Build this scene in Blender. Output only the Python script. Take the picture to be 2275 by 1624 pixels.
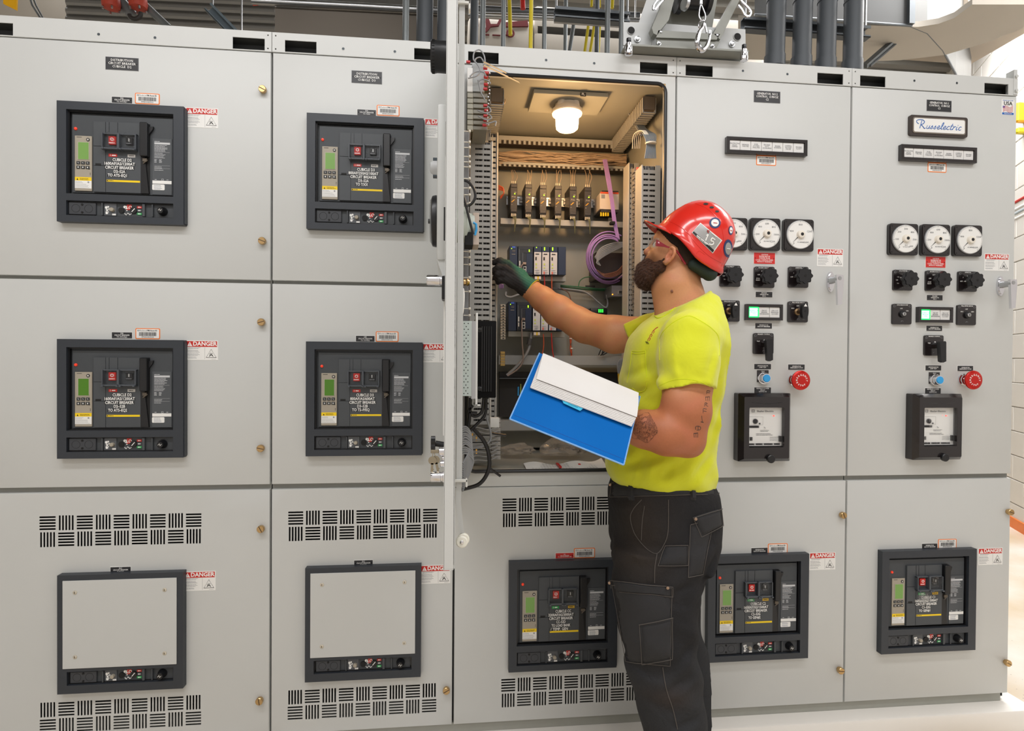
import bpy, bmesh, math, random
import numpy as np
from mathutils import Vector, Matrix, noise
random.seed(7)
S = bpy.context.scene
for o in list(bpy.data.objects): bpy.data.objects.remove(o)
COL = S.collection

# ---------------------------------------------------------------- camera
FPX, YAW, PITCH, ROLL = 1300., .1036, -.0103, .007
CAM = np.array([-.0124, -1.9697, 1.3624])
_f = np.array([math.sin(YAW)*math.cos(PITCH), math.cos(YAW)*math.cos(PITCH), math.sin(PITCH)])
_r0 = np.array([math.cos(YAW), -math.sin(YAW), 0.]); _u0 = np.cross(_r0, _f)
CR = _r0*math.cos(ROLL)+_u0*math.sin(ROLL); CU = -_r0*math.sin(ROLL)+_u0*math.cos(ROLL)
cd = bpy.data.cameras.new('camera'); cam = bpy.data.objects.new('camera', cd); COL.objects.link(cam)
cd.sensor_fit = 'HORIZONTAL'; cd.sensor_width = 36; cd.lens = 36*FPX/2275; cd.clip_start = .02
cam.matrix_world = Matrix(((CR[0], CU[0], -_f[0], CAM[0]), (CR[1], CU[1], -_f[1], CAM[1]), (CR[2], CU[2], -_f[2], CAM[2]), (0, 0, 0, 1)))
S.camera = cam

def at(px, py, Y=0.):
    "world point that the photograph shows at pixel (px, py), at depth plane Y"
    d = _f+CR*(px-1137.5)/FPX-CU*(py-812)/FPX
    p = CAM+d*(Y-CAM[1])/d[1]
    return Vector((float(p[0]), float(p[1]), float(p[2])))

# ---------------------------------------------------------------- light
S.view_settings.view_transform = 'Standard'; S.view_settings.look = 'None'
S.view_settings.gamma = 1; S.view_settings.use_curve_mapping = False
S.view_settings.exposure = 0.40
W = bpy.data.worlds.new('room_ambience'); S.world = W; W.use_nodes = True
W.node_tree.nodes['Background'].inputs[0].default_value = (1., .915, .845, 1)
W.node_tree.nodes['Background'].inputs[1].default_value = .54
def area(loc, tgt, sx, sy, power, col=(1, .985, .985)):
    l = bpy.data.lights.new('ceiling_fluorescent', 'AREA'); l.shape = 'RECTANGLE'; l.size = sx; l.size_y = sy
    l.energy = power; l.color = col
    o = bpy.data.objects.new('ceiling_fluorescent', l); COL.objects.link(o); o.location = loc
    o.rotation_euler = (Vector(tgt)-Vector(loc)).to_track_quat('-Z', 'Y').to_euler()
    return o
area((-1.1, -1.7, 3.6), (-1.1, -1.45, 0), 2.4, .3, 31)
area((1.5, -1.7, 3.6), (1.5, -1.45, 0), 2.4, .3, 25)
area((.2, -3.6, 3.9), (.3, -.5, 1.0), 4.5, .5, 30)
area((3.6, 1.5, 4.2), (3.9, 1.9, 0), 1.6, 3.0, 230)
area((-.2, 2.6, 4.3), (-.2, 2.5, 0), 5.5, .5, 40)

# ---------------------------------------------------------------- materials
def lin(h):
    if isinstance(h, str):
        h = h.lstrip('#'); c = [int(h[i:i+2], 16)/255 for i in (0, 2, 4)]
    else: c = [v/255 for v in h]
    return tuple(v/12.92 if v <= .04045 else ((v+.055)/1.055)**2.4 for v in c)+(1,)
MATS = {}
def mat(name, rgb, rough=.5, metal=0., var=.06, scale=30., bump=0., bscale=400., emit=0., alpha=1., trans=0., spec=.5, coat=0.):
    if name in MATS: return MATS[name]
    m = bpy.data.materials.new(name); m.use_nodes = True; MATS[name] = m
    nt = m.node_tree; b = nt.nodes['Principled BSDF']; c = lin(rgb)
    b.inputs['Base Color'].default_value = c; b.inputs['Roughness'].default_value = rough
    b.inputs['Metallic'].default_value = metal; b.inputs['Specular IOR Level'].default_value = spec
    b.inputs['Coat Weight'].default_value = coat
    tc = nt.nodes.new('ShaderNodeTexCoord')
    if var:
        n = nt.nodes.new('ShaderNodeTexNoise'); n.inputs['Scale'].default_value = scale; n.inputs['Detail'].default_value = 3
        nt.links.new(tc.outputs['Object'], n.inputs['Vector'])
        mr = nt.nodes.new('ShaderNodeMapRange'); mr.inputs['To Min'].default_value = 1-var; mr.inputs['To Max'].default_value = 1+var
        nt.links.new(n.outputs['Fac'], mr.inputs['Value'])
        mx = nt.nodes.new('ShaderNodeVectorMath'); mx.operation = 'SCALE'
        mx.inputs[0].default_value = c[:3]; nt.links.new(mr.outputs['Result'], mx.inputs['Scale'])
        nt.links.new(mx.outputs['Vector'], b.inputs['Base Color'])
        if emit: nt.links.new(mx.outputs['Vector'], b.inputs['Emission Color'])
    if bump:
        n2 = nt.nodes.new('ShaderNodeTexNoise'); n2.inputs['Scale'].default_value = bscale; n2.inputs['Detail'].default_value = 2
        nt.links.new(tc.outputs['Object'], n2.inputs['Vector'])
        bp = nt.nodes.new('ShaderNodeBump'); bp.inputs['Strength'].default_value = bump; bp.inputs['Distance'].default_value = .001
        nt.links.new(n2.outputs['Fac'], bp.inputs['Height']); nt.links.new(bp.outputs['Normal'], b.inputs['Normal'])
    if emit:
        b.inputs['Emission Color'].default_value = c; b.inputs['Emission Strength'].default_value = emit
    if trans: b.inputs['Transmission Weight'].default_value = trans; b.inputs['IOR'].default_value = 1.3
    if alpha < 1: b.inputs['Alpha'].default_value = alpha
    return m
PAINT = mat('grey_powder_coat', '#c7c9c7', .40, var=.02, scale=6, bump=.12, bscale=900, spec=.45)
PAINT2 = mat('interior_grey_paint', '#95958d', .5, var=.04, scale=5, bump=.1, bscale=900)
FRAME = mat('slate_plastic', '#2f343b', .42, var=.08, scale=40, bump=.2, bscale=1500)
FACE = mat('charcoal_plastic', '#3f4347', .55, var=.06, scale=60, bump=.15, bscale=2500)
FACE2 = mat('charcoal_plastic_raised', '#45494d', .5, var=.05, scale=60, bump=.15, bscale=2500)
BLACK = mat('black_plastic', '#16171a', .35, var=.1)
BLACKM = mat('matt_black', '#0b0b0c', .7, var=.1)
BAKE = mat('black_phenolic', '#1d1819', .22, var=.1, coat=.3)
WHITE = mat('white_print', '#f2f2ef', .5, var=0)
OFFW = mat('white_card', '#e9e9e6', .5, var=.02)
GREYT = mat('grey_print', '#8b8d90', .6, var=0)
INK = mat('black_ink', '#1a1a1c', .6, var=0)
RED = mat('red_print', '#c5241c', .45, var=.03)
ORANGE = mat('orange_print', '#f07c22', .5, var=.02)
YEL = mat('yellow_print', '#f3cf10', .45, var=.02)
BRASS = mat('brass', '#c8a878', .28, 1., var=.06)
CHROME = mat('chrome', '#dcdce0', .08, 1., var=.02)
STEEL = mat('zinc_steel', '#b9bbbd', .3, 1., var=.08)
DSTEEL = mat('dark_galvanised_steel', '#6f7478', .45, .7, var=.12, scale=12)
BEIGE = mat('trip_unit_beige', '#a39b8c', .45, var=.04)
LCD = mat('lcd_green', '#76a052', .3, var=.05, emit=.03)
LCDD = mat('lcd_green_dim', '#48791a', .3, var=.08, emit=.05)
REDL = mat('red_led', '#ff3320', .3, var=0, emit=1.2)
GREENP = mat('green_print', '#1f9a4c', .5, var=0)
CLEAR = mat('clear_plastic', '#f4f6f8', .05, trans=1., var=0, alpha=.35)
GREENL = mat('green_lit_lens', '#25ff70', .3, var=0, emit=1.0)
GREENW = mat('green_lit_centre', '#c8ffd8', .3, var=0, emit=1.1)
BLUEB = mat('blue_push_button', '#2f9fe0', .35, var=.02)
NP = mat('black_engraved_laminate', '#2a2b2e', .4, var=.05)
NPR = mat('red_engraved_laminate', '#cf2a26', .4, var=.05)

# ---------------------------------------------------------------- builders
class B:
    def __init__(s): s.bm = bmesh.new()
    def box(s, x0, x1, y0, y1, z0, z1, bev=0, mi=0, M=None, seg=1):
        r = bmesh.ops.create_cube(s.bm, size=1)
        T = Matrix.Translation(((x0+x1)/2, (y0+y1)/2, (z0+z1)/2)) @ Matrix.Diagonal((abs(x1-x0), abs(y1-y0), abs(z1-z0), 1))
        bmesh.ops.transform(s.bm, matrix=T, verts=r['verts'])
        fs = {f for v in r['verts'] for f in v.link_faces}
        if bev:
            es = list({e for v in r['verts'] for e in v.link_edges})
            q = bmesh.ops.bevel(s.bm, geom=es, offset=bev, segments=seg, affect='EDGES', profile=.5)
            vs = list({v for f in q['faces'] for v in f.verts} | {v for v in r['verts'] if v.is_valid})
            fs = {f for v in vs for f in v.link_faces}
        else: vs = r['verts']
        for f in fs: f.material_index = mi
        if M is not None: bmesh.ops.transform(s.bm, matrix=M, verts=list(vs))
        return s
    def ring(s, c, ax, r, n, ph=0):
        ax = Vector(ax).normalized(); a = ax.orthogonal().normalized() if abs(ax.z) > .9 or True else None
        a = Vector((1, 0, 0)) if abs(ax.x) < .9 else Vector((0, 0, 1))
        a = (a-ax*a.dot(ax)).normalized(); b = ax.cross(a)
        rr = r if isinstance(r, (tuple, list)) else (r, r)
        return [s.bm.verts.new(Vector(c)+a*math.cos(ph+2*math.pi*k/n)*rr[0]+b*math.sin(ph+2*math.pi*k/n)*rr[1]) for k in range(n)]
    def bridge(s, A, Bv, mi=0):
        n = len(A)
        for k in range(n):
            f = s.bm.faces.new((A[k], A[(k+1) % n], Bv[(k+1) % n], Bv[k])); f.material_index = mi
    def lathe(s, o, ax, prof, n=20, mi=0, ph=0):
        "prof: list of (distance along axis, radius)"
        ax = Vector(ax).normalized(); o = Vector(o); L = None
        for i, (d, r) in enumerate(prof):
            R = s.ring(o+ax*d, ax, max(r, 1e-5), n, ph)
            if L: s.bridge(L, R, mi)
            else:
                f = s.bm.faces.new(R[::-1]); f.material_index = mi
            L = R
        f = s.bm.faces.new(L); f.material_index = mi
        return s
    def cyl(s, p0, p1, r, n=16, mi=0, r2=None):
        p0 = Vector(p0); p1 = Vector(p1)
        return s.lathe(p0, p1-p0, [(0, r), ((p1-p0).length, r if r2 is None else r2)], n, mi)
    def tube(s, pts, r, n=6, mi=0, cap=True):
        pts = [Vector(p) for p in pts]; L = None; a = None
        for i, p in enumerate(pts):
            t = (pts[min(i+1, len(pts)-1)]-pts[max(i-1, 0)])
            if t.length < 1e-9: continue
            t.normalize()
            if a is None:
                a = Vector((0, 0, 1)) if abs(t.z) < .9 else Vector((1, 0, 0))
            a = (a-t*a.dot(t)).normalized(); b = t.cross(a)
            rr = r[i] if isinstance(r, (list, tuple)) else r
            R = [s.bm.verts.new(p+(a*math.cos(2*math.pi*k/n)+b*math.sin(2*math.pi*k/n))*rr) for k in range(n)]
            if L: s.bridge(L, R, mi)
            elif cap: s.bm.faces.new(R[::-1]).material_index = mi
            L = R
        if cap and L: s.bm.faces.new(L).material_index = mi
        return s
    def prism(s, poly, y0, y1, mi=0, M=None, axis='y'):
        "polygon in x,z extruded from y0 to y1"
        g = (lambda p, y: (p[0], y, p[1])) if axis == 'y' else ((lambda p, y: (y, p[0], p[1])) if axis == 'x' else (lambda p, y: (p[0], p[1], y)))
        A = [s.bm.verts.new(g(p, y0)) for p in poly]; C = [s.bm.verts.new(g(p, y1)) for p in poly]
        fs = [s.bm.faces.new(A[::-1]), s.bm.faces.new(C)]
        n = len(A)
        for k in range(n): fs.append(s.bm.faces.new((A[k], A[(k+1) % n], C[(k+1) % n], C[k])))
        for f in fs: f.material_index = mi
        if M is not None: bmesh.ops.transform(s.bm, matrix=M, verts=A+C)
        return s
    def sphere(s, c, r, u=16, v=10, sc=(1, 1, 1), mi=0, M=None):
        q = bmesh.ops.create_uvsphere(s.bm, u_segments=u, v_segments=v, radius=r)
        T = Matrix.Translation(c) @ Matrix.Diagonal((sc[0], sc[1], sc[2], 1))
        if M is not None: T = Matrix.Translation(c) @ M @ Matrix.Diagonal((sc[0], sc[1], sc[2], 1))
        bmesh.ops.transform(s.bm, matrix=T, verts=q['verts'])
        for f in {f for w in q['verts'] for f in w.link_faces}: f.material_index = mi
        return s
    def quad(s, a, b, c, d, mi=0):
        f = s.bm.faces.new([s.bm.verts.new(p) for p in (a, b, c, d)]); f.material_index = mi; return s
    def obj(s, name, mats, parent=None, smooth=35, M=None):
        if M is not None: s.bm.transform(M)
        bmesh.ops.recalc_face_normals(s.bm, faces=s.bm.faces[:])
        me = bpy.data.meshes.new(name); s.bm.to_mesh(me); s.bm.free()
        return link(name, me, mats, parent, smooth)
def link(name, me, mats, parent=None, smooth=35):
    for m in (mats if isinstance(mats, (list, tuple)) else [mats]): me.materials.append(m)
    if smooth:
        me.polygons.foreach_set('use_smooth', [True]*len(me.polygons))
        me.set_sharp_from_angle(angle=math.radians(smooth))
    o = bpy.data.objects.new(name, me); COL.objects.link(o)
    if parent: o.parent = parent
    return o
def tag(o, label=None, cat=None, group=None, kind=None):
    if label: o['label'] = label
    if cat: o['category'] = cat
    if group: o['group'] = group
    if kind: o['kind'] = kind
    return o
def thing(name, label, cat, loc=(0, 0, 0), group=None, rot=None):
    o = bpy.data.objects.new(name, None); COL.objects.link(o); o.location = loc; o.empty_display_size = .05
    if rot: o.rotation_euler = rot
    return tag(o, label, cat, group)
def dup(root, loc, label=None, group=None, rot=None):
    r = root.copy(); COL.objects.link(r); r.location = loc
    if rot: r.rotation_euler = rot
    if label: r['label'] = label
    if group: r['group'] = group
    for ch in list(root.children):
        c = ch.copy(); COL.objects.link(c); c.parent = r
        for g in ch.children:
            d = g.copy(); COL.objects.link(d); d.parent = c
    return r
_tc = {}
def text_mesh(s, size, bold=0., ex=.0002, italic=0., sp=1., res=1, line=1.):
    k = (s, size, bold, italic, sp, line)
    if k not in _tc:
        c = bpy.data.curves.new('t', 'FONT'); c.body = s; c.size = size; c.resolution_u = res; c.extrude = ex; c.offset = bold
        c.align_x = 'CENTER'; c.align_y = 'CENTER'; c.shear = italic; c.space_character = sp; c.space_line = line
        o = bpy.data.objects.new('t', c)
        me = bpy.data.meshes.new_from_object(o); me.transform(Matrix.Rotation(math.pi/2, 4, 'X'))
        bpy.data.objects.remove(o); _tc[k] = me
    return _tc[k].copy()
def text(s, size, x, y, z, m, parent, name='lettering', bold=0., wfit=None, italic=0., sp=1., line=1., M=None, res=1):
    me = text_mesh(s, size, bold, .0002, italic, sp, res, line)
    if wfit:
        xs = [v.co.x for v in me.vertices]; w = max(xs)-min(xs)
        me.transform(Matrix.Diagonal((wfit/w, 1, 1, 1)))
    me.transform(M if M is not None else Matrix.Translation((x, y, z)))
    return link(name, me, m, parent, 0)
def fine_print(b, x0, x1, z1, n, pitch, h, y, fill=.95, dens=.85, rnd=random):
    for i in range(n):
        z = z1-i*pitch; x = x0; xe = x0+(x1-x0)*(fill*(.75+.25*rnd.random()))
        while x < xe:
            w = h*rnd.uniform(2.5, 9)
            b.box(x, min(x+w, xe), y, y-.0001, z-h, z); x += w+h*.55
def arc(c, r, a0, a1, n, plane='xz'):
    out = []
    for k in range(n+1):
        a = a0+(a1-a0)*k/n; u, v = r*math.cos(a), r*math.sin(a)
        out.append((c[0]+u, c[1], c[2]+v) if plane == 'xz' else ((c[0], c[1]+u, c[2]+v) if plane == 'yz' else (c[0]+u, c[1]+v, c[2])))
    return out
def spline(pts, n=8):
    P = [Vector(p) for p in pts]; P = [2*P[0]-P[1]]+P+[2*P[-1]-P[-2]]; out = []
    for i in range(1, len(P)-2):
        for k in range(n):
            t = k/n; a, b, c, d = P[i-1:i+3]
            out.append(.5*((2*b)+(c-a)*t+(2*a-5*b+4*c-d)*t*t+(3*b-a-3*c+d)*t*t*t))
    out.append(P[-2]); return out
def rrect(x0, x1, z0, z1, r, n=4):
    out = []
    for cx, cz, a in ((x1-r, z1-r, 0), (x0+r, z1-r, 90), (x0+r, z0+r, 180), (x1-r, z0+r, 270)):
        for k in range(n+1):
            t = math.radians(a+90*k/n); out.append((cx+r*math.cos(t), cz+r*math.sin(t)))
    return out
def plate(x0, x1, z0, z1, holes, y=0., th=.02, ch=.003, inner=.004):
    "sheet-metal face in the xz plane with real cut-outs, chamfered edge and returns going back"
    b = B(); bm = b.bm; X0, X1, Z0, Z1 = x0+ch, x1-ch, z0+ch, z1-ch
    xs = sorted({round(v, 5) for v in [X0, X1]+[h[0] for h in holes]+[h[1] for h in holes]})
    zs = sorted({round(v, 5) for v in [Z0, Z1]+[h[2] for h in holes]+[h[3] for h in holes]})
    V = {}
    def v(i, j, yy=None):
        k = (i, j, yy)
        if k not in V: V[k] = bm.verts.new((xs[i], y if yy is None else yy, zs[j]))
        return V[k]
    solid = np.ones((len(xs)-1, len(zs)-1), bool)
    for h in holes:
        i0 = xs.index(round(h[0], 5)); i1 = xs.index(round(h[1], 5)); j0 = zs.index(round(h[2], 5)); j1 = zs.index(round(h[3], 5))
        solid[i0:i1, j0:j1] = False
    yi = y+inner
    for i in range(len(xs)-1):
        for j in range(len(zs)-1):
            if not solid[i, j]: continue
            bm.faces.new((v(i, j), v(i+1, j), v(i+1, j+1), v(i, j+1)))
            for di, dj, a, c in ((-1, 0, (i, j+1), (i, j)), (1, 0, (i+1, j), (i+1, j+1)), (0, -1, (i, j), (i+1, j)), (0, 1, (i+1, j+1), (i, j+1))):
                ii, jj = i+di, j+dj
                if 0 <= ii < len(xs)-1 and 0 <= jj < len(zs)-1 and not solid[ii, jj]:
                    bm.faces.new((v(*a), v(*c), v(*c, yi), v(*a, yi)))
    # chamfer ring + return
    for (a, c) in (((X0, Z0), (X1, Z0)), ((X1, Z0), (X1, Z1)), ((X1, Z1), (X0, Z1)), ((X0, Z1), (X0, Z0))):
        def out(p, k): return (p[0]+(ch*k if p[0] > X0 else -ch*k), p[1]+(ch*k if p[1] > Z0 else -ch*k))
        rows = [(0, 0), (.7, .3), (1, 1)]
        for (k0, d0), (k1, d1) in zip(rows, rows[1:]):
            p, q, r_, s_ = out(a, k0), out(c, k0), out(c, k1), out(a, k1)
            bm.faces.new([bm.verts.new(w) for w in ((p[0], y+ch*d0, p[1]), (q[0], y+ch*d0, q[1]), (r_[0], y+ch*d1, r_[1]), (s_[0], y+ch*d1, s_[1]))])
        p, q = out(a, 1), out(c, 1)
        bm.faces.new([bm.verts.new(w) for w in ((p[0], y+ch, p[1]), (q[0], y+ch, q[1]), (q[0], y+th, q[1]), (p[0], y+th, p[1]))])
    bmesh.ops.remove_doubles(bm, verts=bm.verts[:], dist=1e-5)
    return b
# ================================================================ SWITCHGEAR LINE-UP
SEC = dict(D2=(-1.486, -.594), D3=(-.594, 0.), CC=(0., .7586), C2=(.7586, 1.4092), C1=(1.4092, 2.0652))
ZT, ZG, ZM, ZB = 2.3473, 1.6088, .9428, .13
G = .003
def vent_holes(x0, x1, z0, z1, first):
    H = []; n = 9; cw = (x1-x0)/n; chh = (z1-z0)/2
    for i in range(n):
        for j in range(2):
            a, c = x0+i*cw+.0035, x0+(i+1)*cw-.0035; lo, hi = z0+(1-j)*chh+.0025, z0+(2-j)*chh-.0025
            hor = ((i+j) % 2 == 0) == first
            for k in range(5):
                if hor:
                    p = (hi-lo)/5; H.append((a, c, lo+k*p+p*.21, lo+k*p+p*.79))
                else:
                    p = (c-a)/5; H.append((a+k*p+p*.22, a+k*p+p*.78, lo, hi))
    return H
def section(key, label, doors):
    x0, x1 = SEC[key]; t = thing('switchgear_cabinet', label, 'cabinet', (0, 0, 0), 'switchgear cabinets in the line-up')
    b = B(); w = .002; dep = .95
    y0 = .024
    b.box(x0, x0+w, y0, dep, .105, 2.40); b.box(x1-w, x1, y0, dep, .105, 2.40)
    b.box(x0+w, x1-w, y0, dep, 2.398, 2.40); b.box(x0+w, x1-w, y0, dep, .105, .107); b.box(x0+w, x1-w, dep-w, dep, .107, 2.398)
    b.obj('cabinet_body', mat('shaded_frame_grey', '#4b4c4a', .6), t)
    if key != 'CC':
        for z in ([ZG, ZM] if key[0] == 'D' else [ZM]): b = B(); b.box(x0+w, x1-w, .017, .03, z-.014, z+.014); b.obj('mullion', mat('mullion_shade_grey', '#8b8c87', .5), t)  # greyer than the doors: shade of the door gap put into the colour
    return t
def door(t, name, x0, x1, z0, z1, holes=(), screws=()):
    d = plate(x0+G, x1-G, z0, z1, holes, inner=.0016).obj(name, PAINT, t)
    for (sx, sz, ang) in screws: screw(d, sx, sz, ang)
    return d
def screw(par, x, z, ang, y=0.):
    b = B(); b.lathe((x, y, z), (0, -1, 0), [(0, .0085), (.006, .0085), (.0065, .0118), (.016, .0118), (.0175, .0105)], 20)
    o = b.obj('panel_screw', BRASS, par); tag(o, 'brass slotted screw')
    b = B(); M = Matrix.Translation((x, y-.0173, z)) @ Matrix.Rotation(ang, 4, 'Y')
    b.box(-.0105, .0105, -.0008, .0012, -.0011, .0011, M=M); b.obj('screw_slot', mat('slot_shadow_brass', '#4a3420', .6), par)
    return o
def top_channel(key, t, rects, rivets, x0=None, x1=None):
    a, c = SEC[key]; H = []
    for r in rects: H.append((r[0], r[1], 2.3525, 2.390))
    for xx in (a+.012, c-.012):
        for zz in (2.3475+.012, 2.402): H.append((xx-.0022, xx+.0022, zz-.0022, zz+.0022))
    for (xx, zz) in rivets: H.append((xx-.004, xx+.004, zz-.004, zz+.004))
    b = plate(a+.0006, c-.0006, 2.3495, 2.4135, H, y=-.001, th=.004, ch=.0012, inner=.003)
    b.box(a+.001, c-.001, .004, .12, 2.4105, 2.4125); b.box(a+.001, c-.001, .004, .03, 2.3495, 2.3515)
    o = b.obj('top_channel', PAINT, t)
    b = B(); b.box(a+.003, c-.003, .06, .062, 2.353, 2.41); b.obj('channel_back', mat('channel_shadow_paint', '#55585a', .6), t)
    for (xx, zz) in rivets:
        b = B(); b.lathe((xx, -.001, zz), (0, -1, 0), [(0, .0062), (.0005, .0056)], 16); b.lathe((xx, -.0015, zz), (0, -1, 0), [(0, .0043), (.0002, .0043)], 14, mi=1)
        b.obj('threaded_insert', [PAINT, mat('insert_bore', '#3c4246', .4, .5)], o)
D2 = section('D2', 'wide grey switchgear cabinet at the far left, filling the left edge of the photo', 0)
D3 = section('D3', 'grey switchgear cabinet left of the open one, partly hidden by its door', 0)
CC = section('CC', 'grey switchgear cabinet standing open with warm lamp and wiring inside', 0)
C2 = section('C2', 'grey switchgear cabinet right behind the worker, carrying control switches', 0)
C1 = section('C1', 'grey switchgear cabinet at the right end with a white logo plate', 0)
vt = lambda x: [(-.617, 0)]
door(D2, 'upper_door', *SEC['D2'], ZG+.005, ZT, (), [(-.619, 2.223, .45), (-.619, 1.738, .35)])
door(D2, 'middle_door', *SEC['D2'], ZM+.008, ZG-.006, (), [(-.621, 1.477, -.3), (-.622, 1.070, .2)])
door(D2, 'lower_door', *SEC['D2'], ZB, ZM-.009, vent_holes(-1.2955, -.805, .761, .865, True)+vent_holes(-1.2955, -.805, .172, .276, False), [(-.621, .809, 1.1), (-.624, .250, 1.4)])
door(D3, 'upper_door', *SEC['D3'], ZG+.005, ZT)
door(D3, 'middle_door', *SEC['D3'], ZM+.008, ZG-.006)
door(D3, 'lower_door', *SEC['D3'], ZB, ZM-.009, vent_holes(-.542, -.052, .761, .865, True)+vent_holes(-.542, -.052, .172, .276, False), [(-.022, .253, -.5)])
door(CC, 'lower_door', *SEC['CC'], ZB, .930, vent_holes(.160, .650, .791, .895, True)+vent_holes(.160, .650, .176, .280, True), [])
door(C2, 'upper_door', *SEC['C2'], ZM+.008, ZT)
door(C2, 'lower_door', *SEC['C2'], ZB, ZM-.009, (), [(1.389, .812, 1.2), (1.387, .252, .1)])
door(C1, 'upper_door', *SEC['C1'], ZM+.008, ZT)
door(C1, 'lower_door', *SEC['C1'], ZB, ZM-.009, (), [(2.050, .810, .3), (2.050, .248, .5)])
top_channel('D2', D2, [(-1.463, -1.365), (-.715, -.616)], [(-1.117, 2.372), (-.950, 2.372)])
top_channel('D3', D3, [(-.553, -.454), (-.140, -.041)], [(-.369, 2.373), (-.203, 2.374)])
top_channel('CC', CC, [(.038, .140), (.628, .726)], [(.301, 2.376), (.467, 2.375)])
top_channel('C2', C2, [(.791, .889), (1.277, 1.375)], [(.999, 2.380), (1.164, 2.378)])
top_channel('C1', C1, [(1.440, 1.538), (1.929, 2.026)], [(1.650, 2.382), (1.818, 2.383)])
for k, t in (('D2', D2), ('D3', D3), ('CC', CC), ('C2', C2), ('C1', C1)):
    a, c = SEC[k]; b = B(); b.box(a, c-(.02 if k == 'C1' else 0), .012, .9, .095, .1295); b.obj('plinth', mat('plinth_grey', '#9b9c94', .5), t)
b = B(); b.box(2.046, 2.060, -.004, .03, 2.352, 2.445, .001); b.cyl((2.053, -.004, 2.418), (2.053, -.010, 2.418), .006, 6); b.cyl((2.053, -.004, 2.366), (2.053, -.010, 2.366), .006, 6)
b.obj('end_bracket', PAINT, C1)
# opening frame of the middle cabinet
b = B()
b.box(.002, .038, .004, .03, .932, 2.349); b.box(.722, .757, .004, .03, .932, 2.349)
b.box(.038, .722, .004, .03, 2.322, 2.349); b.box(.038, .722, .004, .03, .932, .980)
b.obj('door_opening_frame', PAINT, CC)
def frame_pts(x0, x1, z0, z1, r, y):
    p = [(q[0], y, q[1]) for q in rrect(x0, x1, z0, z1, r, 5)]; return p+[p[0]]
b = B(); b.tube(frame_pts(.040, .720, .984, 2.319, .03, 0.), .0065, 8, cap=False); tag(b.obj('rubber_gasket', BLACK, CC), 'black rubber door seal')

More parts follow.
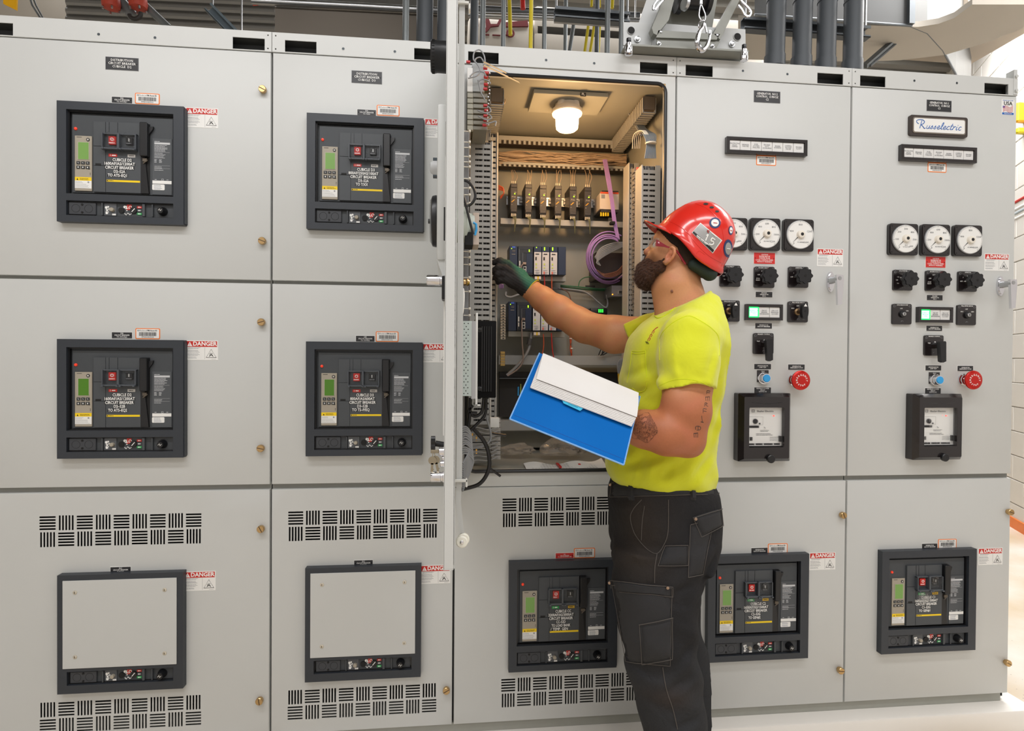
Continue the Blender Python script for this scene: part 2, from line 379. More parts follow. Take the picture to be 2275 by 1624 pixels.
# ---------------------------------------------------------------- circuit breakers
FW, FH = .3717, .3714
def U(u): return u*FW
def Vv(v): return -v*FH
P = -.024     # frame front
def fr_ring(b, x0, x1, z0, z1, X0, X1, Z0, Z1, y0, y1):
    b.box(X0, X1, y0, y1, z1, Z1); b.box(X0, X1, y0, y1, Z0, z0); b.box(X0, x0, y0, y1, z0, z1); b.box(x1, X1, y0, y1, z0, z1)
def lower_strip(t, z0, z1, x0=.073, x1=.917):
    "the recessed row of keys and racking controls (bottom slot)"
    a, c = U(x0)+.004, U(x1)-.004; w = c-a; h = z1-z0; k = w/.306
    s = B(); s.box(a, c, P+.012, -.002, z0+.003, z1-.003); st = s.obj('control_strip', FACE, t)
    X = lambda f: a+(f-.02)/.98*w
    b = B(); b.box(X(.02), X(.27), P+.006, P+.012, z0+.004, z1-.004, .001); b.obj('cover_plate', mat('dark_cover_plate', '#3a3d42', .5), st)
    b = B()
    for f in (.085, .205):
        b.tube([(X(f)+.012*math.cos(q), P+.0058, (z0+z1)/2+.012*math.sin(q)) for q in [2*math.pi*i/16 for i in range(17)]], .0004, 4)
    for dz in (.012, -.012): b.cyl((X(.145), P+.006, (z0+z1)/2+dz), (X(.145), P+.0045, (z0+z1)/2+dz), .0032, 10)
    b.obj('knockout_outline', BLACKM, st)
    for (f0, f1) in ((.325, .338), (.71, .735), (.8, .812)): b = B(); b.box(X(f0), X(f1), P+.004, P+.012, z0+.003, z1-.003, .0008); b.obj('rib', FACE2, st)
    b = B(); b.box(X(.345), X(.46), P+.009, P+.012, z0+.004, z1-.004); b.obj('key_panel', mat('light_charcoal', '#55585c', .5), st)
    b = B(); zc = (z0+z1)/2
    for (f, dz, r) in ((.365, .006, .0042), (.382, .008, .003), (.372, -.002, .003), (.37, -.011, .004), (.392, .001, .003)):
        b.lathe((X(f), P+.009, zc+dz), (0, -1, 0), [(0, r), (.0004, r)], 8)
    b.box(X(.36), X(.40), P+.009, P+.0086, zc-.0005, zc+.0012); b.box(X(.42), X(.455), P+.009, P+.0086, z0+.005, z0+.010)
    b.tube([(X(.36), P+.0085, zc-.008), (X(.375), P+.0085, zc-.004), (X(.39), P+.0085, zc-.009)], .001, 5)
    b.obj('white_key_symbols', WHITE, st)
    b = B(); b.lathe((X(.425), P+.009, zc-.001), (0, -1, 0), [(0, .0065), (.008, .006), (.009, .005)], 16); b.obj('key_lock', BEIGE, st)
    b = B(); b.lathe((X(.505), P+.011, zc-.001), (0, -1, 0), [(0, .0088), (.0022, .0088)], 20); b.obj('racking_port', BLACKM, st)
    b = B(); b.box(X(.555), X(.60), P+.0115, P+.0108, zc+.001, z1-.005); o = b.obj('red_lock_label', RED, st)
    text('LO', .013, X(.578), P+.0104, zc+.0085, WHITE, st, bold=.0003, res=3)
    b = B(); b.tube([(X(.535), P+.0105, z0+.012), (X(.55), P+.0105, z0+.007), (X(.565), P+.0105, z0+.014), (X(.585), P+.0105, z0+.008), (X(.60), P+.0105, z0+.012)], .0013, 5)
    for (f, dz, r) in ((.537, .010, .0045), (.548, .006, .003), (.556, -.001, .0018)): b.lathe((X(f), P+.0112, zc+dz), (0, -1, 0), [(0, r), (.0006, r)], 10)
    b.obj('white_racking_symbols', WHITE, st)
    b = B(); b.lathe((X(.62), P+.011, zc), (0, -1, 0), [(0, .0105), (.003, .010)], 20); b.obj('rotary_selector', BLACK, st)
    b = B(); b.box(-.001, .001, 0, .0008, -.007, .007, M=Matrix.Translation((X(.62), P+.0075, zc)) @ Matrix.Rotation(.7, 4, 'Y')); b.obj('selector_arrow', WHITE, st)
    for nm, m, dz in (('red_flag', RED, .0105), ('grey_flag', mat('grey_flag', '#3c4146', .5), 0.), ('green_flag', GREENP, -.0105)):
        b = B(); b.box(X(.652), X(.697), P+.0115, P+.0105, zc+dz-.0035, zc+dz+.0035); o = b.obj(nm, m, st)
        b = B(); b.box(X(.66), X(.69), P+.0104, P+.0101, zc+dz-.0007, zc+dz+.0007); b.lathe((X(.672), P+.0104, zc+dz), (0, -1, 0), [(0, .0018), (.0004, .0018)], 8); b.obj('flag_mark', WHITE, st)
    b = B(); b.lathe((X(.90), P+.012, zc-.001), (0, -1, 0), [(0, .014), (.006, .0135), (.014, .0105), (.020, .0100), (.0215, .009)], 22); b.obj('crank_knob', BLACK, st)
    b = B(); b.tube([(X(.90)-.005, P-.0097, zc-.002), (X(.90)-.001, P-.0097, zc+.003), (X(.90)+.001, P-.0097, zc-.004), (X(.90)+.005, P-.0097, zc+.001)], .0009, 5); b.obj('crank_mark', WHITE, st)
    return st
def breaker(label, x, z, lines, bright=True, closed='red', cover_down=False, lit=True, ind2='white'):
    t = thing('circuit_breaker', label, 'circuit breaker', (x, 0, z), 'circuit breakers in the cabinet doors')
    b = B(); x0, x1, zt, zb = U(.073), U(.917), Vv(.068), Vv(.765); s0, s1, sz1, sz0 = U(.072), U(.917), Vv(.823), Vv(.945)
    b.box(0, FW, P, 0, zt, 0); b.box(0, x0, P, 0, -FH, zt); b.box(x1, FW, P, 0, -FH, zt); b.box(x0, x1, P, 0, sz1, zb); b.box(x0, x1, P, 0, -FH, sz0)
    b.box(FW, FW+.0025, P+.004, 0, -FH+.004, -.004)
    b.obj('bezel', FRAME, t)
    b = B()  # stepped inner rim catching the light
    fr_ring(b, x0+.004, x1-.004, zb+.003, zt-.004, x0, x1, zb, zt, P+.010, -.001); fr_ring(b, s0+.003, s1-.003, sz0+.003, sz1-.003, s0, s1, sz0, sz1, P+.010, -.001)
    b.obj('inner_rim', BLACK, t)
    b = B(); b.box(x0+.010, x1-.007, P+.013, -.001, zb+.006, zt-.010, .0006); b.box(x0, x1, -.004, -.001, zb, zt)
    fp = b.obj('faceplate', FACE, t); yf = P+.013
    b = B(); b.lathe((U(.128), yf, Vv(.215)), (0, -1, 0), [(0, .0048), (.003, .0042), (.004, .002)], 14); tag(b.obj('reset_button', mat('reset_red', '#e03a20', .35, var=0, emit=.25), t), 'small red reset button')
    # trip unit
    b = B(); b.box(U(.125), U(.259), yf-.004, yf, Vv(.735), Vv(.275), .0008); tu = b.obj('trip_unit', BEIGE, t); tag(tu, 'beige trip unit')
    yt = yf-.004
    b = B(); b.box(U(.15), U(.24), yt-.0012, yt, Vv(.475), Vv(.328)); b.obj('screen_bezel', mat('screen_bezel_beige', '#b9b2a3', .5), tu)
    b = B(); b.box(U(.154), U(.236), yt-.0016, yt-.0012, Vv(.472), Vv(.331)); tag(b.obj('screen', LCD if bright else LCDD, tu), 'green liquid crystal screen')
    for i in range(3):
        for j in range(2):
            b = B(); cx = U(.155)+i*U(.0365); cz = Vv(.502)-j*Vv(-.0375)*-1 if False else Vv(.502+j*.0375)
            b.box(cx-.0055, cx+.0055, yt-.0018, yt, cz-.0048, cz+.0048, .0007); b.obj('key', mat('dark_key', '#35383a', .4), tu)
    b = B()
    for i in range(3):
        for j in range(2):
            cx = U(.155)+i*U(.0365); cz = Vv(.502+j*.0375)
            if j == 0: b.box(cx-.002, cx+.002, yt-.002, yt-.0018, cz-.0005, cz+.0005, M=Matrix.Translation((cx, 0, cz)) @ Matrix.Rotation(.8, 4, 'Y') @ Matrix.Translation((-cx, 0, -cz)))
            else: b.box(cx-.0013, cx+.0013, yt-.002, yt-.0018, cz-.002, cz+.002)
    b.obj('key_symbol', WHITE, tu)
    b = B(); b.lathe((U(.230), yt, Vv(.306)), (0, -1, 0), [(0, .0052), (.0012, .005)], 16); b.obj('test_button', mat('dark_ring', '#2b2d30', .4), tu)
    b = B(); b.lathe((U(.230), yt-.0012, Vv(.306)), (0, -1, 0), [(0, .0026), (.0004, .0024)], 12); b.obj('test_button_centre', mat('pale_centre', '#c9c5bc', .4), tu)
    b = B(); b.box(U(.14), U(.18), yt-.0002, yt, Vv(.29), Vv(.286)); b.box(U(.232), U(.245), yt-.0002, yt, Vv(.555), Vv(.548)); b.box(U(.244), U(.249), yt-.0002, yt, Vv(.59), Vv(.583)); b.box(U(.244), U(.249), yt-.0002, yt, Vv(.602), Vv(.595)); b.obj('printed_marks', INK, tu)
    b = B(); b.box(U(.127), U(.257), yt-.0005, yt, Vv(.650), Vv(.620)); b.obj('warning_strip', YEL, tu)
    b = B(); b.prism([(U(.14), Vv(.645)), (U(.155), Vv(.645)), (U(.1475), Vv(.63))], yt-.0007, yt-.0005); fine_print(b, U(.165), U(.25), Vv(.630), 2, .0035, .0012, yt-.0005); b.obj('warning_print', INK, tu)
    b = B(); b.box(U(.127), U(.257), yt-.0005, yt, Vv(.714), Vv(.650)); b.obj('instruction_card', OFFW, tu)
    b = B(); b.lathe((U(.233), yt-.0005, Vv(.662)), (0, -1, 0), [(0, .0026), (.0003, .0026)], 12); fine_print(b, U(.132), U(.20), Vv(.657), 2, .0035, .0009, yt-.0005); fine_print(b, U(.132), U(.25), Vv(.678), 4, .0035, .0008, yt-.0005); b.obj('card_print', GREYT, tu)
    # raised centre block with seams
    yb = yf-.006; b = B(); g = .0008
    cols = [(.274, .371), (.3715, .402), (.4025, .4695), (.470, .648)]
    b.box(U(.274), U(.648), yb+.002, yf, Vv(.74), Vv(.152))
    b.box(U(.274)+g, U(.371)-g, yb, yb+.002, Vv(.358)+g, Vv(.152)); b.box(U(.274)+g, U(.371)-g, yb, yb+.002, Vv(.52)+g, Vv(.358)-g); b.box(U(.274)+g, U(.371)-g, yb, yb+.002, Vv(.74), Vv(.52)-g)
    b.box(U(.371)+g, U(.398)-g, yb, yb+.002, Vv(.27), Vv(.152)); b.box(U(.398)+g, U(.466)-g, yb, yb+.002, Vv(.27), Vv(.152)); b.box(U(.466)+g, U(.648)-g, yb, yb+.002, Vv(.27), Vv(.152))
    b.box(U(.371)+g, U(.648), yb, yb+.002, Vv(.74), Vv(.27))
    b.obj('centre_block', FACE2, t)
    b = B(); b.box(U(.290), U(.335), yb-.0002, yb+.001, Vv(.518), Vv(.502)); b.obj('slot', BLACKM, t)
    # push-button covers
    b = B(); x_, X_ = U(.358), U(.628)
    b.box(x_, X_, yb-.016, yb, Vv(.392), Vv(.378), .001); b.box(x_, x_+.003, yb-.014, yb, Vv(.385), Vv(.256)); b.box(X_-.003, X_, yb-.014, yb, Vv(.385), Vv(.256))
    b.box(x_, X_, yb-.009, yb, Vv(.262), Vv(.252)); b.box(U(.478), U(.497), yb-.016, yb, Vv(.39), Vv(.252), .0015)
    for u in (.362, .478, .50, .608): b.box(U(u), U(u)+.007, yb-.022, yb-.004, Vv(.398), Vv(.384), .001)
    b.obj('cover_frame', mat('grey_smoke_plastic', '#4c5157', .3), t)
    red_pal = closed
    b = B(); b.box(U(.402), U(.459), yb-.006, yb, Vv(.345), Vv(.276), .001); pb = b.obj('open_button', RED, t); tag(pb, 'red push button')
    text('O', .013, U(.430), yb-.0065, Vv(.303), WHITE, pb, name='button_symbol', bold=.0003, res=4)
    b = B(); fine_print(b, U(.405), U(.456), Vv(.328), 1, .002, .0022, yb-.006); b.obj('button_caption', WHITE, pb)
    b = B(); b.box(U(.535), U(.592), yb-.006, yb, Vv(.338), Vv(.282), .001); pb = b.obj('close_button', BLACK, t)
    text('I', .013, U(.563), yb-.0065, Vv(.303), WHITE, pb, name='button_symbol', bold=.0004)
    b = B(); fine_print(b, U(.54), U(.59), Vv(.328), 1, .002, .0018, yb-.006); b.obj('button_caption', GREYT, pb)
    cl = [(.368, .475), (.503, .615)]
    for i, (u0, u1) in enumerate(cl):
        b = B()
        if cover_down and i == 0:
            b.box(U(u0), U(u1), yb-.015, yb-.013, Vv(.50), Vv(.405), .0008); b.lathe((U(.435), yb-.013, Vv(.505)), (0, -1, 0), [(0, .006), (.004, .006)], 12)
        else:
            b.box(U(u0), U(u1), yb-.015, yb-.0138, Vv(.378), Vv(.262), .0004); b.box(U(u0), U(u1), yb-.015, yb-.006, Vv(.378), Vv(.370))
            b.lathe(((U(u0)+U(u1))/2-.002, yb-.015, Vv(.268)), (0, -1, 0), [(0, .0065), (.002, .0065), (.002, .003)], 14)
        tag(b.obj('clear_cover', CLEAR, t), 'transparent hinged button cover')
    # indicators
    b = B(); b.box(U(.395), U(.462), yb-.0006, yb, Vv(.442), Vv(.418)); o = b.obj('status_flag', RED if closed == 'red' else GREENP, t)
    b = B(); fine_print(b, U(.42), U(.458), Vv(.426), 1, .002, .003, yb-.0006); b.box(U(.407), U(.410), yb-.0008, yb-.0006, Vv(.437), Vv(.423)); b.obj('flag_print', WHITE, o)
    b = B(); b.box(U(.545), U(.606), yb-.0006, yb, Vv(.442), Vv(.418)); o = b.obj('charge_flag', mat('pale_flag', '#b9b6b2', .5) if ind2 == 'white' else mat('amber_flag', '#c8a228', .5), t)
    b = B(); fine_print(b, U(.555), U(.60), Vv(.427), 1, .002, .002, yb-.0006); b.obj('flag_print', INK, o)
    # lettering labels: one tape per line
    n = len(lines); z0_ = .468; pitch = .0325
    bt = B()
    for i, l in enumerate(lines):
        zc = Vv(z0_+i*pitch); w = len(l)*.0056+.004; xo = U(.48)
        sh = {0: .008, n-1: -.005}.get(i, 0)
        bt.box(xo-w/2+sh, xo+w/2+sh, yb-.0004, yb, zc-.0052, zc+.0052)
    lb = bt.obj('label_tape', mat('black_label_tape', '#26282b', .4, var=.03), t)
    for i, l in enumerate(lines):
        zc = Vv(z0_+i*pitch); sh = {0: .008, n-1: -.005}.get(i, 0)
        text(l, .0128, U(.48)+sh, yb-.0007, zc, WHITE, lb, bold=.00022, wfit=len(l)*.0056*(1 if n < 6 else .97), res=2)
    b = B(); b.box(U(.378), U(.643), yb-.0005, yb, Vv(.652+(.0 if n < 6 else .01)), Vv(.636+(.0 if n < 6 else .01))); b.obj('yellow_strip', YEL, t)
    b = B(); b.box(U(.380), U(.392), yb-.0007, yb-.0005, Vv(.648), Vv(.640)); fine_print(b, U(.396), U(.44), Vv(.641), 1, .002, .0016, yb-.0005); b.obj('strip_print', INK, t)
    # spring-charging handle and its well
    b = B(); b.box(U(.648), U(.716), yf-.0004, yf+.001, Vv(.745), Vv(.15)); b.obj('handle_well', BLACKM, t)
    b = B(); b.box(U(.653), U(.713), yf-.019, yf, Vv(.435), Vv(.152), .002); b.prism([(U(.713), Vv(.18)), (U(.75), Vv(.175)), (U(.745), Vv(.20)), (U(.713), Vv(.245))], yf-.001, yf-.008); b.obj('charging_handle', BLACK, t)
    b = B(); b.prism([(U(.648), Vv(.435)), (U(.680), Vv(.435)), (U(.712), Vv(.74)), (U(.648), Vv(.74))], yf-.0055, yf-.001); b.obj('handle_wedge', BLACK, t)
    b = B(); b.box(U(.665), U(.70), yf-.010, yf-.004, Vv(.475), Vv(.445), .001, M=None); b.cyl((U(.67), yf-.008, Vv(.49)), (U(.705), yf-.008, Vv(.46)), .002, 8); b.obj('linkage', mat('dull_linkage', '#6a6258', .5, .6), t)
    # rating plate
    b = B(); b.box(U(.735), U(.893), yf-.002, yf, Vv(.745), Vv(.268), .0005); rp = b.obj('rating_plate', mat('rating_plate_grey', '#4a4e52', .5), t); yr = yf-.002
    b = B(); fine_print(b, U(.752), U(.80), Vv(.292), 1, .002, .0015, yr); b.box(U(.752), U(.878), yr-.0003, yr, Vv(.318), Vv(.302))
    fine_print(b, U(.752), U(.865), Vv(.324), 6, .0037, .0014, yr); b.box(U(.752), U(.875), yr-.0003, yr, Vv(.3855), Vv(.3845)); fine_print(b, U(.752), U(.83), Vv(.392), 1, .002, .0012, yr)
    fine_print(b, U(.752), U(.85), Vv(.403), 4, .0034, .0011, yr); fine_print(b, U(.752), U(.775), Vv(.445), 4, .003, .0012, yr); fine_print(b, U(.79), U(.815), Vv(.445), 4, .003, .0012, yr)
    b.box(U(.752), U(.878), yr-.0003, yr, Vv(.4985), Vv(.4975)); fine_print(b, U(.752), U(.83), Vv(.507), 2, .0042, .0012, yr); b.box(U(.752), U(.878), yr-.0003, yr, Vv(.5225), Vv(.5215)); fine_print(b, U(.752), U(.83), Vv(.534), 1, .0042, .0014, yr)
    fine_print(b, U(.755), U(.775), Vv(.614), 1, .0042, .0014, yr); fine_print(b, U(.85), U(.87), Vv(.614), 1, .0042, .0014, yr); fr_ring(b, U(.812), U(.824), Vv(.622), Vv(.611), U(.810), U(.826), Vv(.624), Vv(.609), yr-.0003, yr)
    b.obj('rating_print', mat('pale_print', '#c9cbcd', .6, var=0), rp)
    b = B(); b.box(U(.737), U(.891), yr-.0004, yr, Vv(.652), Vv(.625)); b.obj('blank_label', OFFW, rp)
    b = B(); b.prism(rrect(U(.735), U(.835), Vv(.705), Vv(.657), .003), yr, yr-.0005); b.obj('test_sticker', OFFW, rp)
    b = B(); fine_print(b, U(.75), U(.82), Vv(.663), 5, .0032, .001, yr-.0005); b.obj('sticker_print', mat('blue_grey_print', '#7b8296', .6, var=0), rp)
    lower_strip(t, sz0, sz1)
    return t
BR = [
 ('D2', .0, 'a', ['CUBICLE D2', '1600AF/AS/1200AT', 'CIRCUIT BREAKER', 'D2–52A', 'TO ATS–EQ1'], True, 'red', False, 'dark circuit breaker lettered D2-52A, top of the far left cabinet'),
 ('D2', .0, 'b', ['CUBICLE D2', '1600AF/AS/1200AT', 'CIRCUIT BREAKER', 'D2–52B', 'TO ATS–EQ2'], False, 'red', False, 'dark circuit breaker lettered D2-52B, middle of the far left cabinet'),
 ('D3', .0, 'a', ['CUBICLE D3', '800AF/250AS/100AT', 'CIRCUIT BREAKER', 'D3–52A', 'TO T/XX'], True, 'red', False, 'dark circuit breaker lettered D3-52A, top of the second cabinet'),
 ('D3', .0, 'b', ['CUBICLE D3', '800AF/AS/600AT', 'CIRCUIT BREAKER', 'D3–52B', 'TO TS–P/EQ'], False, 'red', False, 'dark circuit breaker lettered D3-52B, middle of the second cabinet'),
 ('CC', .0, 'c', ['CUBICLE CC', '3200AF/AS/3000AT', 'CIRCUIT BREAKER', 'CC–52D', 'TO LOAD BANK', '/ TEMP. GEN'], True, 'green', False, 'dark circuit breaker lettered CC-52D below the open compartment, partly behind the worker'),
 ('C2', .0, 'c', ['CUBICLE C2', '1600AF/AS/1500AT', 'CIRCUIT BREAKER', 'C2–52G', 'TO GEN#2'], True, 'green', True, 'dark circuit breaker lettered C2-52G, low on the cabinet right of the worker'),
 ('C1', .0, 'c', ['CUBICLE C1', '1600AF/AS/1500AT', 'CIRCUIT BREAKER', 'C1–52G', 'TO GEN#1'], True, 'green', True, 'dark circuit breaker lettered C1-52G, low on the right end cabinet')]
FX = dict(D2=-1.2256, D3=-.4786, CC=.1855, C2=.882, C1=1.533); FZ = dict(a=2.1506, b=1.4161, c=.6813)
for sec, _, row, lines, br, cl, cd_, lab in BR:
    breaker(lab, FX[sec], FZ[row], lines, br, cl, cd_, ind2='white' if cl == 'red' else 'amber')
def blank_unit(label, x, z):
    t = thing('breaker_blanking_frame', label, 'frame', (x, 0, z), 'blanked-off future breaker positions')
    b = B(); s0, s1, sz1, sz0 = U(.075), U(.92), Vv(.815), Vv(.93)
    b.box(0, FW, P, 0, sz1, 0); b.box(0, s0, P, 0, -FH, sz1); b.box(s1, FW, P, 0, -FH, sz1); b.box(s0, s1, P, 0, -FH, sz0); b.obj('bezel', FRAME, t)
    b = B(); fr_ring(b, s0+.003, s1-.003, sz0+.003, sz1-.003, s0, s1, sz0, sz1, P+.010, -.001); b.obj('inner_rim', BLACK, t)
    b = B(); b.box(U(.046), U(.95), P-.003, P, Vv(.785), Vv(.045), .0006); bp = b.obj('blanking_plate', PAINT, t); tag(bp, 'flat grey blanking plate')
    for u in (.145, .855):
        for v in (.143, .685):
            b = B(); b.lathe((U(u), P-.003, Vv(v)), (0, -1, 0), [(0, .0062), (.0015, .006), (.0028, .0035)], 16); o = b.obj('screw', mat('pale_nickel', '#d8d2c4', .3, .8), bp)
            b = B(); b.box(U(u)-.0008, U(u)+.0008, P-.0062, P-.0055, Vv(v)-.003, Vv(v)+.003); b.obj('screw_slot', INK, bp)
    lower_strip(t, sz0, sz1, .08, .915)
    return t
blank_unit('blanked breaker frame with a grey plate at the bottom of the far left cabinet', FX['D2'], FZ['c'])
blank_unit('blanked breaker frame with a grey plate at the bottom of the second cabinet', FX['D3'], FZ['c'])
# ================================================================ STICKERS, NAMEPLATES, METERS, SWITCHES
def on(px, py, Y=0.):
    p = at(px, py, Y); return p.x, p.z
def danger(label, px, py):
    x, z = on(px, py); w, h = .1, .063
    t = thing('danger_sticker', label, 'sticker', (x, 0, z), 'white and red danger stickers')
    b = B(); b.box(0, w, -.0006, 0, -h, 0); b.obj('sticker_backing', OFFW, t)
    b = B(); b.box(.003, w-.003, -.0009, -.0006, -.0205, -.0025); b.obj('red_header', RED, t)
    text('DANGER', .0185, .0595, -.0011, -.0112, WHITE, t, bold=.0005, wfit=.073, res=2)
    b = B(); b.prism([(.006, -.0185), (.0215, -.0185), (.01375, -.0045)], -.0012, -.0009); b.obj('warning_triangle', WHITE, t)
    b = B(); b.box(.0131, .0144, -.0014, -.0012, -.0147, -.0085); b.box(.0131, .0144, -.0014, -.0012, -.0173, -.0160); b.obj('exclamation_mark', RED, t)
    b = B(); rn = random.Random(5); b.box(.059, .0595, -.0009, -.0006, -.060, -.022)
    for (y, n, x0, x1) in ((-.0225, 2, .008, .052), (-.031, 3, .004, .05), (-.042, 3, .004, .05), (-.053, 2, .004, .036)): fine_print(b, x0, x1, y, n, .0031, .0011, -.0006, rnd=rn)
    fine_print(b, .080, .096, -.0595, 1, .003, .0008, -.0006, rnd=rn); b.obj('fine_print', GREYT, t)
    b = B(); T = [(.0635, -.0545), (.0945, -.0545), (.079, -.028)]
    T3 = [(p[0], -.0008, p[1]) for p in T]; T3.append(T3[0]); T3.append(T3[1]); b.tube(T3, .0007, 4)
    b.tube([(.074, -.0008, -.048), (.079, -.0008, -.046), (.084, -.0008, -.048)], .0009, 4)
    for a, c in (((.079, -.046), (.077, -.0395)), ((.079, -.046), (.0825, -.040)), ((.077, -.048), (.0725, -.0515)), ((.081, -.048), (.0855, -.0515)), ((.0765, -.0455), (.0735, -.042))): b.tube([(a[0], -.0008, a[1]), (c[0], -.0008, c[1])], .0007, 4)
    b.obj('arc_flash_pictogram', INK, t)
DG = [(412, 238, 'danger sticker beside the top breaker of the far left cabinet'), (412, 756, 'danger sticker beside the middle breaker of the far left cabinet'),
      (407, 1270, 'danger sticker beside the blank grey plate of the far left cabinet'), (943, 263, 'danger sticker at the top of the second cabinet, cut off by the open door'),
      (938, 763, 'danger sticker at mid height of the second cabinet, cut off by the open door'), (934, 1256, 'danger sticker under the bottom end of the open door'),
      (1815, 552, 'danger sticker above the chrome handle nearest the worker'), (2187, 563, 'danger sticker above the chrome handle of the right end cabinet'),
      (1798, 1228, 'danger sticker beside the low breaker lettered C2-52G'), (2173, 1218, 'danger sticker beside the low breaker lettered C1-52G')]
for px, py, l in DG: danger(l, px, py)
def asset(label, px, py, num):
    x, z = on(px, py); w, h = .074, .0345
    t = thing('asset_tag', label, 'tag', (x, 0, z), 'orange-edged asset tags')
    b = B(); b.prism(rrect(0, w, -h, 0, .004), -.0246 if False else -.0006, 0); b.obj('orange_border', ORANGE, t)
    b = B(); b.prism(rrect(.0028, w-.0028, -h+.0028, -.0025, .002), -.0009, -.0006); b.obj('white_card', OFFW, t)
    b = B(); rn = random.Random(int(num)); xx = .011
    while xx < w-.011:
        q = rn.choice((.0006, .0010, .0015)); b.box(xx, xx+q, -.0011, -.0009, -.0245, -.0125); xx += q+rn.choice((.0006, .0009))
    b.obj('barcode', INK, t)
    text('Medxcel', .0068, .023, -.0011, -.0075, GREYT, t); text('FM Asset ID', .0068, .0505, -.0011, -.0075, INK, t, bold=.0001, wfit=.030); text('FM'+num, .0058, .037, -.0011, -.0281, INK, t, wfit=.036)
    b = B(); b.tube([(.0085+.0022*math.cos(a), -.001, -.0073+.0022*math.sin(a)) for a in [math.pi*i/4 for i in range(9)]], .0005, 4); b.obj('ring_logo', INK, t)
for px, py, n, l in ((300, 206, '30043533', 'orange-edged asset tag above the top breaker of the far left cabinet'), (301, 729, '30043534', 'orange-edged asset tag above the middle breaker of the far left cabinet'),
    (837, 233, '30043531', 'orange-edged asset tag above the top breaker of the second cabinet'), (835, 736, '30043532', 'orange-edged asset tag above the middle breaker of the second cabinet'),
    (1275, 1218, '30043530', 'orange-edged asset tag beside the worker\'s thigh, next to a red nameplate'), (1706, 1208, '30043528', 'orange-edged asset tag above the breaker lettered C2-52G'),
    (2084, 1198, '30043526', 'orange-edged asset tag above the breaker lettered C1-52G'), (1680, 345, '30043529', 'orange-edged asset tag under the lamp strip of the cabinet right of the worker'),
    (2061, 361, '30043525', 'orange-edged asset tag under the lamp strip of the right end cabinet')): asset(l, px, py, n)
def nameplate(label, px, py, w, h, s, size, m=None, frame=True, rivets=True, ctr=True):
    x, z = on(px, py)
    if not ctr: x += w/2; z -= h/2
    t = thing('nameplate', label, 'nameplate', (x, 0, z), 'engraved nameplates')
    b = B()
    b.box(-w/2-.0012, w/2+.0012, -.0009, 0, -h/2-.0012, h/2+.0012); o = b.obj('bevelled_edge', WHITE if frame else GREYT, t)
    b = B(); b.box(-w/2, w/2, -.0016, -.0009, -h/2, h/2); b.obj('plate', m or NP, t)
    mx_ = max(len(q) for q in s.split('\n')); text(s, size, 0, -.0018, 0, WHITE, t, bold=.00005, line=.95, wfit=min(w-.014, mx_*size*.62))
    if rivets:
        b = B()
        for sx in (-1, 1): b.lathe((sx*(w/2-.0045), -.0016, 0), (0, -1, 0), [(0, .0017), (.0008, .0014)], 10)
        b.obj('rivet', BLACKM, t)
nameplate('engraved nameplate reading distribution circuit breaker cubicle D2', 271.5, 142, .096, .038, 'DISTRIBUTION\nCIRCUIT BREAKER\nCUBICLE  D2', .0105, frame=False)
nameplate('engraved nameplate reading distribution circuit breaker cubicle D3', 815, 172, .096, .038, 'DISTRIBUTION\nCIRCUIT BREAKER\nCUBICLE  D3', .0105, frame=False)
nameplate('engraved nameplate reading generator no.2 control cubicle C2', 1704, 215.5, .096, .039, 'GENERATOR  NO.2\nCONTROL  CUBICLE\nC2', .0105, frame=False)
nameplate('engraved nameplate reading generator no.1 control cubicle C1', 2086, 235.5, .096, .039, 'GENERATOR  NO.1\nCONTROL  CUBICLE\nC1', .0105, frame=False)
for px, py, s, l in ((249, 215, '52A\nCIRCUIT BREAKER\nTO ATS-EQ1', 'small black nameplate over the top breaker, far left cabinet'), (249, 738, '52B\nCIRCUIT BREAKER\nTO ATS-EQ2', 'small black nameplate over the middle breaker, far left cabinet'),
    (246, 1260, '52C\nCIRCUIT BREAKER\nFUTURE', 'small black nameplate reading future, bottom of the far left cabinet'), (794, 243, '52A\nCIRCUIT BREAKER\nTO T/XX', 'small black nameplate over the top breaker, second cabinet'),
    (791, 746, '52B\nCIRCUIT BREAKER\nTO TS-P/EQ', 'small black nameplate over the middle breaker, second cabinet'), (787, 1245, '52C\nCIRCUIT BREAKER\nFUTURE', 'small black nameplate reading future, bottom of the second cabinet'),
    (1669, 1217.5, 'GENERATOR\nCIRCUIT BREAKER', 'small black nameplate over the breaker lettered C2-52G'), (2048, 1208, 'GENERATOR\nCIRCUIT BREAKER', 'small black nameplate over the breaker lettered C1-52G')):
    nameplate(l, px, py, .060, .0185, s, .0058, ctr=False)
nameplate('small red nameplate over the breaker below the open compartment', 1234.5, 1229, .062, .0175, '52D\nCIRCUIT BREAKER\nTO LOAD BANK/TEMP. GEN', .0045, NPR, ctr=False)
for sec, e in (('right of the worker', [(1697, 654.5), (1696, 724), (1694, 814.5), (1769, 815.5), (1694, 866.5)]), ('at the right end', [(2076, 661.5), (2075, 729.5), (2073, 817.5), (2144, 818.5), (2072, 868)])):
    n = 'NO.2' if 'worker' in sec else 'NO.1'
    for (px, py), s, w_ in zip(e, ('ENGINE\nGENERATOR\n'+n, 'GENERATOR\nCIRCUIT BREAKER', 'ANNUNCIATOR\nLAMP TEST', 'GENERATOR\nEMERGENCY STOP', 'REVERSE POWER\nRELAY\nDEVICE 32'),
        ('engine generator', 'generator circuit breaker', 'annunciator lamp test', 'generator emergency stop', 'reverse power relay')):
        nameplate('small black nameplate reading %s, cabinet %s' % (w_, sec), px, py, .062, .019, s, .0058)
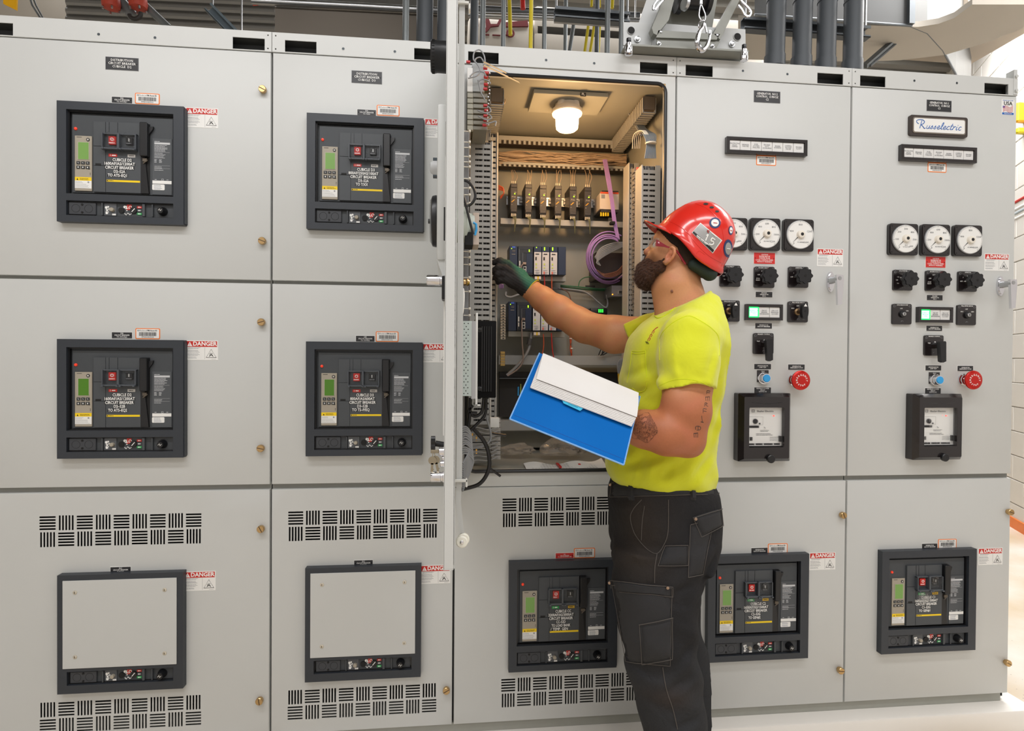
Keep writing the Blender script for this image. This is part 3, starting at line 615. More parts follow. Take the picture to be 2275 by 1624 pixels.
for px, py, sec in ((1698, 574, 'right of the worker'), (2078, 582.5, 'at the right end')):
    nameplate('red caution nameplate under the dials, cabinet '+sec, px, py, .078, .039, 'CAUTION\nENGINE MAY BE\nSTARTED FROM\nLOCAL CONTROL PANEL\nWITHOUT WARNING', .0066, NPR)
# logo plate and made-in sticker
x, z = on(2084, 281.5, -.006)
t = thing('logo_plate', 'white logo plate with blue script in a dark frame, right end cabinet', 'sign', (x, 0, z))
b = B(); b.prism(rrect(-.114, .114, -.0365, .0365, .008), -.010, 0); b.obj('frame', mat('bronze_frame', '#3c3431', .35), t)
b = B(); b.prism(rrect(-.104, .104, -.0285, .0285, .008), -.012, -.010); b.obj('inner_trim', mat('trim_taupe', '#8d857c', .3, .5), t)
b = B(); b.prism(rrect(-.100, .100, -.0245, .0245, .006), -.0128, -.012); b.obj('white_face', OFFW, t)
LOGOB = mat('logo_blue', '#1f62b0', .45, var=0)
def script(t, y):
    "cursive lettering drawn as pen strokes"
    X = [-.088]; b = B()
    def st(pts, r=.0011): b.tube([(p[0], y, p[1]) for p in [(v.x, v.y) for v in spline([(q[0], q[1], 0) for q in pts], 5)]], r, 5)
    st([(-.078, -.012), (-.074, .002), (-.070, .016)], .0014)
    st([(-.082, .004), (-.089, .008), (-.090, .015), (-.080, .0185), (-.066, .018), (-.060, .012), (-.064, .005), (-.072, .001), (-.066, -.005), (-.060, -.012), (-.056, -.010)], .0014)
    x0 = -.052
    def adv(w):
        nonlocal x0
        x0 += w
    s = .0035
    def L(pts, w, r=.0012):
        st([(x0+p[0]*.00122+p[1]*.00040, -.012+p[1]*.00115) for p in pts], r); adv(w*.00126)
    L([(0, 10), (0, 2), (3, 0), (7, 3), (8, 10), (8, 2), (10, 0)], 12)
    for _ in range(2): L([(0, 1), (4, 10), (5, 7), (7, 3), (3, 0), (0, 2)], 10)
    L([(0, 4), (5, 5), (7, 9), (4, 11), (1, 6), (2, 1), (6, 0), (10, 3)], 11)
    L([(0, 2), (5, 14), (5, 21), (2, 18), (2, 4), (4, 0), (7, 2)], 8)
    L([(0, 4), (5, 5), (7, 9), (4, 11), (1, 6), (2, 1), (6, 0), (10, 3)], 11)
    L([(8, 9), (5, 11), (1, 7), (1, 2), (5, 0), (9, 2)], 11)
    L([(4, 19), (2, 10), (1, 3), (3, 0), (7, 2)], 2); L([(-3, 12), (6, 12.5)], 6)
    L([(0, 0), (2, 10), (3, 8), (6, 11), (8, 10)], 10)
    L([(2, 10), (1, 3), (3, 0), (6, 2)], 1); L([(2, 14.5), (2.2, 15.5)], 7, .0014)
    L([(8, 9), (5, 11), (1, 7), (1, 2), (5, 0), (9, 2)], 11)
    return b
script(t, -.0130).obj('blue_script_lettering', LOGOB, t)
x, z = on(2239, 238.5)
t = thing('origin_sticker', 'small white and blue USA sticker at the top right of the end cabinet', 'sticker', (x, 0, z))
b = B(); b.prism(rrect(-.026, .026, -.029, .029, .003), -.0006, 0); b.obj('sticker_backing', OFFW, t)
text('MADE IN THE', .0062, 0, -.0008, .0245, LOGOB, t, wfit=.042); text('USA', .019, 0, -.0008, .0135, INK, t, bold=.0004, res=2)
b = B()
for k in range(5): b.tube([(-.02+.04*i/8, -.0008, -.001-k*.0042+.0045*math.sin(i/8*6.5)+.006*i/8*(1-k*.1)) for i in range(9)], .0008, 4)
b.obj('red_stripes', RED, t)
b = B(); b.prism(rrect(-.0235, .0235, -.0275, -.0195, .002), -.0009, -.0006); b.obj('blue_band', LOGOB, t); text('Russelectric', .0062, 0, -.0011, -.0235, WHITE, t, italic=.3)
b = B(); b.box(-.021, -.012, -.0009, -.0006, -.003, .0045); b.obj('blue_canton', LOGOB, t)

def window_strip(label, px, py, W, H, words, lit=None, fs=.0062):
    x, z = on(px, py, -.008)
    t = thing('annunciator', label, 'annunciator', (x, 0, z), 'annunciator lamp strips')
    bw = .0105 if len(words) > 3 else .009
    b = B(); fr_ring(b, -W/2+bw, W/2-bw, -H/2+bw, H/2-bw, -W/2, W/2, -H/2, H/2, -.016, 0); b.box(-W/2+bw, W/2-bw, -.004, 0, -H/2+bw, H/2-bw)
    b.obj('housing', BAKE, t)
    n = len(words); p = (W-2*bw)/n
    for i, wd in enumerate(words):
        x0 = -W/2+bw+i*p+.0007; x1 = x0+p-.0014
        b = B(); b.box(x0, x1, -.012, -.004, -H/2+bw+.0006, H/2-bw-.0006, .0006)
        if lit == i:
            o = b.obj('lit_window', GREENL, t); tag(o, 'glowing green window')
            b = B(); b.box(x0+.004, x1-.004, -.0122, -.012, -H/2+bw+.005, H/2-bw-.005); b.obj('bright_centre', GREENW, o)
        else:
            o = b.obj('window', mat('translucent_white_window', '#dcdcda', .4, var=.02), t)
        text(wd, fs, (x0+x1)/2, -.0124, 0, GREYT if lit != i else GREENL, o, line=.9, wfit=min(p-.005, max(len(q) for q in wd.split('\n'))*fs*.58))
AW = ['PROTECTIVE\nRELAY\nTRIPPED', 'BREAKER\nFAILURE', 'FUEL\nSYSTEM\nFAILURE', 'ENGINE\nNOT\nAVAILABLE', 'ENGINE\nRUNNING', 'CONTROL\nVOLTAGE\nFAILURE', 'ENGINE\nALARM']
window_strip('long black annunciator with seven white windows, cabinet right of the worker', 1702.5, 326.5, .297, .056, AW)
window_strip('long black annunciator with seven white windows, right end cabinet', 2083.5, 343, .297, .056, AW)
BW = ['GENERATOR\nBREAKER\nOPEN', 'CIRCUIT\nBREAKER\nWITHDRAWN', 'CIRCUIT\nBREAKER\nCLOSED']
window_strip('short annunciator with one green lit window, cabinet right of the worker', 1696.5, 694, .135, .056, BW, 0, .0068)
window_strip('short annunciator with one green lit window, right end cabinet', 2076, 699.5, .135, .056, BW, 0, .0068)

def meter(label, px, py, vals, unit):
    x, z = on(px, py, -.014); h = .0565
    t = thing('panel_meter', label, 'meter', (x, 0, z), 'round-dial panel meters')
    b = B(); b.prism(rrect(-h, h, -h, h, .009), -.012, 0); b.prism(rrect(-h+.003, h-.003, -h+.003, h-.003, .008), -.0145, -.012); b.obj('case', BAKE, t)
    b = B()
    for sx in (-1, 1):
        for sz in (-1, 1): b.lathe((sx*.047, -.0145, sz*.047), (0, -1, 0), [(0, .0026), (.001, .002)], 8)
    b.obj('corner_screw', BLACK, t)
    c = (.002, .001); b = B(); b.lathe((c[0], -.0145, c[1]), (0, -1, 0), [(0, .0505), (.004, .0505), (.005, .049)], 40); b.obj('dial_rim', mat('dial_rim_pale', '#9c9ea0', .3), t)
    b = B(); b.lathe((c[0], -.0195, c[1]), (0, -1, 0), [(0, .0485), (.0006, .0485)], 40); dl = b.obj('dial', OFFW, t)
    n = len(vals); b = B()
    for i in range((n-1)*10+1):
        a = math.radians(232-284*i/((n-1)*10)); mj = i % 10 == 0; r0 = .0435 if mj else (.0455 if i % 5 == 0 else .0465)
        M = Matrix.Translation((c[0]+.0455*math.cos(a), 0, c[1]+.0455*math.sin(a))) @ Matrix.Rotation(-a, 4, 'Y')
        b.box(-(.048-r0)/2, (.048-r0)/2, -.0203, -.0201, -.0003, .0003 if not mj else .0006, M=M)
    for f in range(60):
        a0 = math.radians(232-284*f/60); a1 = math.radians(232-284*(f+1)/60)
        b.tube([(c[0]+.0462*math.cos(q), -.0202, c[1]+.0462*math.sin(q)) for q in (a0, a1)], .00025, 3, cap=False)
    b.obj('scale_ticks', INK, dl)
    for i, v_ in enumerate(vals):
        a = math.radians(232-284*i/(n-1)); rr = .0345
        if i == 0: rr = .040
        text(str(v_), .0098, c[0]+rr*math.cos(a), -.0203, c[1]+rr*math.sin(a), mat('dial_ink', '#55575a', .6, var=0), dl, name='dial_number')
    text(unit, .006, c[0]+.002, -.0203, c[1]-.027, mat('dial_ink', '#55575a', .6, var=0), dl, name='unit_lettering', wfit=min(.026, .0036*len(unit)))
    b = B(); a = math.radians(224); d = (math.cos(a), math.sin(a)); nn = (-d[1], d[0])
    b.prism([(c[0]+d[0]*.008+nn[0]*.0016, c[1]+d[1]*.008+nn[1]*.0016), (c[0]+d[0]*.041, c[1]+d[1]*.041), (c[0]+d[0]*.008-nn[0]*.0016, c[1]+d[1]*.008-nn[1]*.0016)], -.0212, -.0206)
    b.obj('pointer', INK, t)
    b = B(); b.lathe((c[0], -.0201, c[1]), (0, -1, 0), [(0, .0150), (.004, .0145), (.009, .0125), (.010, .010)], 24); b.obj('hub', mat('ivory_hub', '#e6e0d4', .35), t)
    b = B(); b.lathe((c[0]+.001, -.0302, c[1]), (0, -1, 0), [(0, .0058), (.001, .0052)], 16); b.obj('hub_screw', INK, t)
V6, V12, V16 = [0, 100, 200, 300, 400, 500, 600], [0, 200, 400, 600, 800, 1000, 1200], [0, 400, 800, 1200, 1600]
for px, py, v_, u_, l in ((1627, 519.5, V6, 'AC\nVOLTS', 'round voltmeter half hidden behind the red hard hat'), (1700.5, 520.5, V12, 'KILOWATTS', 'round kilowatt meter, middle of the three beside the hard hat'),
    (1775, 522.5, V16, 'AC AMPERES', 'round ammeter with 1600 scale, cabinet right of the worker'), (2008.5, 531.5, V6, 'AC\nVOLTS', 'round voltmeter with 600 scale, right end cabinet'),
    (2080, 533, V12, 'KILOWATTS', 'round kilowatt meter, middle of the three on the right end cabinet'), (2151.5, 534.5, V16, 'AC AMPERES', 'round ammeter with 1600 scale, right end cabinet')): meter(l, px, py, v_, u_)

def selector(label, px, py, title, marks, kind, ang=0.):
    x, z = on(px, py, -.006); h = .037
    t = thing('selector_switch', label, 'switch', (x, 0, z), 'black selector switches')
    b = B(); b.prism(rrect(-h, h, -h, h, .006), -.008, 0); b.obj('escutcheon', BAKE, t)
    b = B(); b.tube([(-.034, -.0085, .029), (-.034, -.0085, .024)], .0005, 3)
    for p0, p1 in (((-.03, .033), (-.026, .028)), ((.03, .033), (.026, .028))): b.tube(arc((p0[0], -.0083, .029), .0038, 0, 2*math.pi, 10), .0005, 3)
    b.tube(arc((0, -.0083, -.028), .004, 0, math.pi, 8), .0005, 3)
    b.obj('screw_recess', GREYT, t)
    text(title, .0062, 0, -.0083, .0325, WHITE, t, name='title_lettering', wfit=min(.046, .0036*len(title)))
    for s, mx, mz in marks: text(s, .006, mx, -.0083, mz, WHITE, t, name='position_lettering')
    if kind == 'lobed':
        b = B(); b.lathe((0, -.008, 0), (0, -1, 0), [(0, .013), (.004, .012), (.022, .010)], 18); b.obj('shaft', BAKE, t)
        b = B(); M = Matrix.Rotation(ang, 4, 'Y'); b.prism([(-.005, .004), (.005, .004), (.0, .017)], -.0135, -.0088, M=M); b.obj('white_pointer', WHITE, t)
        b = B(); L = []
        for k in range(48):
            a = 2*math.pi*k/48; r = .0275+.0028*math.cos(8*a); L.append((r*math.cos(a), r*math.sin(a)))
        L2 = [(p[0]*.93, p[1]*.93) for p in L]
        b.prism(L, -.046, -.032); b.prism(L2, -.049, -.046); b.prism(L2, -.032, -.029); b.obj('lobed_knob', BLACK, t, 40)
        b = B(); b.lathe((0, -.049, 0), (0, -1, 0), [(0, .005), (.0006, .0045)], 12); b.obj('knob_screw', BLACKM, t)
    elif kind == 'oval':
        b = B(); b.lathe((-.002, -.008, 0), (0, -1, 0), [(0, .013), (.003, .012), (.006, .0075), (.022, .007)], 18); b.obj('shaft', mat('bronze_shaft', '#7a6448', .35, .8), t)
        b = B(); L = [(.012*math.cos(a)*(1 if math.sin(a) > 0 else 1.0)+.004, .030*math.sin(a)) for a in [2*math.pi*k/24 for k in range(24)]]
        b.prism(L, -.045, -.030); b.obj('oval_handle', BLACK, t, 40)
        b = B(); b.prism([(-.002, .016), (.010, .016), (.004, .026)], -.0456, -.045); b.obj('white_triangle', WHITE, t)
        b = B(); b.lathe((.004, -.045, 0), (0, -1, 0), [(0, .004), (.0006, .0035)], 12); b.obj('knob_screw', BLACKM, t)
    elif kind == 'bare':
        b = B(); b.lathe((0, -.008, 0), (0, -1, 0), [(0, .0125), (.006, .012), (.007, .009)], 20); b.obj('collar', BLACK, t)
        b = B(); b.lathe((0, -.015, 0), (0, -1, 0), [(0, .0075), (.004, .007), (.005, .004)], 16); b.obj('key_core', STEEL, t)
        b = B(); b.box(-.001, .001, -.0206, -.020, -.004, .004); b.obj('key_slot', INK, t)
    else:
        b = B(); b.lathe((0, -.008, 0), (0, -1, 0), [(0, .012), (.004, .011), (.026, .010)], 18); b.obj('shaft', BAKE, t)
        b = B(); b.prism([(-.0055, .002), (.0055, .002), (.0, .015)], -.0135, -.0088); b.obj('white_pointer', WHITE, t)
        b = B(); M = Matrix.Rotation(-.06, 4, 'Y'); b.prism([(-.012, .010), (-.009, .014), (.009, .014), (.012, .010), (.009, -.058), (-.002, -.062), (-.010, -.058)], -.048, -.032, M=M); b.obj('pistol_grip', BLACK, t)
M3 = [('OFF', 0, .020), ('1-2', -.020, .011), ('2-3', -.024, 0), ('3-1', -.020, -.012)]
MS = [('OFF', -.022, .008), ('AUTO', -.004, .021), ('STOP\nRESET', -.024, -.008)]
MA = [('OFF', -.026, 0), ('1', -.019, .014), ('2', -.002, .020)]
MO = [('OFF', -.004, .020), ('ON', .019, .012)]
SWS = [((1622, 613.5), (1698, 616), (1773.5, 616), (1620.5, 691), (1772.5, 693), (1696, 763.5), 'cabinet right of the worker'), ((2005.5, 622.5), (2077.5, 624), (2149, 625.5), (2003.5, 698), (2147, 700), (2074.5, 767.5), 'right end cabinet')]
for k, e in enumerate(SWS):
    s = e[6]
    selector('voltmeter selector with black lobed knob, '+s, *e[0], 'VOLTMETER', M3, 'lobed', -.9)
    selector('engine selector with black lobed knob, '+s, *e[1], 'ENGINE SELECTOR', MS, 'lobed', 0)
    selector('ammeter selector with black lobed knob, '+s, *e[2], 'AMMETER', MA, 'lobed', -1.57)
    selector('synchroscope switch left of the green window, '+s, *e[3], 'SYNCHROSCOPE', MO, 'oval' if k == 0 else 'bare')
    selector('preheater switch right of the green window, '+s, *e[4], 'FREQ METER SWITCH', [('BUS', -.020, .012), ('OFF', -.002, .021), ('GEN', .022, .012)], 'oval' if k == 0 else 'bare')
    selector('breaker control switch with pistol grip, '+s, *e[5], 'BREAKER CONTROL', [('TRIP', -.020, .008)], 'pistol')
for px, py, s in ((1695, 840, 'cabinet right of the worker'), (2076, 844, 'right end cabinet')):
    x, z = on(px, py, -.002); t = thing('push_button', 'blue lamp test push button in a chrome ring, '+s, 'button', (x, 0, z), 'blue push buttons')
    b = B(); b.box(-.0215, .0215, -.002, 0, -.014, .028, .0006); b.obj('legend_plate', BAKE, t); text('TEST', .006, 0, -.0022, .023, WHITE, t)
    b = B(); b.lathe((0, -.002, 0), (0, -1, 0), [(0, .021), (.008, .021), (.009, .018), (.020, .018), (.024, .0165), (.0242, .013)], 28); b.obj('chrome_ring', CHROME, t)
    b = B(); b.lathe((0, -.020, 0), (0, -1, 0), [(0, .0135), (.008, .0135), (.0095, .012)], 24); b.obj('blue_cap', BLUEB, t)
for px, py, s in ((1764, 844, 'cabinet right of the worker'), (2141, 843.5, 'right end cabinet')):
    x, z = on(px, py, -.002); t = thing('emergency_stop_button', 'red mushroom emergency stop button, '+s, 'button', (x, 0, z), 'emergency stop buttons')
    b = B(); b.lathe((0, 0, 0), (0, -1, 0), [(0, .022), (.006, .022), (.007, .019), (.014, .019), (.015, .014), (.034, .013)], 28); b.obj('chrome_collar', CHROME, t)
    b = B(); b.lathe((0, -.030, 0), (0, -1, 0), [(0, .016), (.004, .029), (.009, .0335), (.012, .0345), (.015, .0335), (.0175, .030), (.0185, .022)], 36); b.obj('mushroom_head', mat('anodised_red', '#c41e16', .22, .35, var=.03), t)
    for i, ch in enumerate('EMERGENCY'):
        a = math.radians(205-i*26); M = Matrix.Translation((.0185*math.cos(a), -.0489, .0185*math.sin(a))) @ Matrix.Rotation(-(a-math.pi/2), 4, 'Y'); text(ch, .0085, 0, 0, 0, WHITE, t, name='letter', M=M, bold=.0002)
    for i, ch in enumerate('STOP'):
        a = math.radians(232+i*25); M = Matrix.Translation((.0185*math.cos(a), -.0489, .0185*math.sin(a))) @ Matrix.Rotation(-(a+math.pi/2), 4, 'Y'); text(ch, .0085, 0, 0, 0, WHITE, t, name='letter', M=M, bold=.0002)
for px, py, s in ((1697, 949, 'cabinet right of the worker'), (2080, 948, 'right end cabinet')):
    x, z = on(px, py, -.028); t = thing('protective_relay', 'black cased reverse power relay with white face, '+s, 'relay', (x, 0, z), 'black cased relays')
    W_, H_ = .096, .119; b = B()
    A_ = rrect(-W_, W_, -H_, H_, .004, 2); q0 = [b.bm.verts.new((p[0], 0, p[1])) for p in A_]; q1 = [b.bm.verts.new((p[0], -.030, p[1])) for p in A_]
    q2 = [b.bm.verts.new((p[0]*.86, -.048, p[1]*.90)) for p in A_]; wx, wz0, wz1 = .064, -.068, .070
    A2 = rrect(-wx, wx, wz0, wz1, .003, 2); q3 = [b.bm.verts.new((p[0], -.048, p[1])) for p in A2]; q4 = [b.bm.verts.new((p[0], -.030, p[1])) for p in A2]
    for u_, v_ in ((q0, q1), (q1, q2), (q2, q3), (q3, q4)): b.bridge(u_, v_)
    b.obj('case', BAKE, t, 25)
    b = B(); b.box(-wx+.0005, wx-.0005, -.0315, -.003, wz0+.0005, wz1-.0005); fc = b.obj('white_face', OFFW, t); yf = -.0315
    text('Basler Electric', .0095, .003, yf-.0003, .056, INK, fc, bold=.0001, wfit=.060)
    b = B(); fr_ring(b, -.046, -.038, .0535, .0605, -.0475, -.0365, .052, .062, yf-.0003, yf); b.box(-.046, -.038, yf-.0003, yf, .0563, .0575)
    b.box(-.056, -.020, yf-.001, yf, -.000-.002, .006); b.box(-.054, -.044, yf-.002, yf, -.046, -.034)
    fine_print(b, -.015, .025, -.010, 2, .004, .0015, yf); fine_print(b, -.03, .035, -.022, 2, .0045, .0018, yf); fine_print(b, .02, .055, -.034, 4, .004, .0011, yf); fine_print(b, -.060, .060, -.056, 1, .004, .006, yf, fill=1.2)
    fr_ring(b, -.0595, -.006, .0085, .0365, -.06, -.0055, .008, .037, yf-.0002, yf); b.obj('face_print', INK, fc)
    b = B(); b.lathe((-.034, yf, .021), (0, -1, 0), [(0, .009), (.004, .0085), (.005, .006)], 18); b.lathe((-.018, yf, .013), (0, -1, 0), [(0, .003), (.002, .003)], 10); b.obj('adjuster_dial', BLACK, fc)
    b = B(); b.cyl((.0, yf, .001), (.0, yf-.006, -.003), .0013, 8); b.obj('toggle', STEEL, fc)
    b = B(); b.lathe((.034, yf, .040), (0, -1, 0), [(0, .0028), (.001, .0022)], 10); b.obj('red_lamp', REDL, fc)
    b = B(); b.box(.052, .060, -.042, -.030, -.050, -.030, .001); b.box(-.064, .064, -.036, -.031, -.0675, -.0645); b.obj('side_clip', BLACK, t)
    b = B(); b.box(-wx, wx, -.0475, -.0465, wz0, wz1); tag(b.obj('glass_cover', mat('relay_cover_glass', '#ffffff', .03, trans=1, var=0, alpha=.15), t), 'clear cover')
    b = B(); b.lathe((.012, -.046, -.107), (0, -1, 0), [(0, .010), (.003, .014), (.012, .0145), (.014, .012)], 20); b.obj('thumb_knob', BLACK, t)
    b = B(); b.tube([(-.055, -.0485, .088), (0, -.0485, .083), (.055, -.0485, .088)], .0007, 4); b.obj('case_crease', BLACK, t)
for px, py, nm, s in ((1845.5, 626, C2, 'nearest the worker'), (2223, 635.5, C1, 'of the right end cabinet')):
    x, z = on(px, py, -.006); t = thing('lever_handle_set', 'chrome lever handle on the door '+s, 'handle', (x, 0, z), 'chrome lever handles')
    b = B(); L = [(.0135*math.cos(a)*(1.), .036*math.sin(a)) for a in [2*math.pi*k/24 for k in range(24)]]; L = [(max(-.0125, min(.0125, p[0])), p[1]) for p in L]
    b.prism(L, -.008, 0); b.prism([(p[0]*.8, p[1]*.85) for p in L], -.012, -.008); b.obj('base_plate', CHROME, t)
    b = B(); b.lathe((0, -.010, .004), (0, -1, 0), [(0, .013), (.02, .011), (.038, .0125), (.045, .012)], 20); b.obj('lock_barrel', STEEL, t)
    b = B(); b.prism([(-.013, .018), (.013, .018), (.015, .0), (.0095, -.085), (-.006, -.087), (-.011, -.0)], -.056, -.046); b.obj('lever', CHROME, t)
    b = B(); b.lathe((0, -.056, .006), (0, -1, 0), [(0, .007), (.001, .0065)], 16); b.box(-.001, .001, -.0575, -.056, .002, .010); b.obj('key_cylinder', STEEL, t)
# ================================================================ ROOM AND WHAT IS ABOVE THE CABINETS
def pp(Y, pts): return [(at(a, c, Y).x, at(a, c, Y).z) for a, c in pts]
def seg(Y, *pts): return [at(a, c, Y) for a, c in pts]
WALLP = mat('white_block_paint', '#e4e1da', .6, var=.03, scale=3, bump=.3, bscale=300)
CONC = mat('white_painted_concrete', '#efece6', .55, var=.03, scale=4, bump=.3, bscale=120)
def floor_mat():
    m = mat('sealed_concrete_floor', '#e2dbcd', .38, var=0)
    nt = m.node_tree; b = nt.nodes['Principled BSDF']; tc = nt.nodes['Texture Coordinate']
    n = nt.nodes.new('ShaderNodeTexNoise'); n.inputs['Scale'].default_value = 1.3; n.inputs['Detail'].default_value = 6; nt.links.new(tc.outputs['Object'], n.inputs['Vector'])
    r = nt.nodes.new('ShaderNodeValToRGB'); r.color_ramp.elements[0].position = .35; r.color_ramp.elements[0].color = lin('#cdb99a'); r.color_ramp.elements[1].position = .6; r.color_ramp.elements[1].color = lin('#e6e1d8')
    nt.links.new(n.outputs['Fac'], r.inputs['Fac'])
    v = nt.nodes.new('ShaderNodeTexVoronoi'); v.inputs['Scale'].default_value = 26; nt.links.new(tc.outputs['Object'], v.inputs['Vector'])
    r2 = nt.nodes.new('ShaderNodeValToRGB'); r2.color_ramp.elements[0].position = .03; r2.color_ramp.elements[0].color = (.25, .23, .2, 1); r2.color_ramp.elements[1].position = .09; r2.color_ramp.elements[1].color = (1, 1, 1, 1)
    nt.links.new(v.outputs['Distance'], r2.inputs['Fac'])
    mx = nt.nodes.new('ShaderNodeMix'); mx.data_type = 'RGBA'; mx.blend_type = 'MULTIPLY'; mx.inputs['Factor'].default_value = .7
    nt.links.new(r.outputs['Color'], mx.inputs['A']); nt.links.new(r2.outputs['Color'], mx.inputs['B']); nt.links.new(mx.outputs['Result'], b.inputs['Base Color'])
    return m
FL = floor_mat()
b = B(); b.box(-4.2, 7.5, -5.5, 7.2, -.05, 0); tag(b.obj('floor', FL), kind='structure')
b = B(); b.box(-2.6, 2.135, -.052, 1.25, 0, .0945, .012, seg=2); tag(b.obj('trim_1', CONC), kind='structure')
# angled block wall beyond the right end
DIR = Vector((.45, .893, 0)).normalized(); NRM = Vector((-DIR.y, DIR.x, 0)); P0 = Vector((4.62, 2.38, 0))
MW = Matrix.Translation(P0) @ Matrix(((DIR.x, NRM.x, 0, 0), (DIR.y, NRM.y, 0, 0), (0, 0, 1, 0), (0, 0, 0, 1)))
b = B(); b.box(-3.6, 5.2, -.2, -.005, 0, 4.9); wr = b.obj('wall_right', WALLP, M=MW); tag(wr, kind='structure')
b = B(); b.box(-.1965, .1965, -.006, .008, -.0965, .0965, .003); bm0 = b.obj('block', WALLP, wr, 30); base_me = bm0.data
bm0.matrix_world = MW @ Matrix.Translation((-3.35, 0, .10))
first = True
for j in range(23):
    for i in range(12):
        if first: first = False; continue
        if len(wr.children) >= 276: break
        o = bpy.data.objects.new('block', base_me); COL.objects.link(o); o.parent = wr
        o.matrix_local = MW @ Matrix.Translation((-1.75+i*.4+(.2 if j % 2 else 0), random.uniform(-.0008, .0008), .10+j*.2))
bm0.matrix_local = MW @ Matrix.Translation((-2.15, 0, .10))
b = B(); b.box(-3.5, 5.0, .008, .02, 0, .085); tag(b.obj('baseboard_right', mat('orange_base_tape', '#ef8030', .5), M=MW), kind='structure')
b = B(); b.box(-4.2, 7.6, 6.6, 6.8, 0, 4.9); tag(b.obj('wall_back', mat('back_wall_paint', '#cfc6ba', .7, var=.05, scale=2)), kind='structure')
b = B(); b.box(-4.2, -4.0, -5.5, 6.8, 0, 4.9); tag(b.obj('wall_left', WALLP), kind='structure')
DECK = mat('galvanised_deck', '#8d8c88', .45, .5, var=.12, scale=3)
b = B(); N_ = 64; prof = []
for i in range(N_):
    y = -5.4+i*.19
    for (dy, dz) in ((0, 0), (.05, 0), (.07, .055), (.13, .055), (.15, 0)): prof.append((y+dy, 4.55+dz))
for k in range(len(prof)-1):
    (y0, z0), (y1, z1) = prof[k], prof[k+1]
    b.quad((-4.2, y0, z0), (7.6, y0, z0), (7.6, y1, z1), (-4.2, y1, z1))
b.box(-4.2, 7.6, -5.5, 6.8, 4.66, 4.75)
tag(b.obj('ceiling', DECK, smooth=0), kind='structure')

COND = mat('grey_conduit', '#74797a', .42, .45, var=.1, scale=20); CONDD = mat('dark_pvc_conduit', '#50555a', .5, .1, var=.08, scale=20)
YC = mat('yellow_conduit', '#d6c21c', .45, var=.05); DUCTM = mat('dull_duct_steel', '#6e675e', .5, .55, var=.14, scale=2)
def pipe(name, label, cat, Y, pts, r, m, group=None, couple=None, n=14):
    b = B(); b.tube(seg(Y, *pts), r, n); o = b.obj(name, m); tag(o, label, cat, group)
    if name == 'horizontal_pipe': q_ = seg(Y, *pts); rods(o, [q_[0]+(q_[1]-q_[0])*.05, q_[-1]+(q_[-2]-q_[-1])*.05])
    if couple is not None:
        t = thing(name, label, cat, tuple(seg(Y, pts[-1])[0]), group)
        del o['label'], o['category']
        if group: del o['group']
        o.name = 'run'; o.parent = t; o.matrix_parent_inverse = Matrix.Translation(t.location).inverted()
        q = seg(Y, couple)[0]; b = B(); b.cyl(q-t.location-Vector((0, 0, .03)), q-t.location+Vector((0, 0, .03)), r*1.12, n); b.obj('coupling', m, t)
    return o
# four thick conduits rising from the cabinet roof
for i, (px, yb) in enumerate(((1721, 137), (1780, 141), (1834, 145), (1893, 148))):
    Y = .42; a = at(px, yb+14, Y); c = at(px+6, -60, Y)
    t = thing('roof_conduit', 'thick dark grey conduit rising from the cabinet roof, %s of four from the left' % ('first', 'second', 'third', 'last')[i], 'conduit', tuple(a), 'thick conduits on the cabinet roof')
    v = c-a; b = B(); b.cyl((0, 0, -.02), v*((4.56-a.z)/v.z), .0385, 24); b.obj('pipe', CONDD, t)
    q = v*((90-35+i*3.)/180); b = B(); b.cyl(v*.70, v*.70+Vector((0, 0, .004)), .0405, 24); b.obj('joint_ring', CONDD, t); b = B(); b.cyl((0, 0, .0), (0, 0, .05), .0425, 24); b.obj('coupling', CONDD, t)
    b = B(); k = v*.76; b.box(k.x+.012, k.x+.02, k.y-.055, k.y-.035, k.z-.012, k.z+.012); b.cyl((k.x+.0, k.y-.045, k.z), (k.x+.04, k.y-.045, k.z), .006, 8); b.obj('clamp_bolt', DSTEEL, t)
def rods(o, pts):
    for q in pts:
        b = B(); b.cyl(q, (q[0], q[1], 4.56), .005, 8); h = b.obj('hanger_rod', STEEL); h.parent = o; h.matrix_parent_inverse = (Matrix.Translation(o.location) @ o.rotation_euler.to_matrix().to_4x4()).inverted()
    return o
def strut(name, label, cat, Y, p0, p1, h, m=DSTEEL, dep=.04, group=None):
    a, c = seg(Y, p0, p1); d = (c-a); L = d.length; ang = -math.atan2(d.z, d.x)
    b = B(); b.box(0, L, 0, dep, 0, .003); b.box(0, L, 0, dep, -h, -h+.003); b.box(0, L, dep-.003, dep, -h, 0); b.box(0, L, 0, .003, -.010, 0); b.box(0, L, 0, .003, -h, -h+.010)
    o = b.obj(name, m); o.location = a; o.rotation_euler = (0, ang, 0); tag(o, label, cat, group); return rods(o, [a+(c-a)*.02+Vector((0, .02, 0)), a+(c-a)*.98+Vector((0, .02, 0))])
strut('strut_channel', 'grey steel channel running behind the four thick conduits', 'channel', .50, (1655, 37), (1935, 58), .05)
strut('strut_channel', 'steel channel rack crossing in front of the thin conduits, left of the hoist', 'channel', .62, (1234, 14), (1400, 27), .045)
strut('strut_channel', 'second steel channel just below the crossing rack left of the hoist', 'channel', .68, (1234, 31), (1400, 43), .02, STEEL)
PX = [(900, 7, COND, .50, 0), (942, 18, CONDD, .62, 0), (988, 18, CONDD, .62, 0), (1052, 9, CONDD, 1.0, 0), (1071, 6, COND, .55, 0), (1117, 5, COND, .55, 0), (1178, 4.6, YC, .60, 0), (1208, 5, COND, .55, 0), (1255, 4.5, COND, 1.0, 0),
      (1348, 6, COND, .56, 0), (1379, 5.5, COND, .56, 0), (1325, 5, CONDD, .9, 0)]
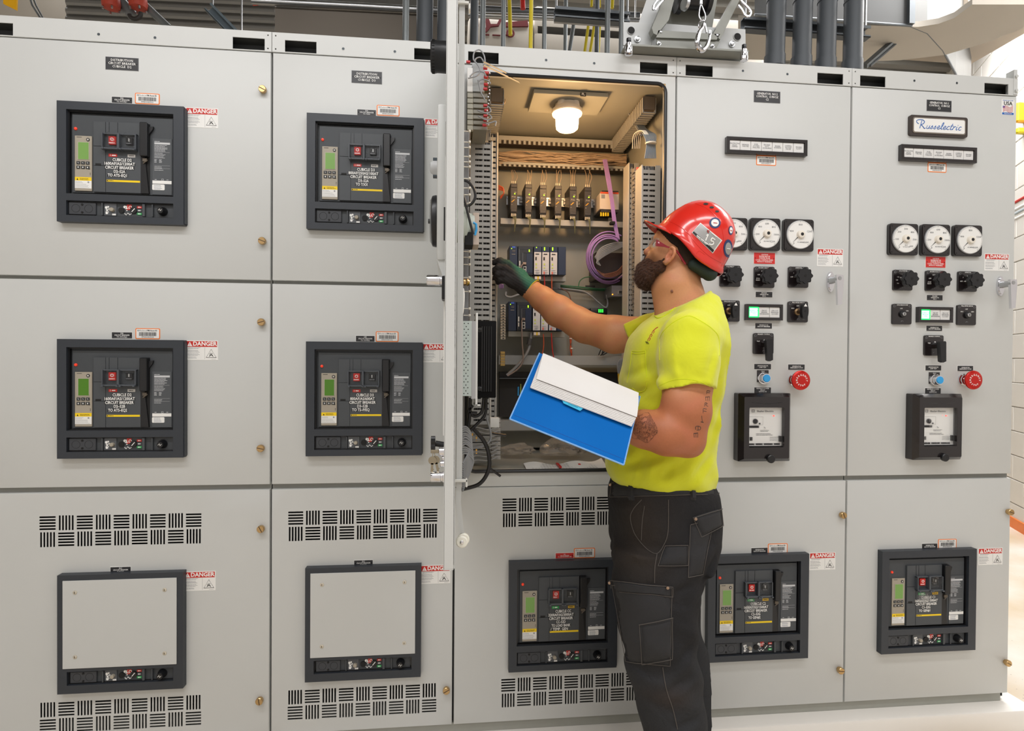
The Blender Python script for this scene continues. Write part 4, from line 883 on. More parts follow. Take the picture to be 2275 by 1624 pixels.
nm = {900: 'thin grey conduit at the right end of the brown duct', 942: 'thick dark conduit left of the raised door, first of two', 988: 'thick dark conduit just left of the raised door', 1052: 'dark conduit just right of the raised door, in shade',
      1071: 'grey conduit second to the right of the raised door', 1117: 'grey conduit left of the short yellow pipe', 1178: 'yellow conduit running the full height behind the open cabinet', 1208: 'dark grey conduit right of the yellow full-height pipe',
      1255: 'slim grey conduit below the left end of the crossing rack', 1348: 'bright grey conduit in front of the crossing rack, left one', 1379: 'bright grey conduit in front of the crossing rack, nearest the hoist', 1325: 'dark conduit between the slanted yellow pipes and the rack front'}
for px, rp, m, Y, _ in PX:
    D = Y-CAM[1]; r = rp*D/1300*1.0
    b = B(); a, c = seg(Y, (px, 190), (px+3, -70)); c = a+(c-a)*((4.56-a.z)/(c.z-a.z)); b.cyl(a, c, r, 16); tag(b.obj('conduit', m), nm[px], 'conduit', 'vertical conduits behind the cabinets')
for (x0, y0, x1, y1, l, r, m) in ((1296, 116, 1308, 50, 'slanted yellow pipe, leftmost of the three beside the crossing rack', .006, YC), (1308, 116, 1320, 58, 'slanted yellow pipe, middle of the three beside the crossing rack', .006, YC), (1329, 116, 1333, 55, 'slanted yellow pipe, right one of the three beside the crossing rack', .005, YC),
    (1131, -20, 1134, 78, 'short yellow pipe ending in a red ring', .008, YC), (1160, -20, 1162, 20, 'short red pipe hanging behind the grey pipework', .010, RED), (1300, -40, 1330, -5, 'yellow pipe high beside the rack', .008, YC), (1262, 116, 1275, 50, 'slanted pale conduit below the crossing rack', .008, COND),
    (1316, -30, 1314, 14, 'yellow pipe end above the crossing rack', .006, YC), (1331, -30, 1332, 16, 'second yellow pipe end above the crossing rack', .006, YC), (1362, -30, 1360, 18, 'third yellow pipe end above the crossing rack', .007, YC)):
    if y1 < 0 and y0 < 0: continue
    Y = 1.5; b = B(); a, c = seg(Y, (x0, y0+20 if y0 > 100 else y0), (x1, y1)); a = a+(a-c)*((4.56-a.z)/(a.z-c.z)) if y0 < 0 else a; b.cyl(a, c, r*1.5, 12); tag(b.obj('pipe', m), l, 'pipe')
# white insulated wall panels with red painted marks seen through the pipes
INS = mat('white_insulation', '#bcb5a9', .6, var=.05, scale=4)
t = thing('insulated_duct', 'long white insulated duct seen through the conduits behind the open cabinet', 'duct', tuple(at(1300, 100, 2.6)))
M_ = Matrix.Translation(t.location).inverted()
for (x0, y0, x1, y1) in ((1040, 45, 1184, 128), (1186, 46, 1700, 82), (1186, 83, 1700, 160)):
    b = B(); p = pp(2.6, [(x0, y0), (x1, y0), (x1, y1), (x0, y1)]); xs = [q[0] for q in p]; zs = [q[1] for q in p]
    b.box(min(xs), max(xs), 2.6, 2.9, min(zs), max(zs), .03, seg=2); b.obj('insulation_panel', INS, t, M=M_)
def decal(Y, pts, m, label, cat='marking', name='painted_mark'):
    b = B(); b.prism(pp(Y, pts), Y-.004, Y); return tag(b.obj(name, m), label, cat)
MAR = mat('maroon_paint', '#6b1f22', .6, var=.05)
t = thing('pipe_marking', 'dark red painted lettering shapes on the white insulation, right of the raised door', 'marking', tuple(at(1110, 55, 2.59)))
M_ = Matrix.Translation(t.location).inverted()
for P_ in ([(1052, 44), (1062, 44), (1063, 58), (1052, 50)], [(1078, 42), (1086, 42), (1090, 54), (1104, 54), (1110, 42), (1115, 44), (1108, 58), (1090, 60), (1086, 66), (1080, 72), (1076, 68), (1080, 60)], [(1122, 50), (1172, 46), (1174, 59), (1122, 60)]):
    b = B(); b.prism(pp(2.59, P_), 2.584, 2.599); b.obj('stroke', MAR, t, M=M_)
b = B(); c = at(1134, 73, 2.58); b.tube([(c.x+.026*math.cos(a), 2.585, c.z+.026*math.sin(a)) for a in [2*math.pi*k/20 for k in range(21)]], .008, 6); b.obj('ring', MAR, t, M=M_)
b = B()
for x0, x1, y0 in ((1076, 1087, 75), (1094, 1112, 76), (1123, 1133, 76)):
    p = pp(2.59, [(x0, y0), (x1, y0+3)]); b.box(p[0][0], p[1][0], 2.59, 2.6, p[1][1], p[0][1])
b.obj('small_dash', MAR, t, M=M_)
pipe('horizontal_pipe', 'bright steel pipe running level behind the thin conduits', 'pipe', 1.9, [(1040, 33), (1240, 40), (1420, 47)], .018, STEEL)
pipe('horizontal_pipe', 'dark pipe just above the bright level pipe', 'pipe', 2.0, [(1040, 20), (1240, 28), (1420, 36)], .024, DSTEEL)
# brown-grey duct behind the second cabinet
b = B(); p = pp(1.0, [(611, 16), (905, 30), (1010, 36), (1010, 150), (611, 150)]); b.prism(p, 1.0, 1.6); tag(b.obj('rectangular_duct', DUCTM), 'flat brown-grey sheet metal duct above the second cabinet', 'duct')
pipe('horizontal_pipe', 'bright tube along the top of the brown duct', 'pipe', .98, [(560, 2), (800, 14), (1010, 26)], .016, STEEL)
b = B(); p = pp(2.4, [(150, -60), (1010, -60), (1010, 0), (600, 0), (150, -15)]); b.prism(p, 2.4, 2.5); tag(b.obj('joist', DSTEEL), 'steel joist above the corrugated deck ribs', 'beam')
# deck-like ribbed panels at upper left
t = thing('ribbed_panel', 'ribbed metal panel above the far left cabinet', 'panel', tuple(at(400, 40, 2.2)))
M_ = Matrix.Translation(t.location).inverted()
for k in range(5):
    y = -12+k*19; b = B(); b.tube(seg(2.2, (150, y), (612, y+22)), .026, 10); o = b.obj('rib', DECK, t, M=M_)
    b = B(); b.tube(seg(2.24, (150, y+10), (612, y+32)), .014, 8); b.obj('groove', mat('deck_shadow_grey', '#5a5a58', .6, .4), t, M=M_)
b = B(); p = pp(2.6, [(-60, -60), (205, -60), (165, 60), (-60, 60)]); b.prism(p, 2.6, 2.62); tag(b.obj('wall_panel', INS), 'off-white panel at the upper left corner', 'panel')
pipe('hanging_cable', 'thin grey cable hanging at the upper left', 'cable', 1.8, [(62, -20), (72, 12), (90, 40)], .006, COND); pipe('hanging_cable', 'second thin cable at the upper left', 'cable', 1.85, [(68, -20), (80, 12), (98, 45)], .005, COND)
b = B(); p = pp(1.4, [(7, -10), (37, -8), (36, 22), (7, 8)]); b.prism(p, 1.4, 1.41); tag(b.obj('hanging_tag', mat('amber_tag', '#f0b400', .5)), 'yellow tag at the upper left corner', 'tag')
REDP = mat('red_oxide_paint', '#b5402c', .5, var=.15, scale=60)
for px, pz, l in ((247, 8, 'red painted pipe coupling, left one above the far left cabinet'), (307, 8, 'red painted pipe coupling, right one above the far left cabinet')):
    c = at(px, pz, 1.7); t = thing('pipe_coupling', l, 'coupling', tuple(c), 'red pipe couplings'); b = B(); b.lathe((0, 0, .06), (0, 0, -1), [(0, .03), (.03, .046), (.06, .05), (.085, .046), (.09, .03)], 18); b.obj('body', REDP, t)
    b = B()
    for k in range(4): a = 2*math.pi*k/4+.6; b.cyl((.04*math.cos(a), .04*math.sin(a), -.03), (.04*math.cos(a), .04*math.sin(a), -.045), .006, 6)
    b.obj('bolt', STEEL, t)
pipe('stub_pipe', 'grey pipe stub below the left red coupling', 'pipe', 1.75, [(270, 5), (300, 40)], .030, COND); pipe('stub_pipe', 'grey slanted pipe right of the red couplings', 'pipe', 1.75, [(318, 8), (375, 62)], .022, COND)
b = B(); b.tube([at(300+13*math.cos(a), 30+12*math.sin(a), 1.70) for a in [math.pi*k/10-.2 for k in range(11)]], .012, 8); tag(b.obj('pipe_hanger', mat('dark_rubber', '#2a2725', .6)), 'dark ring hanger around the grey pipe stub', 'hanger')
strut('brace_strut', 'slanted blue-grey steel brace above the far left cabinet', 'brace', 1.5, (468, 6), (535, 75), .05, mat('blue_grey_steel', '#6f7d86', .5, .4))
b = B(); p = pp(1.3, [(556, -10), (566, -10), (574, 12), (562, 13)]); b.prism(p, 1.3, 1.302); tag(b.obj('red_strap', mat('red_strap', '#b04632', .6)), 'short red strap hanging near the brown duct', 'strap')
# big duct elbow at upper right
DD = mat('dark_duct_paint', '#4b4c4c', .45, .3, var=.06, scale=3)
t = thing('duct_elbow', 'large dark grey duct turning away at the upper right', 'duct', tuple(at(1980, 30, 1.0)))
M_ = Matrix.Translation(t.location).inverted()
a = at(1915, 52, .95); L_ = at(2022, 56, .95)
b = B(); E_ = [at(2022, 56, .95), at(2060, 57, 1.0), at(2095, 47, 1.15), at(2125, 31, 1.4), at(2144, 18, 1.7), at(2160, 5, 2.1)]
ring = [(a.x-.6, .95), (a.x, .95)]+[(e.x, e.y) for e in E_]
for (x0, y0), (x1, y1) in zip(ring, ring[1:]): b.quad((x0, y0, a.z+.002), (x1, y1, a.z+.002), (x1, y1, a.z+1.0), (x0, y0, a.z+1.0))
b.obj('outer_side', DD, t, 60, M=M_)
b = B(); b.tube([(x, y, a.z+.006) for x, y in ring], .007, 8); b.obj('seam_rib', DSTEEL, t, M=M_)
b = B(); b.box(L_.x-.02, L_.x+.012, .93, .955, L_.z, L_.z+1.2); b.obj('flange', DSTEEL, t, M=M_)
def atz(px, py, z):
    d = _f+CR*(px-1137.5)/FPX-CU*(py-812)/FPX; p = CAM+d*(z-CAM[2])/d[2]; return float(p[0]), float(p[1])
t = thing('white_duct_bottom', 'broad off-white insulated duct underside curving at the upper right', 'duct', tuple(at(2050, 100, 1.9)))
M_ = Matrix.Translation(t.location).inverted()
P_ = [atz(px, py, a.z) for px, py in ((1640, 46), (2040, 60), (2085, 53), (2120, 40), (2160, 10), (2330, 10), (2320, 34), (2275, 62), (2200, 92), (2100, 122), (2000, 134), (1900, 137), (1640, 132))]
b = B(); b.prism(P_, a.z, a.z+.03, axis='z'); b.obj('insulated_bottom', INS, t, 40, M=M_)
b = B(); p0, p1 = at(1922, 146, 1.12), at(2028, 54, 1.12)
d = p1-p0; b.tube([p0, p1], .018, 4); b.tube([p0+Vector((.03, 0, 0)), p1+Vector((.03, 0, 0))], .007, 6); o = b.obj('angle_brace', DSTEEL); tag(o, 'slanted galvanised angle brace under the big grey duct', 'brace')
b = B(); p = pp(1.6, [(2150, -40), (2330, -40), (2330, 44), (2152, 30)]); b.prism(p, 1.6, 2.2); tag(b.obj('duct_branch', mat('beige_duct_wrap', '#a89c8c', .6, var=.08, scale=5)), 'beige wrapped duct branch at the top right corner', 'duct')
# conduits on the right wall
for k, (y0, m, l) in enumerate(((447, mat('red_conduit', '#c23a34', .5), 'red conduit on the block wall at the right edge'), (463, OFFW, 'upper white conduit on the block wall at the right edge'), (472, mat('pale_blue_conduit', '#b9c4ca', .5), 'pale blue conduit on the block wall at the right edge'), (484, OFFW, 'lower white conduit on the block wall at the right edge'), (843, OFFW, 'thin white conduit low on the block wall at the right edge'))):
    c = at(2262, y0, 2.42); b = B(); b.tube([c-DIR*1.2, c+DIR*1.5], .014 if k < 4 else .010, 10); tag(b.obj('wall_conduit', m), l, 'conduit')
for y0, y1, m, l in ((232, 275, mat('amber_strap', '#d9a213', .5), 'yellow cover on the block wall behind the right end cabinet'), (288, 300, YC, 'narrow yellow pipe on the block wall at the right edge')):
    a_, c_ = at(2262, y0, 2.35), at(2262, y1, 2.35); b = B(); b.box(a_.x-.05, a_.x+.4, a_.y-.05, a_.y, c_.z, a_.z, .01); tag(b.obj('wall_box', m), l, 'cover')

# ---------------------------------------------------------------- hoist carriage on top of the cabinets
LG = mat('light_grey_enamel', '#bcbfbf', .35, var=.03, spec=.5); MG = mat('mid_grey_enamel', '#84867f', .4, var=.04)
HO = at(1520, 95, -.02); t = thing('hoist_carriage', 'light grey hoist carriage straddling the cabinet top above the worker', 'hoist', tuple(HO)); M_ = Matrix.Translation(HO).inverted()
def hp(name, Y0, Y1, pts, m, sub=None, sm=30, bev=0):
    b = B(); b.prism(pp(Y0, pts), Y0, Y1); return b.obj(name, m, sub or t, sm, M=M_)
hp('end_plate', .03, .036, [(1385, 49), (1450, 51), (1462, 105), (1385, 100)], LG)
hp('end_plate', .03, .036, [(1610, 62), (1656, 65), (1657, 118), (1580, 113)], LG)
hp('cross_plate', .028, .034, [(1448, 50), (1612, 63), (1612, 112), (1448, 105)], LG)
hp('front_flange', -.05, .03, [(1390, 97), (1662, 111), (1665, 115), (1390, 101)], MG)
hp('front_web', -.012, -.006, [(1460, 84), (1600, 92), (1590, 110), (1458, 101)], MG)
hp('front_web', -.02, -.010, [(1463, 67), (1600, 76), (1592, 88), (1458, 83)], MG)
hp('inner_plate', .05, .054, [(1480, -40), (1600, -40), (1580, 75), (1482, 60)], MG)
for P_ in ([(1452, 66), (1458, 78), (1476, 75), (1502, -20), (1492, -20), (1475, 0)], ):
    hp('side_arm', -.02, .012, [(1448, 62), (1452, 74), (1460, 78), (1468, 66), (1486, 44), (1503, -20), (1476, -20), (1470, 10)], MG)
hp('side_arm', .06, .07, [(1420, 50), (1456, 54), (1480, -10), (1440, -10)], LG)
hp('side_arm', -.02, .012, [(1585, 74), (1600, 88), (1648, -10), (1632, -10)], MG)
for (px, py) in ((1402, 68), (1638, 82)):
    c = at(px, py, .028); b = B(); b.lathe(c, (0, -1, 0), [(0, .0135), (.002, .0135), (.002, .0125)], 24); b.obj('round_hole_rim', LG, t, M=M_)
    b = B(); b.lathe(c+Vector((0, -.0015, 0)), (0, -1, 0), [(0, .0125), (.001, .0125)], 24); b.obj('round_hole', BLACKM, t, M=M_)
for (px, py, r) in ((1416, 87, .009), (1626, 98, .009), (1467, 73, .006), (1592, 80, .006), (1464, 97, .006), (1583, 103, .006)):
    c = at(px, py, -.014 if r < .008 else .026); b = B(); b.lathe(c, (0, -1, 0), [(0, r*1.2), (.002, r*1.2), (.002, r*.85), (.008, r*.8), (.009, r*.4)], 12); b.obj('bolt', STEEL, t, M=M_)
for (px, py) in ((1395, 97), (1650, 111)):
    b = B(); c = at(px, py, -.045); c.y = -.055; b.lathe(c+Vector((0, 0, .012)), (0, 0, -1), [(0, .008), (.010, .0085), (.011, .0065), (.014, .0065)], 6); w = b.obj('roller_bolt', BLACK, t, M=M_)
    b = B(); b.lathe(c+Vector((0, 0, -.004)), (0, 0, -1), [(0, .009), (.010, .009), (.012, .012), (.030, .0135), (.038, .0125), (.040, .007)], 20); b.obj('guide_roller', CHROME, t, M=M_)
for P_ in ([(1451, 22), (1453, 12), (1462, 0), (1475, -8), (1476, -3), (1466, 8), (1455, 22)], [(1640, -8), (1648, 4), (1662, 18), (1668, 28), (1664, 36), (1655, 34), (1648, 22), (1640, 12)]):
    b = B(); b.tube([(v.x, v.y, v.z) for v in spline(seg(-.05, *P_), 5)], .004, 6); b.obj('shackle_plate_edge', CHROME, t, M=M_)
b = B(); c = at(1515, 0, -.0); b.lathe(c+Vector((-.02, 0, .0)), (1, 0, 0), [(0, .042), (.016, .045), (.018, .03), (.10, .028), (.102, .045), (.118, .042)], 28); b.obj('cable_drum', BLACK, t, M=M_)
b = B(); c = at(1519, 8, -.05); b.lathe(c, (1, .3, 0), [(0, .02), (.01, .022), (.012, .012)], 16); b.obj('sheave', STEEL, t, M=M_)
# wire rope and hook
HK = at(1556, 40, -.085); t2 = thing('hoist_hook', 'zinc-plated safety hook hanging from a steel cable loop', 'hook', tuple(HK)); M2 = Matrix.Translation(HK).inverted()
def hs(*p): return seg(-.085, *p)
b = B(); b.tube(hs((1557, -30), (1557, 10)), .0036, 8); b.tube(spline(hs((1557, 8), (1554, 22), (1553, 36), (1558, 46)), 5), .0024, 6); b.tube(spline(hs((1557, 8), (1563, 22), (1567, 34), (1566, 44), (1560, 46)), 5), .0022, 6); b.obj('wire_rope', STEEL, t2, M=M2)
b = B(); b.tube(hs((1557, -5), (1557, 10)), .0052, 10); b.obj('ferrule', STEEL, t2, M=M2)
b = B(); b.tube(spline(hs((1562, 44), (1554, 48), (1552, 58), (1557, 62), (1564, 56), (1565, 46), (1561, 43)), 5), .0026, 8); b.obj('eye', CHROME, t2, M=M2)
hk = hs((1564, 52), (1560, 62), (1553, 74), (1549, 90), (1551, 104), (1559, 112), (1568, 106), (1574, 92), (1577, 78), (1577, 68)); sp = spline(hk, 6)
b = B(); b.tube(sp, [.0045+.0045*math.sin(math.pi*min(1, i/len(sp)*1.15))**1.5*(1 if i < len(sp)*.9 else .6) for i in range(len(sp))], 10); b.obj('hook_body', CHROME, t2, M=M2)
b = B(); b.tube(hs((1566, 53), (1570, 73)), .0035, 6); b.obj('safety_latch', STEEL, t2, M=M2)
# ================================================================ OPEN DOOR OF THE MIDDLE CABINET
DT = thing('open_cabinet_door', 'tall grey door standing open, seen edge-on beside the lit compartment', 'door', (-.003, -.012, .93))
def adopt_door(o): o.parent = DT; o.matrix_parent_inverse = Matrix.Translation(DT.location).inverted(); return tag(o, 'white curved pull')
def dm(name, b, m, par=None, sm=35): return b.obj(name, m, par or DT, sm, M=Matrix.Translation((.003, .012, -.93)))
DW = .775; z0, z1 = .932, 2.347
b = B(); b.box(-.026, -.023, -DW, -.002, z0, z1, .001); b.box(-.026, -.003, -DW, -DW+.003, z0, z1, .001); b.box(-.026, -.003, -.010, -.004, z0, z1); b.box(-.026, -.003, -DW, -.004, z0, z0+.003); b.box(-.026, -.003, -DW, -.004, z1-.003, z1)
b.box(-.006, -.003, -DW, -DW+.03, z0, z1); dm('door_leaf', b, PAINT)
b = B(); q = [(.0, 2.55), (.0, 1.10), (-.001, 1.05), (.009, .985), (.018, .985), (.010, 1.05), (.0125, 1.10), (.0125, 2.55)]
b.prism(q, -.70, -.694); dm('latch_rod', b, PAINT)
for zz in (2.125, 1.10):
    b = B(); b.box(-.003, .024, -.708, -.702, zz-.003, zz+.003, .001); b.box(.020, .024, -.708, -.690, zz-.014, zz+.003, .001); dm('rod_guide', b, mat('rod_guide_pale', '#dcdcd6', .4))
for dx in (0, .008):
    b = B(); b.lathe((.0125+dx*.5, -.712+dx*2.2, .972), (0, -1, .0), [(0, .0100), (.002, .0128), (.008, .0128), (.010, .0105)], 24); o = dm('roller', b, mat('nylon_white', '#efeee2', .35)); tag(o, 'white nylon roller')
b = B(); b.lathe((.0125, -.722, .972), (0, -1, 0), [(0, .0042), (.002, .004), (.003, .0025)], 12); dm('roller_pin', b, CHROME)
b = B(); b.box(-.003, .0, -.5, -.04, 1.0, 2.3); dm('inner_skin', b, PAINT2)
# handles and fittings on the outer face
def dth(name, label, cat, p, group=None): return thing(name, label, cat, tuple(p), group)
def outer(name, label, cat, group=None, p=(-.026, -.4, 1.5)):
    t = thing(name, label, cat, p, group); return t, Matrix.Translation(Vector(p)).inverted()
def bxp(b, Y0, Y1, px0, px1, py0, py1, bev=0, Yr=None, seg=1):
    Yr = Y0 if Yr is None else Yr; a = at(px0, py0, Yr); c = at(px1, py1, Yr); b.box(a.x, c.x, Y0, Y1, c.z, a.z, bev, seg=seg); return b
t, M_ = outer('alarm_horn', 'black cylindrical alarm horn with slotted rim, high on the open door', 'horn', p=tuple(at(985, 128, -.45)))
c = at(997, 128, -.45); rr = 33/855.
b = B(); b.lathe((-.026, c.y, c.z), (-1, 0, 0), [(0, rr*.98), (.026, rr*.97), (.030, rr), (.040, rr), (.043, rr*.93)], 40); b.obj('body', BLACK, t, M=M_)
for k in range(28):
    a = 2*math.pi*k/28; b = B(); b.box(-.0035, .0035, -.0011, .0011, -.0012, .0012, M=Matrix.Translation((-.062, c.y+rr*math.cos(a), c.z+rr*math.sin(a))) @ Matrix.Rotation(a, 4, 'X')); b.obj('sound_slot', BLACKM, t, M=M_)
t, M_ = outer('operator_panel', 'shallow grey hooded operator panel on the outside of the open door', 'panel', p=tuple(at(988, 420, -.5)))
b = B(); a, c = at(978, 229, -.62), at(978, 578, -.62); q = [(-.62, c.z-.03), (-.62, a.z-.012), (-.61, a.z), (-.27, a.z), (-.26, a.z-.02), (-.26, c.z+.01)]
b.box(-.047, -.026, -.62, -.26, c.z, a.z, .006, seg=2); b.prism([(-.047, c.z+.003), (-.026, c.z+.003), (-.026, c.z-.055)], -.615, -.30); b.obj('hood', PAINT, t, M=M_)
b = B(); bxp(b, -.68, -.66, 990, 998.5, 270, 341); bxp(b, -.68, -.66, 986, 998, 460, 531); b.obj('mounting_clip', BLACKM, t, M=M_)
b = B(); bxp(b, -.42, -.4, 962, 982, 350, 392); b.box(-.052, -.026, -.42, -.36, at(0, 445, -.42).z, at(0, 350, -.42).z, .002); b.obj('side_block', mat('dark_teal_plastic', '#39444b', .4), t, M=M_)
t, M_ = outer('pilot_lamp', 'clear domed pilot lamp on the outside of the open door', 'lamp', p=tuple(at(962, 372, -.5)))
c = at(972, 373, -.5); b = B(); b.lathe((-.040, -.5, c.z), (-1, 0, 0), [(0, .0165), (.006, .017), (.012, .0165), (.020, .0165), (.026, .013), (.0275, .008)], 24); b.obj('lens', mat('frosted_lens', '#eef0f2', .15, trans=.5, var=0), t, M=M_)
b = B(); b.lathe((-.026, -.5, c.z), (-1, 0, 0), [(0, .014), (.015, .014)], 20); b.obj('collar', CHROME, t, M=M_)
t, M_ = outer('synchroscope_dial', 'large round glass dial seen edge-on, on the outside of the open door', 'meter', p=tuple(at(968, 488, -.5)))
c = at(972, 488, -.5); b = B(); b.lathe((-.045, -.48, c.z), (-1, 0, 0), [(0, .062), (.008, .064), (.016, .062), (.019, .055)], 36); b.obj('bezel', BLACK, t, M=M_); b = B(); b.lathe((-.0642, -.48, c.z), (-1, 0, 0), [(0, .054), (.003, .052)], 36); b.obj('glass', CLEAR, t, M=M_)
b = B(); b.lathe((-.067, -.48, c.z), (-1, 0, 0), [(0, .006), (.005, .006)], 12); b.obj('reset_knob', BLACK, t, M=M_)
def turret(label, px, py, L, r, Y=-.62, m=CHROME, extra=None, group='chrome knobs on the open door', par=True):
    c = at(px, py, Y); t, M_ = outer('chrome_knob', label, 'knob', group, tuple(c))
    b = B(); b.lathe((-.026, Y, c.z), (-1, 0, 0), [(0, r*1.05), (.004, r*1.05), (.005, r*.85), (L*.28, r*.85), (L*.3, r), (L*.93, r), (L, r*.9)], 28); b.obj('barrel', m, t, M=M_); return t, M_, c
t, M_, c = turret('chrome push knob on the outside of the open door, mid height', 965, 623, .043, .0125)
b = B(); b.box(-.0345, -.026, -.645, -.595, at(0, 650, -.62).z, at(0, 595, -.62).z, .002); b.obj('back_plate', BLACK, t, M=M_)
turret('large chrome knob lowest on the edge of the open door', 965, 1059, .032, .0125)
t, M_, c = turret('keyed chrome lock with two keys hanging from it', 978, 1003, .013, .0105)
b = B(); k0 = (-.040, -.62, c.z+.0); b.box(-.058, -.039, -.6215, -.6185, c.z-.004, c.z+.004, .001); b.obj('key_in_lock', mat('nickel_brass', '#a59b86', .3, .9), t, M=M_)
for dx, a in ((0, .05), (.004, -.2)):
    b = B(); T = Matrix.Translation((-.053+dx, -.622+dx, c.z-.006)) @ Matrix.Rotation(a, 4, 'Y'); b.lathe((0, 0, -.014), (0, -1, 0), [(0, .0095), (.0016, .0095)], 18); b.box(-.0028, .0028, -.0016, 0, -.040, -.020); b.box(.0028, .0045, -.0016, 0, -.036, -.033)
    b.box(-.001, .001, -.001, 0, -.006, .008); b.obj('hanging_key', mat('nickel_brass', '#a59b86', .3, .9), t, M=M_ @ T)
turret('small chrome lock face just above the lowest chrome knob', 981, 1030, .010, .007); turret('tiny chrome screw head above the lowest chrome knob', 984, 1018, .006, .005)
c = at(974, 985, -.6); t, M_ = outer('lobed_knob', 'black lobed knob above the hanging keys on the open door', 'knob', None, tuple(c))
b = B(); L = [((.0165+.0018*math.cos(7*a))*math.cos(a)-.6, (.0165+.0018*math.cos(7*a))*math.sin(a)+c.z) for a in [2*math.pi*k/42 for k in range(42)]]; b.prism(L, -.058, -.048, axis='x'); b.obj('knob', BLACK, t, M=M_); b = B(); b.cyl((-.026, -.6, c.z-.004), (-.048, -.6, c.z), .007, 12); b.obj('shaft', BLACK, t, M=M_)
b = B(); b.box(-.0305, -.026, -.60, -.50, at(0, 975, -.6).z, at(0, 652, -.6).z, .001); tag(b.obj('door_label_holder', OFFW), 'white vertical strip on the outside of the open door', 'strip')
# inner side of the door
t, M_ = outer('meter_back', 'round instrument back with beige terminal plate inside the open door', 'meter', None, tuple(at(1045, 505, -.45)))
b = B(); c = at(1040, 500, -.45); b.lathe((.0, -.45, c.z), (1, 0, 0), [(0, .045), (.025, .045), (.032, .03), (.045, .028)], 28); b.obj('drum', mat('pale_mint', '#c3cbc2', .4), t, M=M_); b = B(); bxp(b, -.48, -.42, 1033, 1051, 515, 545, .001); b.obj('terminal_block', BLACKM, t, M=M_)
b = B(); bxp(b, -.47, -.40, 1051, 1064, 472, 544, .001); b.obj('terminal_plate', mat('beige_plate', '#c3b3a6', .5), t, M=M_); b = B(); c = at(1055, 508, -.48); b.tube([(c.x-.004, -.478, c.z+.016), (c.x+.003, -.478, c.z+.012), (c.x+.004, -.478, c.z-.002), (c.x, -.478, c.z-.016)], .003, 8); b.obj('blue_jumper', BLUEB, t, M=M_)
t, M_ = outer('perforated_bracket', 'pale perforated steel bracket inside the lower part of the open door', 'bracket', None, tuple(at(1037, 790, -.55)))
b = B(); H = []; a = at(1026, 713, -.55); c = at(1047, 880, -.55)
for i in range(13):
    for j in range(2):
        xx = a.x+.006+j*.0095+.0; zz = a.z-.006-i*(a.z-c.z-.012)/12; H.append((xx-.0012, xx+.0012, zz-.0012, zz+.0012))
        if i < 12: H.append((a.x+.0108-.0012, a.x+.0108+.0012, zz-.0075-.0012, zz-.0075+.0012)) if j == 0 else None
H = [h for h in H if h]
plate(a.x, c.x, c.z, a.z, H, y=-.55, th=.003, ch=.0006, inner=.002).obj('perforated_plate', mat('pale_zinc_paint', '#bcc8c4', .4, .2), t, M=M_)
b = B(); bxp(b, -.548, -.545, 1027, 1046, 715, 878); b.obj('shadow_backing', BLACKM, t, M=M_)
b = B(); bxp(b, -.53, -.50, 1048, 1056, 713, 886); b.obj('side_rail', STEEL, t, M=M_)
t, M_ = outer('display_back', 'black back box of the operator display inside the open door', 'display', None, tuple(at(1082, 800, -.42)))
b = B(); bxp(b, -.42, -.12, 1061, 1102, 712, 884, .003, seg=2); b.obj('case', mat('black_ribbed_case', '#0c0c0d', .7, spec=.15), t, M=M_)
b = B()
for k in range(5): bxp(b, -.424, -.42, 1070+k*5, 1072+k*5, 725, 870)
b.obj('case_rib', BLACKM, t, M=M_)
b = B(); bxp(b, -.47, -.40, 1057.5, 1060.5, 695, 901); b.box(at(1057, 900, -.47).x, at(1067, 900, -.47).x, -.47, -.455, at(0, 903, -.47).z, at(0, 900, -.47).z); b.obj('white_flange', OFFW, t, M=M_)
b = B()
for py in (733, 863): c = at(1062, py, -.46); b.lathe(c, (1, 0, 0), [(0, .004), (.004, .006), (.009, .006)], 12)
b.obj('thumb_screw', BLACK, t, M=M_)
# ================================================================ INTERIOR OF THE OPEN CABINET
WG = mat('grey_wire', '#8d8f92', .45, var=.06); WB = mat('black_wire', '#17171a', .4, var=.05); WP = mat('purple_cable', '#a884c4', .4, var=.05); WW = mat('pale_wire_tan', '#b09a84', .5, var=.08)
WGR = mat('green_wire', '#2f6e48', .45, var=.05); WO = mat('orange_wire', '#c5532c', .45, var=.05); TIE = mat('nylon_tie', '#efe9dc', .4)
IB = .58
b = B(); b.box(.06, .75, IB, IB+.003, .975, 2.315); tag(b.obj('mounting_panel', PAINT2, CC), 'grey back mounting panel')
b = B(); b.box(.003, .756, .03, .6, .955, .962); b.box(.003, .006, .03, .6, .962, 2.335); b.box(.753, .756, .03, .6, .962, 2.335); b.box(.003, .756, .03, .6, 2.325, 2.328); b.obj('compartment_liner', PAINT2, CC)
b = B(); b.box(.01, .75, .035, .10, .962, .985, .003); b.obj('floor_lip', PAINT2, CC)
